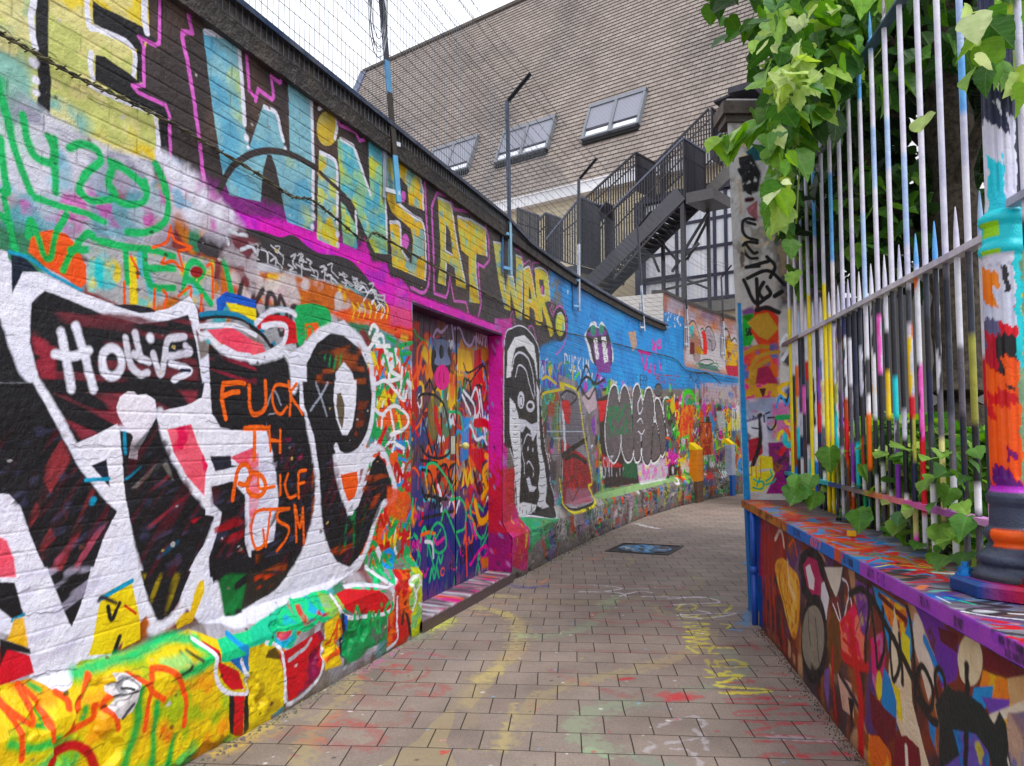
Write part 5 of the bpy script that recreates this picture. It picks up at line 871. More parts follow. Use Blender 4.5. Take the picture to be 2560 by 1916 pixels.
def m_paint(name, rough=.42, fine=.35, wrinkle=.5, brick=False, mott=.12):
    t = NT(name); a = t.attr('Col'); pos = t.geo()
    n1 = t.noise(9, 5, .6, pos); n2 = t.noise(140, 3, .6, pos); n3 = t.noise(38, 5, .7, pos)
    c = t.mix(mott, a.outputs['Color'], t.ramp(n1.outputs['Fac'], .35, .65).outputs[0], 'OVERLAY')
    c = t.mix(.10, c, t.ramp(n2.outputs['Fac'], .3, .7).outputs[0], 'SOFT_LIGHT')
    nrm = t.bump(n3.outputs['Fac'], wrinkle, .012)
    vo = t.new('ShaderNodeTexVoronoi', feature='DISTANCE_TO_EDGE'); vo.inputs['Scale'].default_value = 13
    mp = t.new('ShaderNodeVectorMath', operation='ADD'); sc = t.new('ShaderNodeVectorMath', operation='SCALE'); sc.inputs['Scale'].default_value = .14
    t.link(t.noise(11, 3, .6, pos).outputs['Color'], sc.inputs[0]); t.link(pos, mp.inputs[0]); t.link(sc.outputs[0], mp.inputs[1]); t.link(mp.outputs[0], vo.inputs['Vector'])
    crack = t.ramp(vo.outputs['Distance'], 0, .035)
    if brick:
        uv = t.attr('uvz').outputs['Vector']; bt = t.new('ShaderNodeTexBrick', offset=.5); t.link(uv, bt.inputs['Vector'])
        for k, v in (('Scale', 1), ('Mortar Size', .0052), ('Mortar Smooth', .35), ('Brick Width', .30), ('Row Height', .0755)): bt.inputs[k].default_value = v
        msk = t.ramp(t.noise(2.2, 3, .6, pos).outputs['Fac'], .35, .6)       # thick paint fills some of the joints
        sx = t.new('ShaderNodeSeparateXYZ'); t.link(uv, sx.inputs[0]); hm = t.new('ShaderNodeMapRange'); t.link(sx.outputs['Y'], hm.inputs['Value'])
        for k, v in (('From Min', 2.05), ('From Max', 2.65), ('To Min', .22), ('To Max', 1.0)): hm.inputs[k].default_value = v
        g0 = t.mix(1.0, bt.outputs['Fac'], msk.outputs[0], 'MULTIPLY'); g = t.mix(1.0, g0, hm.outputs[0], 'MULTIPLY'); inv = t.new('ShaderNodeInvert'); t.link(g, inv.inputs['Color'])
        nrm = t.bump(inv.outputs[0], .55, .007, nrm)
        dk = t.mix(g, (1, 1, 1), (.62, .6, .6)); c = t.mix(.8, c, dk, 'MULTIPLY')
        # flaking lines along the courses
        mpx = t.new('ShaderNodeMapping'); mpx.inputs['Scale'].default_value = (1.2, 13.0, 1); t.link(uv, mpx.inputs['Vector'])
        fl = t.ramp(t.noise(3.2, 6, .75, mpx.outputs[0]).outputs['Fac'], .66, .70); c = t.mix(fl.outputs[0], c, t.mix(.75, c, (.04, .038, .04))); nrm = t.bump(fl.outputs[0], .35, -.006, nrm)
    else:
        c = t.mix(crack.outputs[0], t.mix(.5, c, (.05, .05, .05)), c) if fine > .3 else c
    nrm = t.bump(crack.outputs[0], .22, .006, nrm); nrm = t.bump(n2.outputs['Fac'], fine, .0035, nrm)
    hv = t.new('ShaderNodeHueSaturation'); hv.inputs['Saturation'].default_value = 1.16; t.link(c, hv.inputs['Color']); c = hv.outputs[0]
    m = t.fin(c, rough, nrm, .38)
    rr = t.ramp(n1.outputs['Fac'], .3, .7, (rough - .1,) * 3 + (1,), (rough + .16,) * 3 + (1,)); t.link(rr.outputs[0], t.b.inputs['Roughness'])
    return m
def m_simple(name, col, rough=.5, var=.25, scale=8, bump=.3, dist=.006, metal=0.0, spec=.5, vcol=False, col2=None):
    t = NT(name); pos = t.geo(); n = t.noise(scale, 5, .65, pos); n2 = t.noise(scale * 9, 3, .6, pos)
    base = t.attr('Col').outputs['Color'] if vcol else L3(col)
    c2 = L3(col2) if col2 else tuple(x * (1 - var) for x in L3(col))
    if vcol: c = t.mix(var, base, t.ramp(n.outputs['Fac'], .35, .65).outputs[0], 'OVERLAY')
    else: c = t.mix(t.ramp(n.outputs['Fac'], .35, .65).outputs[0], base, c2)
    nr = t.bump(n2.outputs['Fac'], bump, dist)
    return t.fin(c, rough, nr, spec, metal)
M = {}
M['wall'] = m_paint('sprayed_brick', .34, .42, .6, True)
M['plaster'] = m_paint('sprayed_plaster', .45, .3, .75)
M['ironpaint'] = m_paint('layered_iron_paint', .38, .25, .3, mott=.2)
M['doorpaint'] = m_paint('sprayed_door', .4, .25, .2)
M['bitumen'] = m_simple('bitumen_band', (46, 43, 47), .6, .5, 3, .9, .03, col2=(72, 64, 58))
M['flash'] = m_simple('lead_flashing', (104, 110, 128), .5, .3, 5, .2, .004, metal=.1, col2=(46, 66, 104))
M['alu'] = m_simple('aluminium_frame', (122, 126, 134), .45, .15, 5, .1, .002, metal=.2)
M['steel'] = m_simple('dark_steel', (52, 52, 62), .42, .35, 6, .2, .003, metal=.4, spec=.5)
M['wire'] = m_simple('galvanised_wire', (96, 100, 108), .4, .2, 10, 0, .001, metal=.5)
M['vc'] = m_simple('painted_metal', (128,)*3, .42, .15, 10, .25, .003, vcol=True)
M['cream'] = m_simple('cream_boards', (214, 200, 168), .7, .12, 2, .15, .004)
M['white'] = m_simple('white_board', (232, 232, 236), .5, .08, 3, .1, .003)
M['whitebrick'] = m_simple('white_brickwork', (226, 220, 214), .7, .12, 3, .3, .006)
M['frame'] = m_simple('dark_window_frame', (44, 44, 68), .45, .15, 4, .05, .002)
M['grey'] = m_simple('grey_render', (128, 126, 122), .85, .25, 1.2, .4, .006)
M['black'] = m_simple('shed_interior', (12, 12, 14), .8, .2, 3, .2, .004)
M['soil'] = m_simple('garden_soil', (60, 52, 40), .95, .4, 12, .9, .03)
M['bark'] = m_simple('bark', (112, 98, 82), .9, .6, 22, 1.0, .03, col2=(46, 40, 34))
M['cable'] = m_simple('weathered_cable', (30, 28, 30), .5, .5, 14, .6, .004, col2=(96, 92, 60))
M['cast'] = m_simple('cast_iron_cover', (70, 66, 66), .55, .4, 20, .6, .006, metal=.3)
M['stone'] = m_simple('stone_cap', (96, 88, 82), .9, .5, 9, .8, .01)
def m_glass():
    t = NT('window_glass'); pos = t.geo(); mp = t.new('ShaderNodeMapping'); mp.inputs['Scale'].default_value = (7, 7, .12); t.link(pos, mp.inputs['Vector'])
    c = t.ramp(t.noise(1.5, 3, .6, mp.outputs[0]).outputs['Fac'], .35, .65, L3((206, 212, 226)) + (1,), L3((240, 240, 244)) + (1,))  # bright sky reflection and pale curtains put into the pane colour
    return t.fin(c.outputs[0], .18, None, .35)
M['glass'] = m_glass()
def m_blind():
    t = NT('roller_blind'); pos = t.geo(); w = t.new('ShaderNodeTexWave', bands_direction='Z'); w.inputs['Scale'].default_value = 5.5; t.link(pos, w.inputs['Vector'])
    c = t.ramp(w.outputs['Fac'], .2, .8, L3((120, 122, 134)) + (1,), L3((150, 152, 166)) + (1,))
    return t.fin(c.outputs[0], .5, t.bump(w.outputs['Fac'], .5, .02), .4)
M['blind'] = m_blind()
def m_roof():
    t = NT('roof_tiles'); uv = t.attr('uvz').outputs['Vector']; pos = t.geo()
    bt = t.new('ShaderNodeTexBrick', offset=.5); t.link(uv, bt.inputs['Vector'])
    for k, v in (('Scale', 1), ('Mortar Size', .013), ('Mortar Smooth', .1), ('Brick Width', .31), ('Row Height', .185), ('Bias', 0.0)): bt.inputs[k].default_value = v
    bt.inputs['Color1'].default_value = L3((152, 142, 136)) + (1,); bt.inputs['Color2'].default_value = L3((128, 119, 114)) + (1,); bt.inputs['Mortar'].default_value = L3((58, 50, 48)) + (1,)
    st = t.ramp(t.noise(1.1, 6, .72, pos).outputs['Fac'], .42, .72); c = t.mix(st.outputs[0], bt.outputs['Color'], t.mix(.62, bt.outputs['Color'], L3((84, 76, 72))))
    sp = t.ramp(t.noise(7, 4, .7, pos).outputs['Fac'], .60, .72); c = t.mix(sp.outputs[0], c, t.mix(.45, c, L3((70, 62, 58))))
    lt = t.ramp(t.noise(.35, 3, .5, pos).outputs['Fac'], .45, .7); c = t.mix(.25, c, t.mix(lt.outputs[0], L3((164, 150, 140)), L3((104, 98, 96))))
    return t.fin(c, .85, t.bump(t.noise(30, 4, .7, pos).outputs['Fac'], .5, .01), .3)
M['roof'] = m_roof()
def m_pavers(alpha=True):
    t = NT('clay_pavers'); pos = t.geo(); mp = t.new('ShaderNodeMapping'); mp.inputs['Rotation'].default_value = (0, 0, math.radians(4.0)); mp.inputs['Location'].default_value = (.04, .05, 0)
    wv = t.new('ShaderNodeVectorMath', operation='SCALE'); wv.inputs['Scale'].default_value = .03; ad = t.new('ShaderNodeVectorMath', operation='ADD'); t.link(t.noise(1.3, 2, .5, pos).outputs['Color'], wv.inputs[0]); t.link(pos, ad.inputs[0]); t.link(wv.outputs[0], ad.inputs[1])
    t.link(ad.outputs[0], mp.inputs['Vector']); bt = t.new('ShaderNodeTexBrick', offset=.5); t.link(mp.outputs[0], bt.inputs['Vector'])
    for k, v in (('Scale', 1), ('Mortar Size', .0034), ('Mortar Smooth', .15), ('Brick Width', .243), ('Row Height', .236), ('Bias', 0.0)): bt.inputs[k].default_value = v
    bt.inputs['Color1'].default_value = L3((150, 136, 126)) + (1,); bt.inputs['Color2'].default_value = L3((128, 115, 107)) + (1,); bt.inputs['Mortar'].default_value = L3((62, 52, 46)) + (1,)
    c = bt.outputs['Color']
    n = t.noise(1.7, 6, .65, pos); c = t.mix(.5, c, t.mix(t.ramp(n.outputs['Fac'], .35, .7).outputs[0], L3((156, 141, 131)), L3((100, 90, 85))), 'MIX')
    c = t.mix(.35, c, t.ramp(t.noise(160, 3, .8, pos).outputs['Fac'], .3, .7).outputs[0], 'OVERLAY')
    if alpha:
        a = t.attr('Col'); wear = t.ramp(t.noise(45, 4, .75, pos).outputs['Fac'], .36, .62); f0 = t.mix(1.0, a.outputs['Alpha'], t.mix(.45, (1, 1, 1), wear.outputs[0]), 'MULTIPLY'); mm = t.new('ShaderNodeMath', operation='MULTIPLY', use_clamp=True); t.link(f0, mm.inputs[0]); mm.inputs[1].default_value = 1.3; f = mm.outputs[0]
        c = t.mix(f, c, a.outputs['Color'])
    # thin film of old spray colours, and dark joints over everything
    for sc, col, lo in ((.9, (150, 90, 90), .58), (1.3, (110, 120, 130), .6), (1.1, (150, 140, 100), .62)):
        c = t.mix(t.mix(.35, (0, 0, 0), t.ramp(t.noise(sc, 5, .7, pos).outputs['Fac'], lo, lo + .1).outputs[0]), c, L3(col))
    c = t.mix(bt.outputs['Fac'], c, L3((52, 44, 40)))
    inv = t.new('ShaderNodeInvert'); t.link(bt.outputs['Fac'], inv.inputs['Color']); nr = t.bump(inv.outputs[0], .7, .006)
    nr = t.bump(t.noise(220, 3, .7, pos).outputs['Fac'], .35, .003, nr)
    return t.fin(c, .72, nr, .35)
M['pave'] = m_pavers(True)
def m_leaf(name, trans=.42):
    t = NT(name); a = t.attr('Col'); t.link(a.outputs['Color'], t.b.inputs['Base Color']); t.b.inputs['Roughness'].default_value = .5; t.b.inputs['Specular IOR Level'].default_value = .35
    uv = t.attr('uvz').outputs['Vector']; sx = t.new('ShaderNodeSeparateXYZ'); t.link(uv, sx.inputs[0])
    def mt(op, a, b): n = t.new('ShaderNodeMath', operation=op); [t.link(v, n.inputs[i]) if hasattr(v, 'links') else setattr(n.inputs[i], 'default_value', v) for i, v in enumerate((a, b))]; return n.outputs[0]
    ph = mt('MODULO', mt('SUBTRACT', mt('ADD', sx.outputs['Y'], 2.0), mt('MULTIPLY', sx.outputs['X'], .75)), .17); v1 = mt('LESS_THAN', ph, .014); v2 = mt('LESS_THAN', sx.outputs['X'], .018); vv = mt('MAXIMUM', v1, v2)
    pn = t.noise(30, 4, .6, t.geo()); lc = t.mix(.35, a.outputs['Color'], t.ramp(pn.outputs['Fac'], .3, .7).outputs[0], 'OVERLAY'); lc = t.mix(mt('MULTIPLY', vv, .45), lc, t.mix(.5, a.outputs['Color'], (.55, .62, .25)))
    t.link(lc, t.b.inputs['Base Color']); t.link(t.bump(ph, .35, .01), t.b.inputs['Normal']); tr = t.new('ShaderNodeBsdfTranslucent'); mx = t.new('ShaderNodeMixShader'); mx.inputs[0].default_value = trans
    hv = t.new('ShaderNodeHueSaturation'); hv.inputs['Hue'].default_value = .48; hv.inputs['Saturation'].default_value = 1.15; hv.inputs['Value'].default_value = 1.5; t.link(a.outputs['Color'], hv.inputs['Color']); t.link(hv.outputs[0], tr.inputs['Color'])
    t.link(t.b.outputs[0], mx.inputs[1]); t.link(tr.outputs[0], mx.inputs[2]); t.link(mx.outputs[0], t.out.inputs[0]); return t.m
M['leaf'] = m_leaf('broad_leaf')
# ------------------------------------------------------------------ ground
base_g = mk('ground', [(-60,-40,-.006),(60,-40,-.006),(60,90,-.006),(-60,90,-.006)], [(0,1,2,3)], M['pave'], col=np.tile(np.array([[.2,.18,.16,0.0]], np.float32), (4, 1)))
tag(base_g, kind='structure')
paint_ground(cvG)
def gpos(U, V):
    h = (vnoise(cvG.U, cvG.V, .5, 3, 3) - .5) * .006
    return np.stack([U, V, h + .002], -1)
pav = canvas_mesh('pavement', cvG, gpos, M['pave'], None, alpha=True); tag(pav, kind='structure')
# ------------------------------------------------------------------ the long painted wall on the left
paint_left(cvL); paint_door(cvD)
wl_root = empty('graffiti_wall', (-1.3, 4.0, 0), 'long curving brick wall covered in spray painted lettering, blue towards its far end', 'wall')
_nL = {}
def wall_pos(U, V):
    u, v = U[0], V[:, 0]
    big = (vnoise(u, v, .45, 61, 3) - .5); mid = (vnoise(u, v, .07, 62, 3) - .5); fin = (vnoise(u, v, .02, 63, 2) - .5)
    low = np.clip((.62 - V) / .1, 0, 1)
    off = prof(V) + big * .012 + mid * (.006 + .006 * low) + fin * (.003 + .002 * low)
    chip = vnoise(u, v, .22, 64, 4); off = off + np.clip((chip - .66) * 12, 0, 1) * .028 * low      # spalled plaster at the foot
    br = np.minimum(np.abs(((V / .0755) % 1) - .0), 1 - ((V / .0755) % 1)) * .0755
    fill = np.clip((vnoise(u, v, .5, 65, 3) - .38) * 5, 0, 1)
    off = off + np.clip(1 - br / .007, 0, 1) * .0035 * fill * np.clip((V - .6) / .05, 0, 1)
    x, y, _, _ = wall_xy(U, off); return np.stack([x, y, V], -1)
def wdrop(u, z): return ((u > U_DOOR0) & (u < U_DOOR1) & (z < Z_DOOR)) | ((u < U_COP) & (z > 3.53))
wf = canvas_mesh('wall_face', cvL, wall_pos, M['wall'], wl_root, wdrop)
def strip(name, pts_fn, us, mat, parent, colr=None, **kw):
    """skin a profile along the wall; pts_fn(u) -> list of (offset, z)"""
    v = []; f = []; n = None
    for i, u in enumerate(us):
        pr = pts_fn(u); n = len(pr)
        for o, z in pr:
            x, y, _, _ = wall_xy(u, o); v.append((float(x), float(y), z))
    for i in range(len(us) - 1):
        for k in range(n - 1): f.append((i*n+k, (i+1)*n+k, (i+1)*n+k+1, i*n+k+1))
    f.append(tuple(range(n))[::-1]); f.append(tuple((len(us)-1)*n + k for k in range(n)))
    return mk(name, v, f, mat, parent, np.tile(lin(colr), (len(v), 1)) if colr else None, **kw)
ub = wall_hit(1250, 560, .1)[0]
def thick(u): return float(np.interp(u, [0, ub, ub + .8, 40], [.185, .17, .09, .085]))
rc = random.Random(3)
usn = list(np.arange(.45, U_COP, .06)) + [U_COP]
jit = {round(u, 3): rc.uniform(-.006, .008) for u in usn}
strip('coping', lambda u: [(.10, 3.505), (.055 + jit[round(u, 3)], 3.50 + jit[round(u, 3)]), (.045 + jit[round(u, 3)], 3.51 + thick(u) * .5), (.06, 3.505 + thick(u)), (.10, 3.505 + thick(u))], usn, M['bitumen'], wl_root)
strip('flashing', lambda u: [(.02, 3.51 + thick(u)), (.012, 3.535 + thick(u)), (.06, 3.575 + thick(u)), (.34, 3.575 + thick(u)), (.34, 3.52 + thick(u))], usn, M['flash'], wl_root)
strip('wall_core', lambda u: [(.34, 3.49 + thick(u)), (.335, 0.0)], usn, M['grey'], wl_root)
use = list(np.arange(U_COP + .01, LU[-1], .15)) + [LU[-1]]
strip('upper_capping', lambda u: [(.07, 4.272), (.065, 4.33), (.36, 4.345), (.36, 4.272)], use, M['stone'], wl_root)
# return wall of white bricks where the wall steps up
P0 = np.array(wall_xy(U_COP + .012, .112)[:2]); nn = np.array(wall_xy(U_COP, 0)[2:4]); P1 = P0 + nn * 3.2; tdir = np.array([nn[1], -nn[0]])
wb = MB()
for k in range(9):       # courses of white painted brick above the coping
    z0 = 3.5 + k * .0855; q = .003
    wb.hexa([(P0[0]+tdir[0]*.2,P0[1]+tdir[1]*.2,z0+q),(P0[0],P0[1],z0+q),(P1[0],P1[1],z0+q),(P1[0]+tdir[0]*.2,P1[1]+tdir[1]*.2,z0+q),(P0[0]+tdir[0]*.2,P0[1]+tdir[1]*.2,z0+.0825),(P0[0],P0[1],z0+.0825),(P1[0],P1[1],z0+.0825),(P1[0]+tdir[0]*.2,P1[1]+tdir[1]*.2,z0+.0825)])
wb.build('white_return', M['whitebrick'], wl_root)
# door opening: soffit, jambs, threshold
def jamb(u, flip, colz):
    v = []; f = []; c = []; zs = np.arange(.1, Z_DOOR + .001, .04); os_ = np.linspace(0, 1, 8)
    for z in zs:
        a = float(prof(z))
        for o in os_:
            x, y, _, _ = wall_xy(u, a + (.25 - a) * o); v.append((float(x), float(y), float(z))); c.append(colz(z, o))
    n = len(os_)
    for i in range(len(zs) - 1):
        for k in range(n - 1): q = (i*n+k, i*n+k+1, (i+1)*n+k+1, (i+1)*n+k); f.append(q if flip else q[::-1])
    return mk('door_jamb', v, f, M['plaster'], wl_root, np.array(c))
rj = random.Random(9)
def cj(z, o):
    if rj.random() < .05: return lin(rj.choice([(196,130,190),(120,140,200),(206,50,60),(60,40,70)]))
    return lin((206, 70, 160) if z > 1.1 + rj.uniform(-.2, .2) else ((190, 50, 70) if z > .5 else (150, 50, 110)))
jamb(U_DOOR1, True, cj); jamb(U_DOOR0, False, lambda z, o: lin((150, 110, 60)))
mb = MB(); a = [wall_xy(u, o)[:2] for u, o in ((U_DOOR0, .10), (U_DOOR1, .10), (U_DOOR1, .27), (U_DOOR0, .27))]
mb.hexa([(*p, Z_DOOR - .02) for p in a] + [(*p, Z_DOOR + .0) for p in a], (60, 20, 60)); mb.build('lintel', M['plaster'], wl_root)
cm = []; mb = MB(); us = np.linspace(U_DOOR0 - .02, U_DOOR1 + .02, 40); rt = random.Random(4)
v = []; f = []; c = []
for i, u in enumerate(us):
    cc = [(200,150,170),(90,70,90),(214,90,150),(190,190,200),(220,120,90),(150,100,120)][rt.randrange(6)]
    for o, z in ((-.012, 0), (-.012, .085 + rt.uniform(-.004, .004)), (.0, .098), (.10, .10 + rt.uniform(-.002, .002)), (.27, .105)):
        x, y, _, _ = wall_xy(u, o); v.append((float(x), float(y), z)); c.append(lin((cc if rt.random() < .5 else rt.choice([(120,110,116),(150,130,140),(90,80,90)])) if z > .09 else (84, 70, 72)))
for i in range(len(us) - 1):
    for k in range(4): f.append((i*5+k, (i+1)*5+k, (i+1)*5+k+1, i*5+k+1))
mk('threshold', v, f, M['plaster'], wl_root, np.array(c))
# door leaves
UM = door_hit(1140, 1050)[0]
def dpos(U, V):
    g = np.minimum((U / .117) % 1, 1 - (U / .117) % 1) * .117
    off = .25 + np.clip(1 - g / .008, 0, 1) * .008 + (vnoise(U[0], V[:, 0], .05, 71, 3) - .5) * .003
    x, y, _, _ = wall_xy(U, off); return np.stack([x, y, V], -1)
lf = canvas_mesh('door', cvD, dpos, M['doorpaint'], wl_root, u1=UM - .006); rf = canvas_mesh('door', cvD, dpos, M['doorpaint'], wl_root, u0=UM + .006)
tag(lf, 'left door leaf with black scrawls over a blue foot'); tag(rf, 'right door leaf with a red heart shape and ochre hook')
x, y, nx, ny = [float(q) for q in wall_xy(UM + .06, .24)]
kb = MB(); kb.tube([(x, y, 1.37), (x - nx * .04, y - ny * .04, 1.37)], .012, 8, (200, 190, 120))
for i in range(6):
    t0 = -math.pi / 2 + i * math.pi / 6; 
kb.tube([(x - nx * (.06 + .035 * math.sin(-1.5708 + i * .5236)), y - ny * (.06 + .035 * math.sin(-1.5708 + i * .5236)), 1.37) for i in range(7)], [max(.002, .035 * math.cos(-1.5708 + i * .5236)) for i in range(7)], 12, (206, 200, 120))
kb.build('door_knob', M['vc'], rf, True)
x, y, nx, ny = [float(q) for q in wall_xy(UM - .1, .236)]
kb = MB(); tx, ty = -ny, nx; kb.bar((x, y, 1.30), (x, y, 1.46), .05, .02, (nx, ny, 0), (190, 190, 170)); kb.build('lock_plate', M['vc'], lf)
# backing so the recess is closed
strip('recess_back', lambda u: [(.30, .0), (.30, 2.6)], [UD0 - .04, UD1 + .2], M['black'], wl_root)
# buttresses at the far end of the wall
def buttress(px0, px1, zt, col, col2, dep=.16):
    ua = wall_hit(px0, 1200, 0)[0]; ubb = wall_hit(px1, 1200, 0)[0]
    q = [wall_xy(ua, -dep)[:2], wall_xy(ubb, -dep)[:2], wall_xy(ubb, .2)[:2], wall_xy(ua, .2)[:2]]; s = MB(); n = 10
    for k in range(n):
        z0 = zt * k / n; z1 = zt * (k + 1) / n - .004; cc = col if k > n * .38 else col2
        s.hexa([(*p, z0) for p in q] + [(*p, z1) for p in q], cc)
    s.hexa([(*p, zt - .004) for p in q] + [(*q[0], zt + .02), (*q[1], zt + .02), (*q[2], zt + .22), (*q[3], zt + .22)], (236, 206, 50))
    return s.build('buttress', M['plaster'], wl_root)
buttress(1735, 1750, 1.12, (226, 136, 34), (100, 78, 70), .07); buttress(1824, 1833, 1.2, (176, 184, 206), (60, 104, 180), .06)

# ------------------------------------------------------------------ cable looped along the wall
def wp(px, py, off=.075):
    u, z = wall_hit(px, py, off); x, y, _, _ = wall_xy(u, off); return np.array([float(x), float(y), z])
cpx = [(-60,55),(0,84),(100,140),(203,197),(300,243),(406,296),(520,362),(640,432),(727,490),(779,500),(842,548),(910,602),(933,582),(973,602),(1075,660),(1190,722),(1280,770),(1367,816),(1413,831),(1526,857),(1620,880),(1686,897),(1715,925),(1760,934),(1853,952)]
P = smooth_pts([wp(*q) for q in cpx], 8); mb = MB(); nP = len(P)
for s_ in (0, math.pi):
    mb.tube([(p[0] + .004 * math.cos(i * 1.3 + s_), p[1], p[2] + .006 * math.sin(i * 1.3 + s_)) for i, p in enumerate(P)], .005, 5)
for i in range(2, nP, 3): 
    p = P[i]; mb.tube([(p[0] - .012, p[1] - .012, p[2] - .014), (p[0] + .014, p[1] + .012, p[2] + .012)], .003, 4)
cb = mb.build('cable', M['cable']); tag(cb, 'thin dark barbed cable sagging along the painted brick wall', 'cable')

# ------------------------------------------------------------------ wire security fence on top of the wall
fr = empty('security_fence', tuple(wp(1279, 688, .03)), 'wire mesh security fence on steel posts with barbed strands above the left wall', 'fence')
posts = [((998,505),(955,0)), ((1279,688),(1270,250)), ((1449,778),(1449,445)), ((1612,828),(1596,565)), ((1722,868),(1713,650)), ((1813,890),(1804,692))]
tips = []; FO = .03
for k, (b, t) in enumerate(posts):
    pb = wp(*b, FO); pt = wp(*t, FO)
    if k == 0: pt = pb + (pt - pb) * (4.88 - pb[2]) / (pt[2] - pb[2])
    un = wall_hit(*b, FO)[0]; nx, ny = [float(q) for q in wall_xy(un, 0)[2:4]]
    m = MB(); n = 16; w = .066 if k == 0 else .052
    prev = pb
    for i in range(n):
        q = pb + (pt - pb) * (i + 1) / n; z = q[2]
        lo = [(214,222,236),(206,210,226),(90,170,225),(214,222,236),(110,150,190)][(i + k) % 5] if z < 3.9 else ((110,150,185) if (k == 0 and z < 4.1) else (58,60,72))
        if k >= 2 and z < 4.15: lo = [(206,212,226),(196,202,218),(176,188,208)][(i + k) % 3]
        if k == 0: lo = (96,178,228) if z < 3.5 else ((60,54,50) if z < 3.95 else ((90,150,195) if z < 4.2 else (60,60,76)))
        if k == 1: lo = (150,200,226) if z < 3.75 else (56,70,96)
        m.bar(prev, q, w, .006, (nx, ny, 0), lo); a = np.array([ny, -nx, 0]) * w / 2; m.bar(prev + a + np.array([nx, ny, 0]) * .02, q + a + np.array([nx, ny, 0]) * .02, .006, .045, (nx, ny, 0), lo)
        prev = q
    tip = pt + np.array([-nx * .24, -ny * .24, .25]); tips.append((pt, tip, un))
    m.bar(pt, tip, w * .9, .006, (nx, ny, 0), (44,46,52)); m.bar(pt + a, tip + a, .006, .04, (nx, ny, 0), (60,64,74))
    m.build('post', M['vc'], fr)
    # wall bracket
    m = MB(); bl = pb + np.array([-ny, nx, 0]) * .11 * (1 if k else 1)
    for dz in (.06, .42):
        c0 = pb + np.array([nx, ny, 0]) * .0 + np.array([0, 0, dz]); m.bar(c0, c0 - np.array([ny, -nx, 0]) * .12 + np.array([nx, ny, 0]) * .05, .02, .03, (0, 0, 1), (120,180,225) if k in (1, 2) else (200,206,216))
    c1 = pb - np.array([ny, -nx, 0]) * .12 + np.array([nx, ny, 0]) * .055; m.bar(c1 + np.array([0,0,0]), c1 + np.array([0,0,.5]), .035, .01, (nx, ny, 0), (70,110,160) if k in (1, 2) else (150,160,180)); m.build('bracket', M['vc'], fr)
mesh = MB(); uu0, uu1 = 1.2, LU[-1] - .3
def fpt(u, z): x, y, _, _ = wall_xy(u, FO + .01); return (float(x), float(y), z)
hs_ = np.arange(3.60, 4.86, .1)
zb = lambda u: 3.60 if u < U_COP else 3.2
u = uu0
while u < uu1:
    z0 = zb(u) if u < U_COP else 4.0; z1 = 4.86 if u < tips[-1][2] else 4.86
    mesh.tube([fpt(u, z0), fpt(u, z1)], .0021, 3, cap=False); u += .05
for z in hs_:
    us = np.arange(uu0, uu1, .3); mesh.tube([(*fpt(q, z)[:2], z + .008 * math.sin(q * 5 + z * 20)) for q in us], .0024, 3, cap=False)
for z in np.arange(4.86, 7.6, .22):    # the taller loose netting over the near end
    us = np.arange(uu0, tips[1][2] - .2 - (z - 4.86) * 0.9, .3)
    if len(us) > 2: mesh.tube([(*fpt(q, 0)[:2], z + .03 * math.sin(q * 2 + z)) for q in us], .002, 3, cap=False)
u = uu0
while u < tips[1][2] - 1.0:
    zt = 4.86 + max(0, (tips[1][2] - .2 - u)) / .9; mesh.tube([fpt(u, 4.86), fpt(u, min(zt, 7.5))], .0018, 3, cap=False); u += .05
mesh.build('wire_mesh', M['wire'], fr)
bw = MB(); rb = random.Random(12)
for j in range(4):
    fr_ = j / 3.0; pts = []
    for (pt, tip, un) in tips: pts.append(np.array(pt) + (np.array(tip) - np.array(pt)) * fr_)
    pts.insert(0, pts[0] - np.array([WD[0], WD[1], 0]) * 3.0)
    Q = []
    for a, b in zip(pts[:-1], pts[1:]):
        n = 14
        for i in range(n): t = i / n; q = a + (b - a) * t; Q.append((q[0], q[1], q[2] - .06 * (j % 2 + .4) * math.sin(math.pi * t)))
    bw.tube(Q, .0028, 4, cap=False)
    for i in range(0, len(Q) - 1):
        for h in (.0, .5):
            q = np.array(Q[i]) * (1 - h) + np.array(Q[i + 1]) * h; d = np.array([rb.uniform(-1, 1), rb.uniform(-1, 1), rb.uniform(-1, 1)]) * .02; bw.tube([q - d, q + d], .0022, 3, cap=False)
bw.build('barbed_wire', M['wire'], fr)
cl = MB(); c0 = wp(945, 30, 0.02)
for j in range(7):
    r = .10 + .012 * j; cx = rb.uniform(-.03, .03); ph = rb.uniform(0, 6)
    cl.tube([(c0[0] + WD[0] * r * .8 * math.cos(a * .35 + ph) + rb.uniform(-.004, .004), c0[1] + WD[1] * r * .8 * math.cos(a * .35 + ph), c0[2] + cx + r * 1.9 * math.sin(a * .35 + ph)) for a in range(19)], .0026, 4, cap=False)
cl.build('wire_coil', M['wire'], fr)

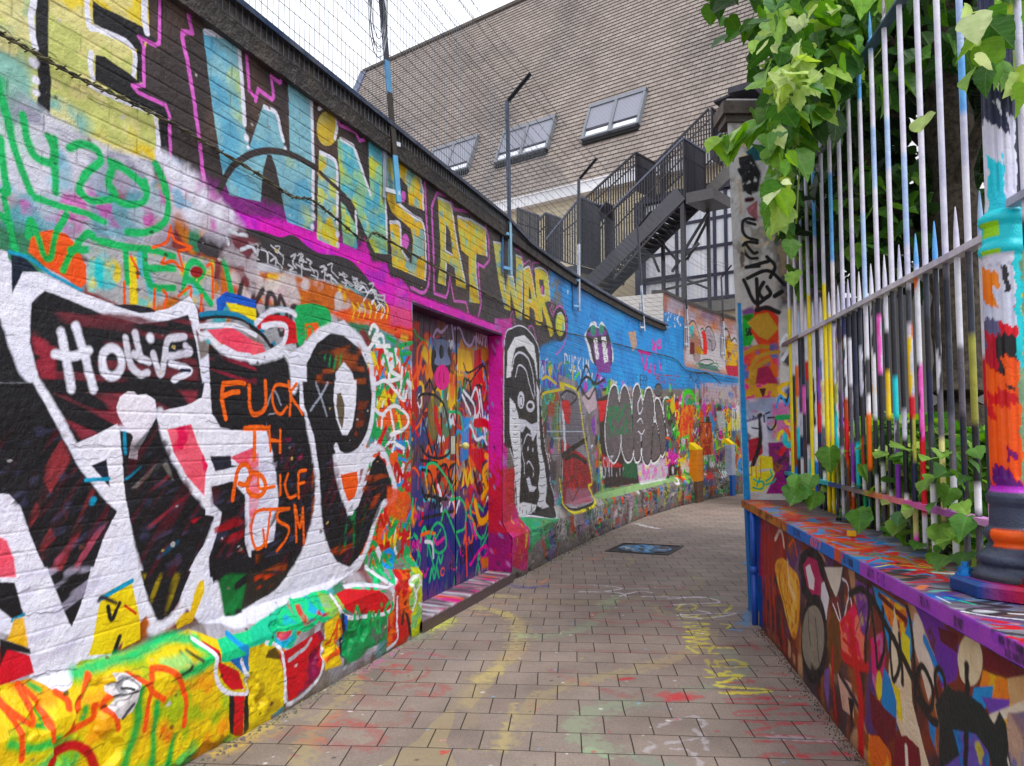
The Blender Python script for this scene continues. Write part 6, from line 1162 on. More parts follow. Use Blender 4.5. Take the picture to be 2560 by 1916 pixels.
# ------------------------------------------------------------------ building with the steep tiled roof
DX, DY = -.776, .631; NX, NY = -.631, -.776; OX, OY = 6.5, 22.0
def F3(s, z, off=0.0): return (OX + NX * off + DX * s, OY + NY * off + DY * s, z)
def fhit(px, py, off=0.0):
    rx, ry, rz = ray(px, py); p = (OX + NX * off, OY + NY * off); t = (NX * p[0] + NY * p[1]) / (NX * rx + NY * ry)
    return (rx * t - p[0]) * DX + (ry * t - p[1]) * DY, EYE + rz * t
bd = empty('tiled_roof_building', F3(5, 0), 'building behind the wall with a steep brown tiled roof and large gridded windows', 'building')
def fbox(m, s0, s1, z0, z1, o0, o1, col=None): return m.hexa([F3(s0,z0,o1),F3(s1,z0,o1),F3(s1,z0,o0),F3(s0,z0,o0),F3(s0,z1,o1),F3(s1,z1,o1),F3(s1,z1,o0),F3(s0,z1,o0)], col)
def fbar(m, s0, z0, s1, z1, off, w, d, col=None): return m.bar(F3(s0, z0, off), F3(s1, z1, off), w, d, (NX, NY, 0), col)
m = MB(); fbox(m, -12, 24, 0, 9.38, -.3, 0); 
for k in range(7): fbox(m, -12, 24, 8.2 + k * .17, 8.2 + k * .17 + .155, .004, .022)
m.build('wall', M['cream'], bd)
m = MB(); fbox(m, -12, 24, 9.38, 9.72, -.1, .36); fbox(m, -12, 24, 9.72, 9.76, -.1, .40); m.build('gutter', M['white'], bd)
BE = math.radians(67.5); RH = 11.6
def R3p(s, r, h=0.0):    # point on the roof, h proud of its plane
    c, sn = math.cos(BE), math.sin(BE)
    return (OX + DX * s - NX * (r * c) + NX * h * sn, OY + DY * s - NY * (r * c) + NY * h * sn, 9.7 + r * sn + h * c)
v = []; f = []; uv = []; nr = int(RH / .185)
ss = list(np.arange(-14, 22.01, 1.2)); ns = len(ss)
for k in range(nr):
    r0, r1 = k * .185, (k + 1) * .185; b = len(v)
    for s in ss:
        e = .0; v += [R3p(s, r0, .032), R3p(s, r1 , .006), R3p(s, r0, .0)]; uv += [(s, r0 + .004, 0), (s, r1 - .0005, 0), (s, r0, 0)]
    for i in range(ns - 1):
        a = b + i * 3; f += [(a + 3, a, a + 1, a + 4), (a, a + 3, a + 5, a + 2)]
rf_o = mk('roof', v, f, M['roof'], bd, None, uv)
m = MB(); m.bar(R3p(-14, RH - .02, .05), R3p(22, RH - .02, .05), .18, .14); m.build('ridge', M['stone'], rf_o)
# lower hipped wing at the left end of the roof
v = []; f = []; uv = []
for k in range(55):
    r0, r1 = k * .185, (k + 1) * .185
    b = len(v)
    for s in (22.05, 34):
        v += [R3p(s, r0, -.6), R3p(s, r1, -.63)]; uv += [(s, r0 + .004, 0), (s, r1, 0)]
    f += [(b + 2, b, b + 1, b + 3)]
mk('roof', v, f, M['roof'], bd, None, uv)
m = MB(); m.bar(R3p(22.0, 0, .0), R3p(22.0, RH, .0), .2, .5, (DX, DY, 0)); m.build('verge', M['flash'], bd)
# skylights with roller blinds
for i, (s0, s1, r0, r1) in enumerate(((3.52, 5.80, 2.02, 3.58), (7.30, 9.80, 2.10, 3.66), (11.22, 13.75, 2.26, 3.95))):
    def rb4(m, a, b, c, d, h0, h1, col=None): return m.hexa([R3p(b,c,h0),R3p(a,c,h0),R3p(a,d,h0),R3p(b,d,h0),R3p(b,c,h1),R3p(a,c,h1),R3p(a,d,h1),R3p(b,d,h1)], col)
    m = MB(); mid = (s0 + s1) / 2
    for a, b, c, d in ((s0, s0+.09, r0, r1), (s1-.09, s1, r0, r1), (mid-.06, mid+.06, r0, r1), (s0, s1, r1-.16, r1), (s0, s1, r0, r0+.07)): rb4(m, a, b, c, d, .02, .2 + .004 * len(m.v) / 8)
    sk = m.build('skylight', M['alu'], bd)
    m = MB(); rb4(m, s0+.1, mid-.07, r0+.42, r1-.17, .04, .17); rb4(m, mid+.07, s1-.1, r0+.46, r1-.17, .04, .17); m.build('blind', M['blind'], sk)
    m = MB(); rb4(m, s0+.1, mid-.07, r0+.08, r0+.36, .03, .11); rb4(m, mid+.07, s1-.1, r0+.08, r0+.38, .03, .11); m.build('pane', M['glass'], sk)
    m = MB(); rb4(m, s0+.03, s1-.03, r0-.16, r0-.02, .01, .10); m.build('skylight_apron', M['black'], sk)
# dark canopy over a roof door, top right
m = MB(); a = fhit(1793, 262, 1.0); b = fhit(1838, 242, 1.0); c = fhit(1900, 228, 1.0); m.bar(F3(*a, 1.0), F3(*b, 1.0), .5, .06); m.bar(F3(*b, 1.0), F3(*c, 1.0), 1.0, .16); m.build('door_canopy', M['steel'], bd)
d0 = fhit(1829, 300, .6); d1 = fhit(1900, 235, .6); m = MB(); fbox(m, d1[0], d0[0], 9.78, d1[1], -1.2, .55); m.build('roof_door', M['black'], bd)
# gridded window
wz = [5.42, 6.12, 6.97, 7.80, 8.62]; wss = [-3.4, -2.2, -1.15, .27, .62, 1.85, 3.02]
m = MB()
for s in wss[:-1]: fbox(m, s - .045, s + .045, 5.36, 8.70, .03, .10)
fbox(m, 2.93, 3.22, 4.9, 8.70, .03, .22)
for z in wz: fbox(m, -3.4, 3.0, z - .045, z + .045, .034, .09)
fbox(m, -3.4, 3.0, 8.62, 8.85, .036, .2); fbox(m, -.30, -.16, 5.36, 8.7, .04, .21)
win = m.build('window', M['frame'], bd)
m = MB(); fbox(m, -3.4, 3.0, 5.40, 8.66, .024, .05); m.build('pane', M['glass'], win)
m = MB(); fbox(m, -3.6, 1.2, 5.0, 5.3, .024, .3); m.build('sill', M['grey'], bd)

# ------------------------------------------------------------------ steel escape stair
st = empty('escape_stair', F3(1, 0, 2), 'dark steel escape stair with picket railings in front of the gridded windows', 'stair')
def off_at(px0, py0, o0, px1):     # how far a level line running back from a point has to go to reach image column px1
    s, z = fhit(px0, py0, o0); lo, hi = -2.0, o0
    def colx(o):
        x, y, zz = F3(s, z, o); return CXP + F_PX * x / (y * math.cos(PITCH) + (zz - EYE) * math.sin(PITCH))
    for _ in range(30):
        mid = (lo + hi) / 2
        if colx(mid) > px1: lo = mid
        else: hi = mid
    return s, z, (lo + hi) / 2
def railing(A, B, hgt, name='railing', rail=(84, 88, 108), slope_bottom=True, gap=.082, hb=None):
    """picket panel between 3D points A and B of its hand rail"""
    A = np.array(A); B = np.array(B); L = np.linalg.norm((B - A)[:2]); n = max(2, int(L / gap)); m = MB(); hb = hgt if hb is None else hb
    m.bar(A, B, .06, .05, col=rail); m.bar(A - [0, 0, hgt], B - [0, 0, hb], .05, .04, col=(46, 44, 52))
    m.bar(A - [0, 0, .30 * hgt], B - [0, 0, .30 * hb], .03, .03, col=(40, 38, 46))
    for i in range(n + 1):
        t = i / n; p = A + (B - A) * t; h = hgt + (hb - hgt) * t; m.bar(p, p - [0, 0, h], .045, .022, ((B - A)[0], (B - A)[1], 0), (40, 38, 46) if i % 7 else (24, 24, 32))
    return m.build(name, M['vc'], st)
def fpx(px, py, off): return F3(*fhit(px, py, off), off)
A0, A1 = fpx(1365, 600, 3), fpx(1449, 496, 3)
railing(A0, A1, .5, hb=2.0)
s, z, o = off_at(1452, 495, 3, 1499); railing(F3(s, z, 3), F3(s, z, o), 1.95); o1 = o
s2, z2 = fhit(1500, 527, o1); A2 = F3(s2, z2, o1); s3, z3 = fhit(1512, 507, o1); railing(A2, F3(s3, z3, o1), 1.9)
s, z, o = off_at(1512, 507, o1, 1535); railing(F3(s, z, o1), F3(s, z, o), 2.2)
B0, B1 = fpx(1534, 520, 3), fpx(1709, 346, 3); railing(B0, B1, 2.0, hb=1.62)
s, z, o2 = off_at(1709, 346, 3, 1762); railing(F3(s, z, 3), F3(s, z, o2), 1.62)
C0, C1 = fpx(1461, 498, 2), fpx(1589, 382, 2); railing(C0, C1, 1.1, rail=(44, 42, 50)); s, z, o = off_at(1589, 382, 2, 1638); railing(F3(s, z, 2), F3(s, z, o), 1.1, rail=(44, 42, 50))
D0, D1 = fpx(1638, 407, o), fpx(1772, 272, o); railing(D0, D1, 1.15, rail=(44, 42, 50)); s, z, oo = off_at(1778, 270, o, 1803); railing(F3(s, z, o), F3(s, z, oo), 1.5, rail=(44, 42, 50))
E0_, E1 = fpx(1762, 375, o2), fpx(1850, 285, o2); railing(E0_, E1, 1.5)
s, z, o = off_at(1293, 521, 3, 1347); railing(F3(s, z, 3), F3(s, z, o), 1.5); s5, z5 = fhit(1364, 533, o); s4, z4 = fhit(1347, 550, o); railing(F3(s4, z4, o), F3(s5, z5, o), 1.4); s, z, oz = off_at(1364, 533, o, 1402); railing(F3(s, z, o), F3(s, z, oz), 1.4)
# stringers, treads, landings
m = MB(); S0 = np.array(fpx(1545, 640, 3.02)); S1 = np.array(fpx(1702, 484, 3.02)); m.bar(S0, S1, .05, .44, (0, 0, 1), (62, 60, 68)); so = np.array([NX, NY, 0]) * -1.05; m.bar(S0 + so, S1 + so, .05, .34, (0, 0, 1), (62, 60, 68))
q0 = np.array(fpx(1440, 745, 3.02)); m.bar(q0, S0, .05, .44, (0, 0, 1), (42, 42, 50)); m.bar(q0 + so, S0 + so, .05, .34, (0, 0, 1), (42, 42, 50))
e0 = np.array(fpx(1775, 480, o2)); e1 = np.array(fpx(1850, 400, o2)); m.bar(e0, e1, .05, .36, (0, 0, 1), (96, 92, 90)); m.build('stringer', M['vc'], st)
m = MB()
for i in range(22):
    t = (i + .5) / 22; p = q0 + (S1 - q0) * t; m.hexa([tuple(p + np.array([DX, DY, 0]) * a + so * b + np.array([0, 0, c])) for c in (0, .03) for a, b in ((-.13, .03), (.13, .03), (.13, .97), (-.13, .97))], (40, 38, 44))
m.build('treads', M['vc'], st)
m = MB(); s_a, z_a = fhit(1706, 500, 3.0); sB = s_a - .1; s_b = sB - .75
m.hexa([F3(s_b,z_a-.12,3.0),F3(sB,z_a-.12,3.0),F3(sB,z_a-.12,1.9),F3(s_b,z_a-.12,1.9),F3(s_b,z_a+.16,3.0),F3(sB,z_a+.16,3.0),F3(sB,z_a+.16,1.9),F3(s_b,z_a+.16,1.9)], (66, 62, 64)); m.build('landing', M['vc'], st); m = MB()
s_c, z_c = fhit(1437, 664, 3.0); m.hexa([F3(s_c-.1,z_c-.2,3.0),F3(s_c+1.2,z_c-.2,3.0),F3(s_c+1.2,z_c-.2,.4),F3(s_c-.1,z_c-.2,.4),F3(s_c-.1,z_c,3.0),F3(s_c+1.2,z_c,3.0),F3(s_c+1.2,z_c,.4),F3(s_c-.1,z_c,.4)], (48, 46, 52)); m.build('landing', M['vc'], st)
def leg(px, py0, off, w=.14, zb=3.8, col=(44, 42, 48)):
    s, z = fhit(px, py0, off); m = MB(); fbar(m, s, zb, s, z, off, w, w, col); m.build('leg', M['vc'], st)
leg(1707, 500, 2.95, .11); leg(1770, 520, 2.0, .08); leg(1657, 560, 1.9, .09)
m = MB()
for a, b, o in (((1712,625),(1768,535),2.3),((1718,650),(1772,545),1.6),((1636,585),(1695,655),2.2),((1617,605),(1648,680),1.4),((1680,680),(1700,650),2.2),((1715,700),(1770,722),1.8),((1660,725),(1768,700),1.7),((1712,640),(1748,608),2.9)):
    m.bar(fpx(*a, o), fpx(*b, o), .09, .09, col=(44, 42, 50)) if 0 else m.bar(fpx(*a, o), fpx(*b, o), .06, .06, col=(44, 42, 50))
m.bar(fpx(1600, 705, 1.2), fpx(1700, 690, 1.2), .1, .12, col=(46, 46, 60)); m.build('brace', M['vc'], st)

# ------------------------------------------------------------------ the low wall on the right with its coping
paint_low(cvR); paint_coping(cvK); paint_pillar(cvP)
lw = empty('low_wall', (RP[0] + RD_[0] * 2.5, RP[1] + RD_[1] * 2.5, 0), 'low painted wall along the right side carrying the iron railing', 'wall')
BX, BY = RD_[1], -RD_[0]       # behind the low wall
def rpos(U, V):
    h = (vnoise(U[0], V[:, 0], .3, 81, 3) - .5) * .01 + (vnoise(U[0], V[:, 0], .03, 82, 3, 2.5) - .5) * .004
    return np.stack([RP[0] + RD_[0] * U + BX * h, RP[1] + RD_[1] * U + BY * h, V], -1)
canvas_mesh('wall_face', cvR, rpos, M['plaster'], lw)
def kpos(U, V):
    top = np.maximum(V - .06, 0); up = np.minimum(V, .06); h = (vnoise(U[0], V[:, 0], .05, 83, 3) - .5) * .004
    return np.stack([CP[0] + RD_[0] * U + BX * top, CP[1] + RD_[1] * U + BY * top, .87 + up + h], -1)
canvas_mesh('coping', cvK, kpos, M['plaster'], lw)
def rl(u, b, z): return (RP[0] + RD_[0] * u + BX * b, RP[1] + RD_[1] * u + BY * b, z)
m = MB(); m.add([rl(.2, .02, 0), rl(U_LOWEND, 0.0, 0), rl(U_LOWEND, .5, 0), rl(U_LOWEND, .5, .868), rl(U_LOWEND, 0.0, .868), rl(.2, .0, .868), rl(.2, -.045, .868), rl(5.55, -.045, .868), rl(5.55, .5, .868), rl(.2, .5, .868), rl(5.55, -.045, .925), rl(5.55, .5, .925)], [(1,2,3,4), (6,7,8,9), (7,8,11,10)], (40, 84, 170)); m.build('wall_end', M['plaster'], lw)
# blue downpipe at the corner
dpx = rl(U_LOWEND + .03, -.03, 0); m = MB(); m.tube([dpx, (dpx[0], dpx[1], .40)], .024, 12, (34, 80, 180)); m.tube([(dpx[0], dpx[1], .40), (dpx[0], dpx[1], .45)], .031, 12, (40, 92, 190)); m.tube([(dpx[0], dpx[1], .45), (dpx[0], dpx[1], .866)], .024, 12, (36, 86, 190))
dp = m.build('drain_pipe', M['vc'], None, True); tag(dp, 'blue painted downpipe standing at the end of the low wall', 'pipe')
# ------------------------------------------------------------------ pillar
pl = empty('gate_pillar', (2.4, PLY + .3, 0), 'tall rendered pillar with peeling paint, black tags and a stone cap', 'pillar')
def ppos(U, V):
    h = (vnoise(U[0], V[:, 0], .2, 91, 4) - .5) * .016 + (vnoise(U[0], V[:, 0], .025, 92, 3) - .5) * .006
    return np.stack([U - .024 * (V - .93), PLY + h, V], -1)
canvas_mesh('rendered_face', cvP, ppos, M['plaster'], pl)
m = MB(); n = 12
for k in range(n):
    z0 = 4.4 * k / n; z1 = 4.4 * (k + 1) / n; l0 = 1.978 - .024 * (z0 - .93); l1 = 1.978 - .024 * (z1 - .93); cc = (30, 70, 140) if z0 > 2.6 else (46, 120, 200)
    m.hexa([(l0, PLY + .012, z0), (2.85, PLY + .012, z0), (2.85, PLY + .09, z0), (l0, PLY + .09, z0), (l1, PLY + .012, z1), (2.85, PLY + .012, z1), (2.85, PLY + .09, z1), (l1, PLY + .09, z1)], cc)
m.build('pillar_core', M['plaster'], pl)
m = MB(); m.box(1.82, PLY - .07, 4.24, 2.92, PLY + .26, 4.35); m.box(1.85, PLY - .03, 4.18, 2.9, PLY + .22, 4.237); m.build('stone_cap', M['stone'], pl)

# ------------------------------------------------------------------ iron railing
def fy(y): return 1.81 + (y - 2.9) * (2.34 - 1.81) / (6.66 - 2.9)
fdir = Vector((.53, 3.76, 0)).normalized()
ir = empty('iron_railing', (fy(4.8), 4.8, .93), 'tall iron railing with spear tips, its bars streaked with many colours', 'fence')
rr = random.Random(21)
UPW = [(206,204,220),(196,196,214),(170,190,222),(120,170,222),(210,206,214),(190,186,210)]
LOWC = [(226,190,40),(30,110,200),(60,60,66),(36,34,40),(206,206,214),(190,190,205),(226,110,60),(196,40,50),(20,140,90),(60,190,200),(130,80,170),(226,120,190),(160,70,50),(150,150,80),(206,196,140),(30,40,80),(226,226,232)]
def painted_bar(y, z0, z1, r, tip, k):
    x = fy(y); rows = int((z1 - z0) / .035) + 2; n = 10; v = []; f = []; c = []; bands = []
    z = z0
    while z < z1 + .3:
        if z > 2.24: col = rr.choice(UPW) if rr.random() < .55 else (206, 204, 218); L = rr.uniform(.15, .7)
        elif z > 1.75 and rr.random() < .6: col = rr.choice([(206,206,216),(40,42,50),(206,206,216),(30,32,44)]); L = rr.uniform(.15, .5)
        elif rr.random() < (.66 if y < 4.7 and z > 1.2 else .32): col = rr.choice([(206,206,216),(40,42,50),(50,54,66),(30,34,60),(30,30,36),(90,86,96)]); L = rr.uniform(.1, .4)
        else: col = rr.choice(LOWC); L = rr.uniform(.05, .36)
        if z < 2.24: L = min(L, 2.245 - z + .001)
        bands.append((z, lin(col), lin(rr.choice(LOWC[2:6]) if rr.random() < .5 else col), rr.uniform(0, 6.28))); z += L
    if rr.random() < .12 and y > 5: bands = [(z0, lin((226, 206, 30)), lin((226, 206, 30)), 0), (2.5, lin((200,200,216)), lin((200,200,216)), 0)]
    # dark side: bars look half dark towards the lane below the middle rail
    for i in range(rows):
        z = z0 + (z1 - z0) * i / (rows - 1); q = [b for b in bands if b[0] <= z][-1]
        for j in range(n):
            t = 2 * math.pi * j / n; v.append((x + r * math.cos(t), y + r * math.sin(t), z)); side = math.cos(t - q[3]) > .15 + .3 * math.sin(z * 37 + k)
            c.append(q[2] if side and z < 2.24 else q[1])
    for i in range(rows - 1):
        for j in range(n): f.append((i*n+j, i*n+(j+1)%n, (i+1)*n+(j+1)%n, (i+1)*n+j))
    # tip
    b = (rows - 1) * n; prof_ = [(r * 1.15, .01), (r * 1.15, .022), (r * .6, .03), (r * .8, .07), (r * .55, .12), (.001, .19)] if tip == 'spear' else [(r * .95, .04), (r * .75, .09), (r * .4, .15), (.002, .18)]
    tc = bands[-1][1] if tip == 'bud' else lin(rr.choice([(150,146,150),(120,170,220),(170,170,186)]))
    for pr, dz in prof_:
        b2 = len(v)
        for j in range(n): t = 2 * math.pi * j / n; v.append((x + pr * math.cos(t), y + pr * math.sin(t), z1 + dz)); c.append(tc)
        for j in range(n): f.append((b+j, b+(j+1)%n, b2+(j+1)%n, b2+j))
        b = b2
    if tip == 'spear':
        b = len(v)
        for sx in (-1, 1):
            b = len(v); p = [(sx * r * .5, 0, .045), (sx * r * 1.9, 0, .085), (sx * r * 1.5, 0, .055)]
            for dy in (-.004, .004):
                for q in p: v.append((x + q[0] * .14, y + q[0] + dy, z1 + q[2])); c.append(tc)
            f += [(b, b+1, b+2), (b+5, b+4, b+3), (b, b+3, b+4, b+1), (b+1, b+4, b+5, b+2)]
    f.append(tuple(range(n))[::-1])
    mk('bar', v, f, M['ironpaint'], ir, np.array(c), None, True)
k = 0; y = 3.04 + .0
while y < 6.45:
    painted_bar(y, .962, 3.64, .0128, 'spear', k); k += 1
    painted_bar(y - .11, .962, 2.255, .0118, 'bud', k); k += 1; y += .2165
for y in (2.60, 2.38, 2.16):
    painted_bar(y, .962, 3.64, .0128, 'spear', k); k += 1; painted_bar(y - .11, .962, 2.3, .0118, 'bud', k); k += 1
def rail(z, w, h, cols, ya, yb, dz=0):
    m = MB(); n = 24
    for i in range(n):
        t0 = i / n; t1 = (i + 1) / n; y0 = ya + (yb - ya) * t0; y1 = ya + (yb - ya) * t1; cc = cols[min(len(cols) - 1, int(t0 * len(cols)))]
        m.bar((fy(y0), y0, z + dz * t0), (fy(y1), y1, z + dz * t1), w, h, (0, 0, 1), cc)
    m.build('rail', M['ironpaint'], ir)
rail(3.62, .055, .012, [(90,110,130),(70,90,110),(120,140,160),(60,70,80)], 2.75, 6.5); rail(2.235, .05, .028, [(196,192,204),(206,202,212),(190,188,198),(200,196,208),(120,118,126)], 2.78, 6.5)
rail(1.155, .05, .026, [(200,150,196),(170,110,180),(214,120,180),(220,140,150),(206,140,110),(120,110,112),(110,106,108),(60,80,130),(60,180,190),(70,200,200),(70,190,196),(70,190,196),(60,170,180)], 2.86, 6.5)
rail(2.31, .05, .028, [(70,180,205),(170,170,190)], 2.0, 2.68); rail(3.62, .055, .012, [(60,60,70)], 2.0, 2.7); rail(1.155, .05, .026, [(150,150,170)], 2.0, 2.66)
# cast iron column
cx, cy = 1.79, 2.75
co = empty('iron_column', (cx, cy, .932), 'fluted cast iron column on a bolted base plate, daubed turquoise, orange and purple', 'column')
pf = [(.155,.985),(.155,1.0),(.13,1.012),(.118,1.03),(.13,1.045),(.128,1.062),(.10,1.085),(.088,1.11),(.10,1.125),(.104,1.14),(.10,1.155),(.086,1.165),(.082,1.24),(.092,1.25),(.094,1.275),(.084,1.285),(.076,1.30),(.076,2.13),(.084,2.14),(.088,2.155),(.084,2.17),(.074,2.18),(.072,2.24),(.082,2.25),(.086,2.265),(.082,2.28),(.062,2.295),(.058,2.34),(.056,4.6)]
pr = []
for (r0, z0), (r1, z1) in zip(pf[:-1], pf[1:]):
    n = max(1, int((z1 - z0) / .007))
    for i in range(n): pr.append((r0 + (r1 - r0) * i / n, z0 + (z1 - z0) * i / n))
pr.append(pf[-1]); v = []; f = []; c = []; n = 112
nzc = np.random.RandomState(4)
def col_c(z, a):     # a: angle, 0 at the side facing the lane's camera
    w = .04 * math.sin(z * 31 + a * 3) + .03 * math.sin(z * 57 + a * 5) + .012 * math.sin(a * 23 + z * 90); zz = z + w * .6
    side = math.sin(a) + .05 * math.sin(z * 43) + .03 * math.sin(z * 117 + 2)      # + to the right in view
    if z < 1.29: return (60,66,84) if z > 1.0 and not (1.10 < z < 1.16 and abs(a) < .9) else ((236,106,60) if 1.10 < z < 1.16 else (44,44,54))
    if z < 1.31: return (190,90,200)
    if z > 2.98 + .0 * w: return (30,34,66)
    if z > 2.6 + .6 * w: return (30,34,66) if side > .1 or z > 2.63 + w else (206,206,224)
    if z > 2.30:
        if side > .75: return (24,28,50)
        return (80,196,214) if (zz < 2.5 and side < .1 and side > -.8) else (206,206,224)
    if z > 2.13: return (150,206,70) if -.9 < side < -.2 and math.sin(z * 60) > -.2 else (70,196,208)
    if side > .30: return (76,190,200) if (zz > 1.7 and side < .6) else ((206,190,60) if zz < 2.0 and side < .62 and zz > 1.72 else ((120,150,120) if side < .8 else (70,72,84)))
    if zz > 1.98: return (30,26,36) if -.15 < side < .08 and zz < 2.1 else ((232,140,80) if side < -.35 and zz < 2.08 else ((206,206,222)))
    if zz > 1.90: return (196,200,220)
    if zz > 1.84: return (206,24,40) if side > -.4 else (90,90,120)
    if zz > 1.74: return (24,22,26) if side > -.5 else (180,60,70)
    if zz > 1.44: return (40,30,30) if (1.66 < zz < 1.69 and abs(side) < .2) else ((240,90,30) if not (1.58 < zz < 1.63) else (206,34,40))
    if zz > 1.38: return (240,90,30) if side < -.3 or side > .1 else (110,30,110)
    return (96,30,120) if math.sin(zz * 40 + a * 4) > -.2 else (240,90,40)
for r, z in pr:
    for j in range(n):
        t = 2 * math.pi * j / n; vx = math.cos(t); vy = math.sin(t)
        flute = .0045 * (math.cos(t * 14) < -.2) if ((1.34 < z < 2.10) or z > 2.36) else 0
        rr_ = r - flute; v.append((cx + rr_ * vx, cy + rr_ * vy, z)); va = math.atan2(-cx, -cy); a = math.atan2(math.sin(math.atan2(vx, vy) - va), math.cos(math.atan2(vx, vy) - va)); c.append(lin(col_c(z, -a)))
for i in range(len(pr) - 1):
    for j in range(n): f.append((i*n+j, i*n+(j+1)%n, (i+1)*n+(j+1)%n, (i+1)*n+j))
mk('shaft', v, f, M['ironpaint'], co, np.array(c), None, True)
m = MB(); R8_ = [(cx + .215 * math.cos(math.radians(22.5 + 45 * i)), cy + .215 * math.sin(math.radians(22.5 + 45 * i))) for i in range(8)]
R7_ = [(cx + .20 * math.cos(math.radians(22.5 + 45 * i)), cy + .20 * math.sin(math.radians(22.5 + 45 * i))) for i in range(8)]
m.add([(*p, .934) for p in R8_] + [(*p, .972) for p in R8_] + [(*p, .984) for p in R7_], [(i, (i+1)%8, 8+(i+1)%8, 8+i) for i in range(8)] + [(8+i, 8+(i+1)%8, 16+(i+1)%8, 16+i) for i in range(8)] + [tuple(range(16, 24))])
m.c = [lin((34,70,130) if v_[0] < cx - .02 and v_[1] > cy - .15 else ((190,30,36) if v_[1] < cy - .05 else (40,44,60))) for v_ in m.v]; m.build('base_plate', M['ironpaint'], co)
for bx, by, cc in ((-.15, .07, (40,120,190)), (-.06, -.15, (150,30,40)), (.14, -.06, (60,60,70)), (.06, .15, (60,60,70))):
    m = MB(); m.tube([(cx+bx, cy+by, .984), (cx+bx, cy+by, .990)], .032, 14, cc); m.tube([(cx+bx, cy+by, .990), (cx+bx, cy+by, 1.012)], .022, 6, cc); m.tube([(cx+bx, cy+by, 1.012), (cx+bx, cy+by, 1.03)], .012, 8, cc); m.build('bolt', M['ironpaint'], co)

# ------------------------------------------------------------------ garden behind the railing
gs = mk('garden_bed', [(1.55,1.0,.80),(14,1.0,.80),(14,12,.80),(5.2,12,.80),(2.86,6.72,.80),(2.3,6.5,.80)], [(0,1,2,3,4,5)], M['soil']); tag(gs, kind='structure')
gw = empty('garden_wall', (5, 8.2, .8), 'plain grey rendered wall behind the railing and the tree', 'wall')
m = MB(); m.box(3.95, 8.2, .6, 9.5, 8.4, 3.25); m.box(3.93, 8.17, 3.25, 9.5, 8.43, 3.32); m.build('wall_face', M['grey'], gw)
sh = empty('garden_shed', (3.5, 8.1, .8), 'dark open shed doorway beside the grey garden wall', 'shed')
m = MB(); m.box(3.15, 8.25, .6, 3.93, 9.5, 2.95); m.build('shed_interior', M['black'], sh); m = MB(); m.box(3.08, 8.12, .6, 3.16, 8.24, 3.0); m.box(3.86, 8.12, .6, 3.94, 8.24, 3.0); m.box(3.08, 8.11, 3.0, 3.95, 8.25, 3.08); m.build('door_frame', M['frame'], sh)  # solid black block, the darkness inside the doorway is put into its colour
wh = empty('white_house', (8, 14, 0), 'white house wall with a pale window glimpsed through the leaves', 'house')
m = MB(); m.box(5.6, 14, 0, 16, 14.4, 7.4); m.build('wall', M['white'], wh)
for xa in (7.2, 10.0): m = MB(); m.box(xa, 13.93, 3.9, xa + 1.2, 13.99, 5.4); wv = m.build('window', M['frame'], wh); m = MB(); m.box(xa + .1, 13.90, 4.0, xa + 1.1, 13.925, 5.3); m.build('pane', M['glass'], wv)

def leafmesh(name, items, parent, cols, mat='leaf', serr=False):
    """items: (pos, size, dir vector, roll, tint)"""
    v = []; f = []; c = []; rl_ = random.Random(len(items))
    uvs = []
    out = [(0,0),(.16,-.08),(.36,.0),(.50,.16),(.56,.34),(.50,.46),(.47,.52),(.36,.66),(.33,.70),(.20,.84),(.16,.87),(0,1.05)]
    for p, s, d, roll, tint in items:
        d = Vector(d).normalized(); u = Vector((0, 0, 1)); r = d.cross(u)
        if r.length < .1: r = Vector((1, 0, 0))
        r.normalize(); nrm = r.cross(d).normalized(); q = Matrix.Rotation(roll, 3, d); r = q @ r; nrm = q @ nrm; b = len(v); p = Vector(p)
        wf_ = rl_.uniform(.72, 1.08); fold = rl_.uniform(.05, .5); curl = rl_.uniform(-.15, .35); mid = 6
        col = np.array(lin(tint)) * rl_.uniform(.75, 1.2)
        for k in range(mid):
            t = k / (mid - 1) * 1.05; v.append(tuple(p + d * (t * s) + nrm * (-curl * t * t * s))); c.append(col * 1.05); uvs.append((0, t, 0))
        for sg in (1, -1):
            for ox, oy in out[1:-1]:
                j = rl_.uniform(.86, 1.10) * wf_; v.append(tuple(p + d * (oy * s * rl_.uniform(.96, 1.04)) + r * (sg * ox * s * j) + nrm * (fold * ox * s - curl * max(0, oy) ** 2 * s + rl_.uniform(-.02, .02) * s))); c.append(col * rl_.uniform(.9, 1.05)); uvs.append((ox, oy, 0))
        no = len(out) - 2
        ms = [0, 0, 0, 1, 2, 2, 3, 3, 4, 4, 5]    # midrib vertex nearest to each outline step
        for si, sg in ((0, 1), (1, -1)):
            o = b + mid + si * no
            seq = list(range(o, o + no)); mr = [0, 0, 1, 2, 2, 3, 3, 4, 4, 5][:no]
            tri = []
            tri.append((b, seq[0], seq[1]))
            for a_ in range(1, no - 1):
                m0, m1 = b + mr[a_ - 1], b + mr[a_]
                tri.append((m0, seq[a_], seq[a_ + 1]) if m0 == m1 else (m0, seq[a_], m1))
                if m0 != m1: tri.append((m1, seq[a_], seq[a_ + 1]))
            tri.append((b + mr[no - 2], seq[no - 1], b + 5))
            f += [t if sg == 1 else t[::-1] for t in tri]
    return mk(name, v, f, M[mat], parent, np.clip(np.array(c), 0, 1), uvs)
GREENS = [(84,140,40),(70,126,44),(96,150,62),(56,104,40),(110,160,50),(124,170,70),(60,110,52)]
DARKD = [(30,54,26),(34,62,30),(26,48,26),(44,78,36),(24,40,24)]  # deep shade of the crown's interior put into these leaf tints
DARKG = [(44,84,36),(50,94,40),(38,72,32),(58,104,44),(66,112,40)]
LIGHTG = [(136,176,64),(150,186,84),(124,166,50),(142,180,100)]
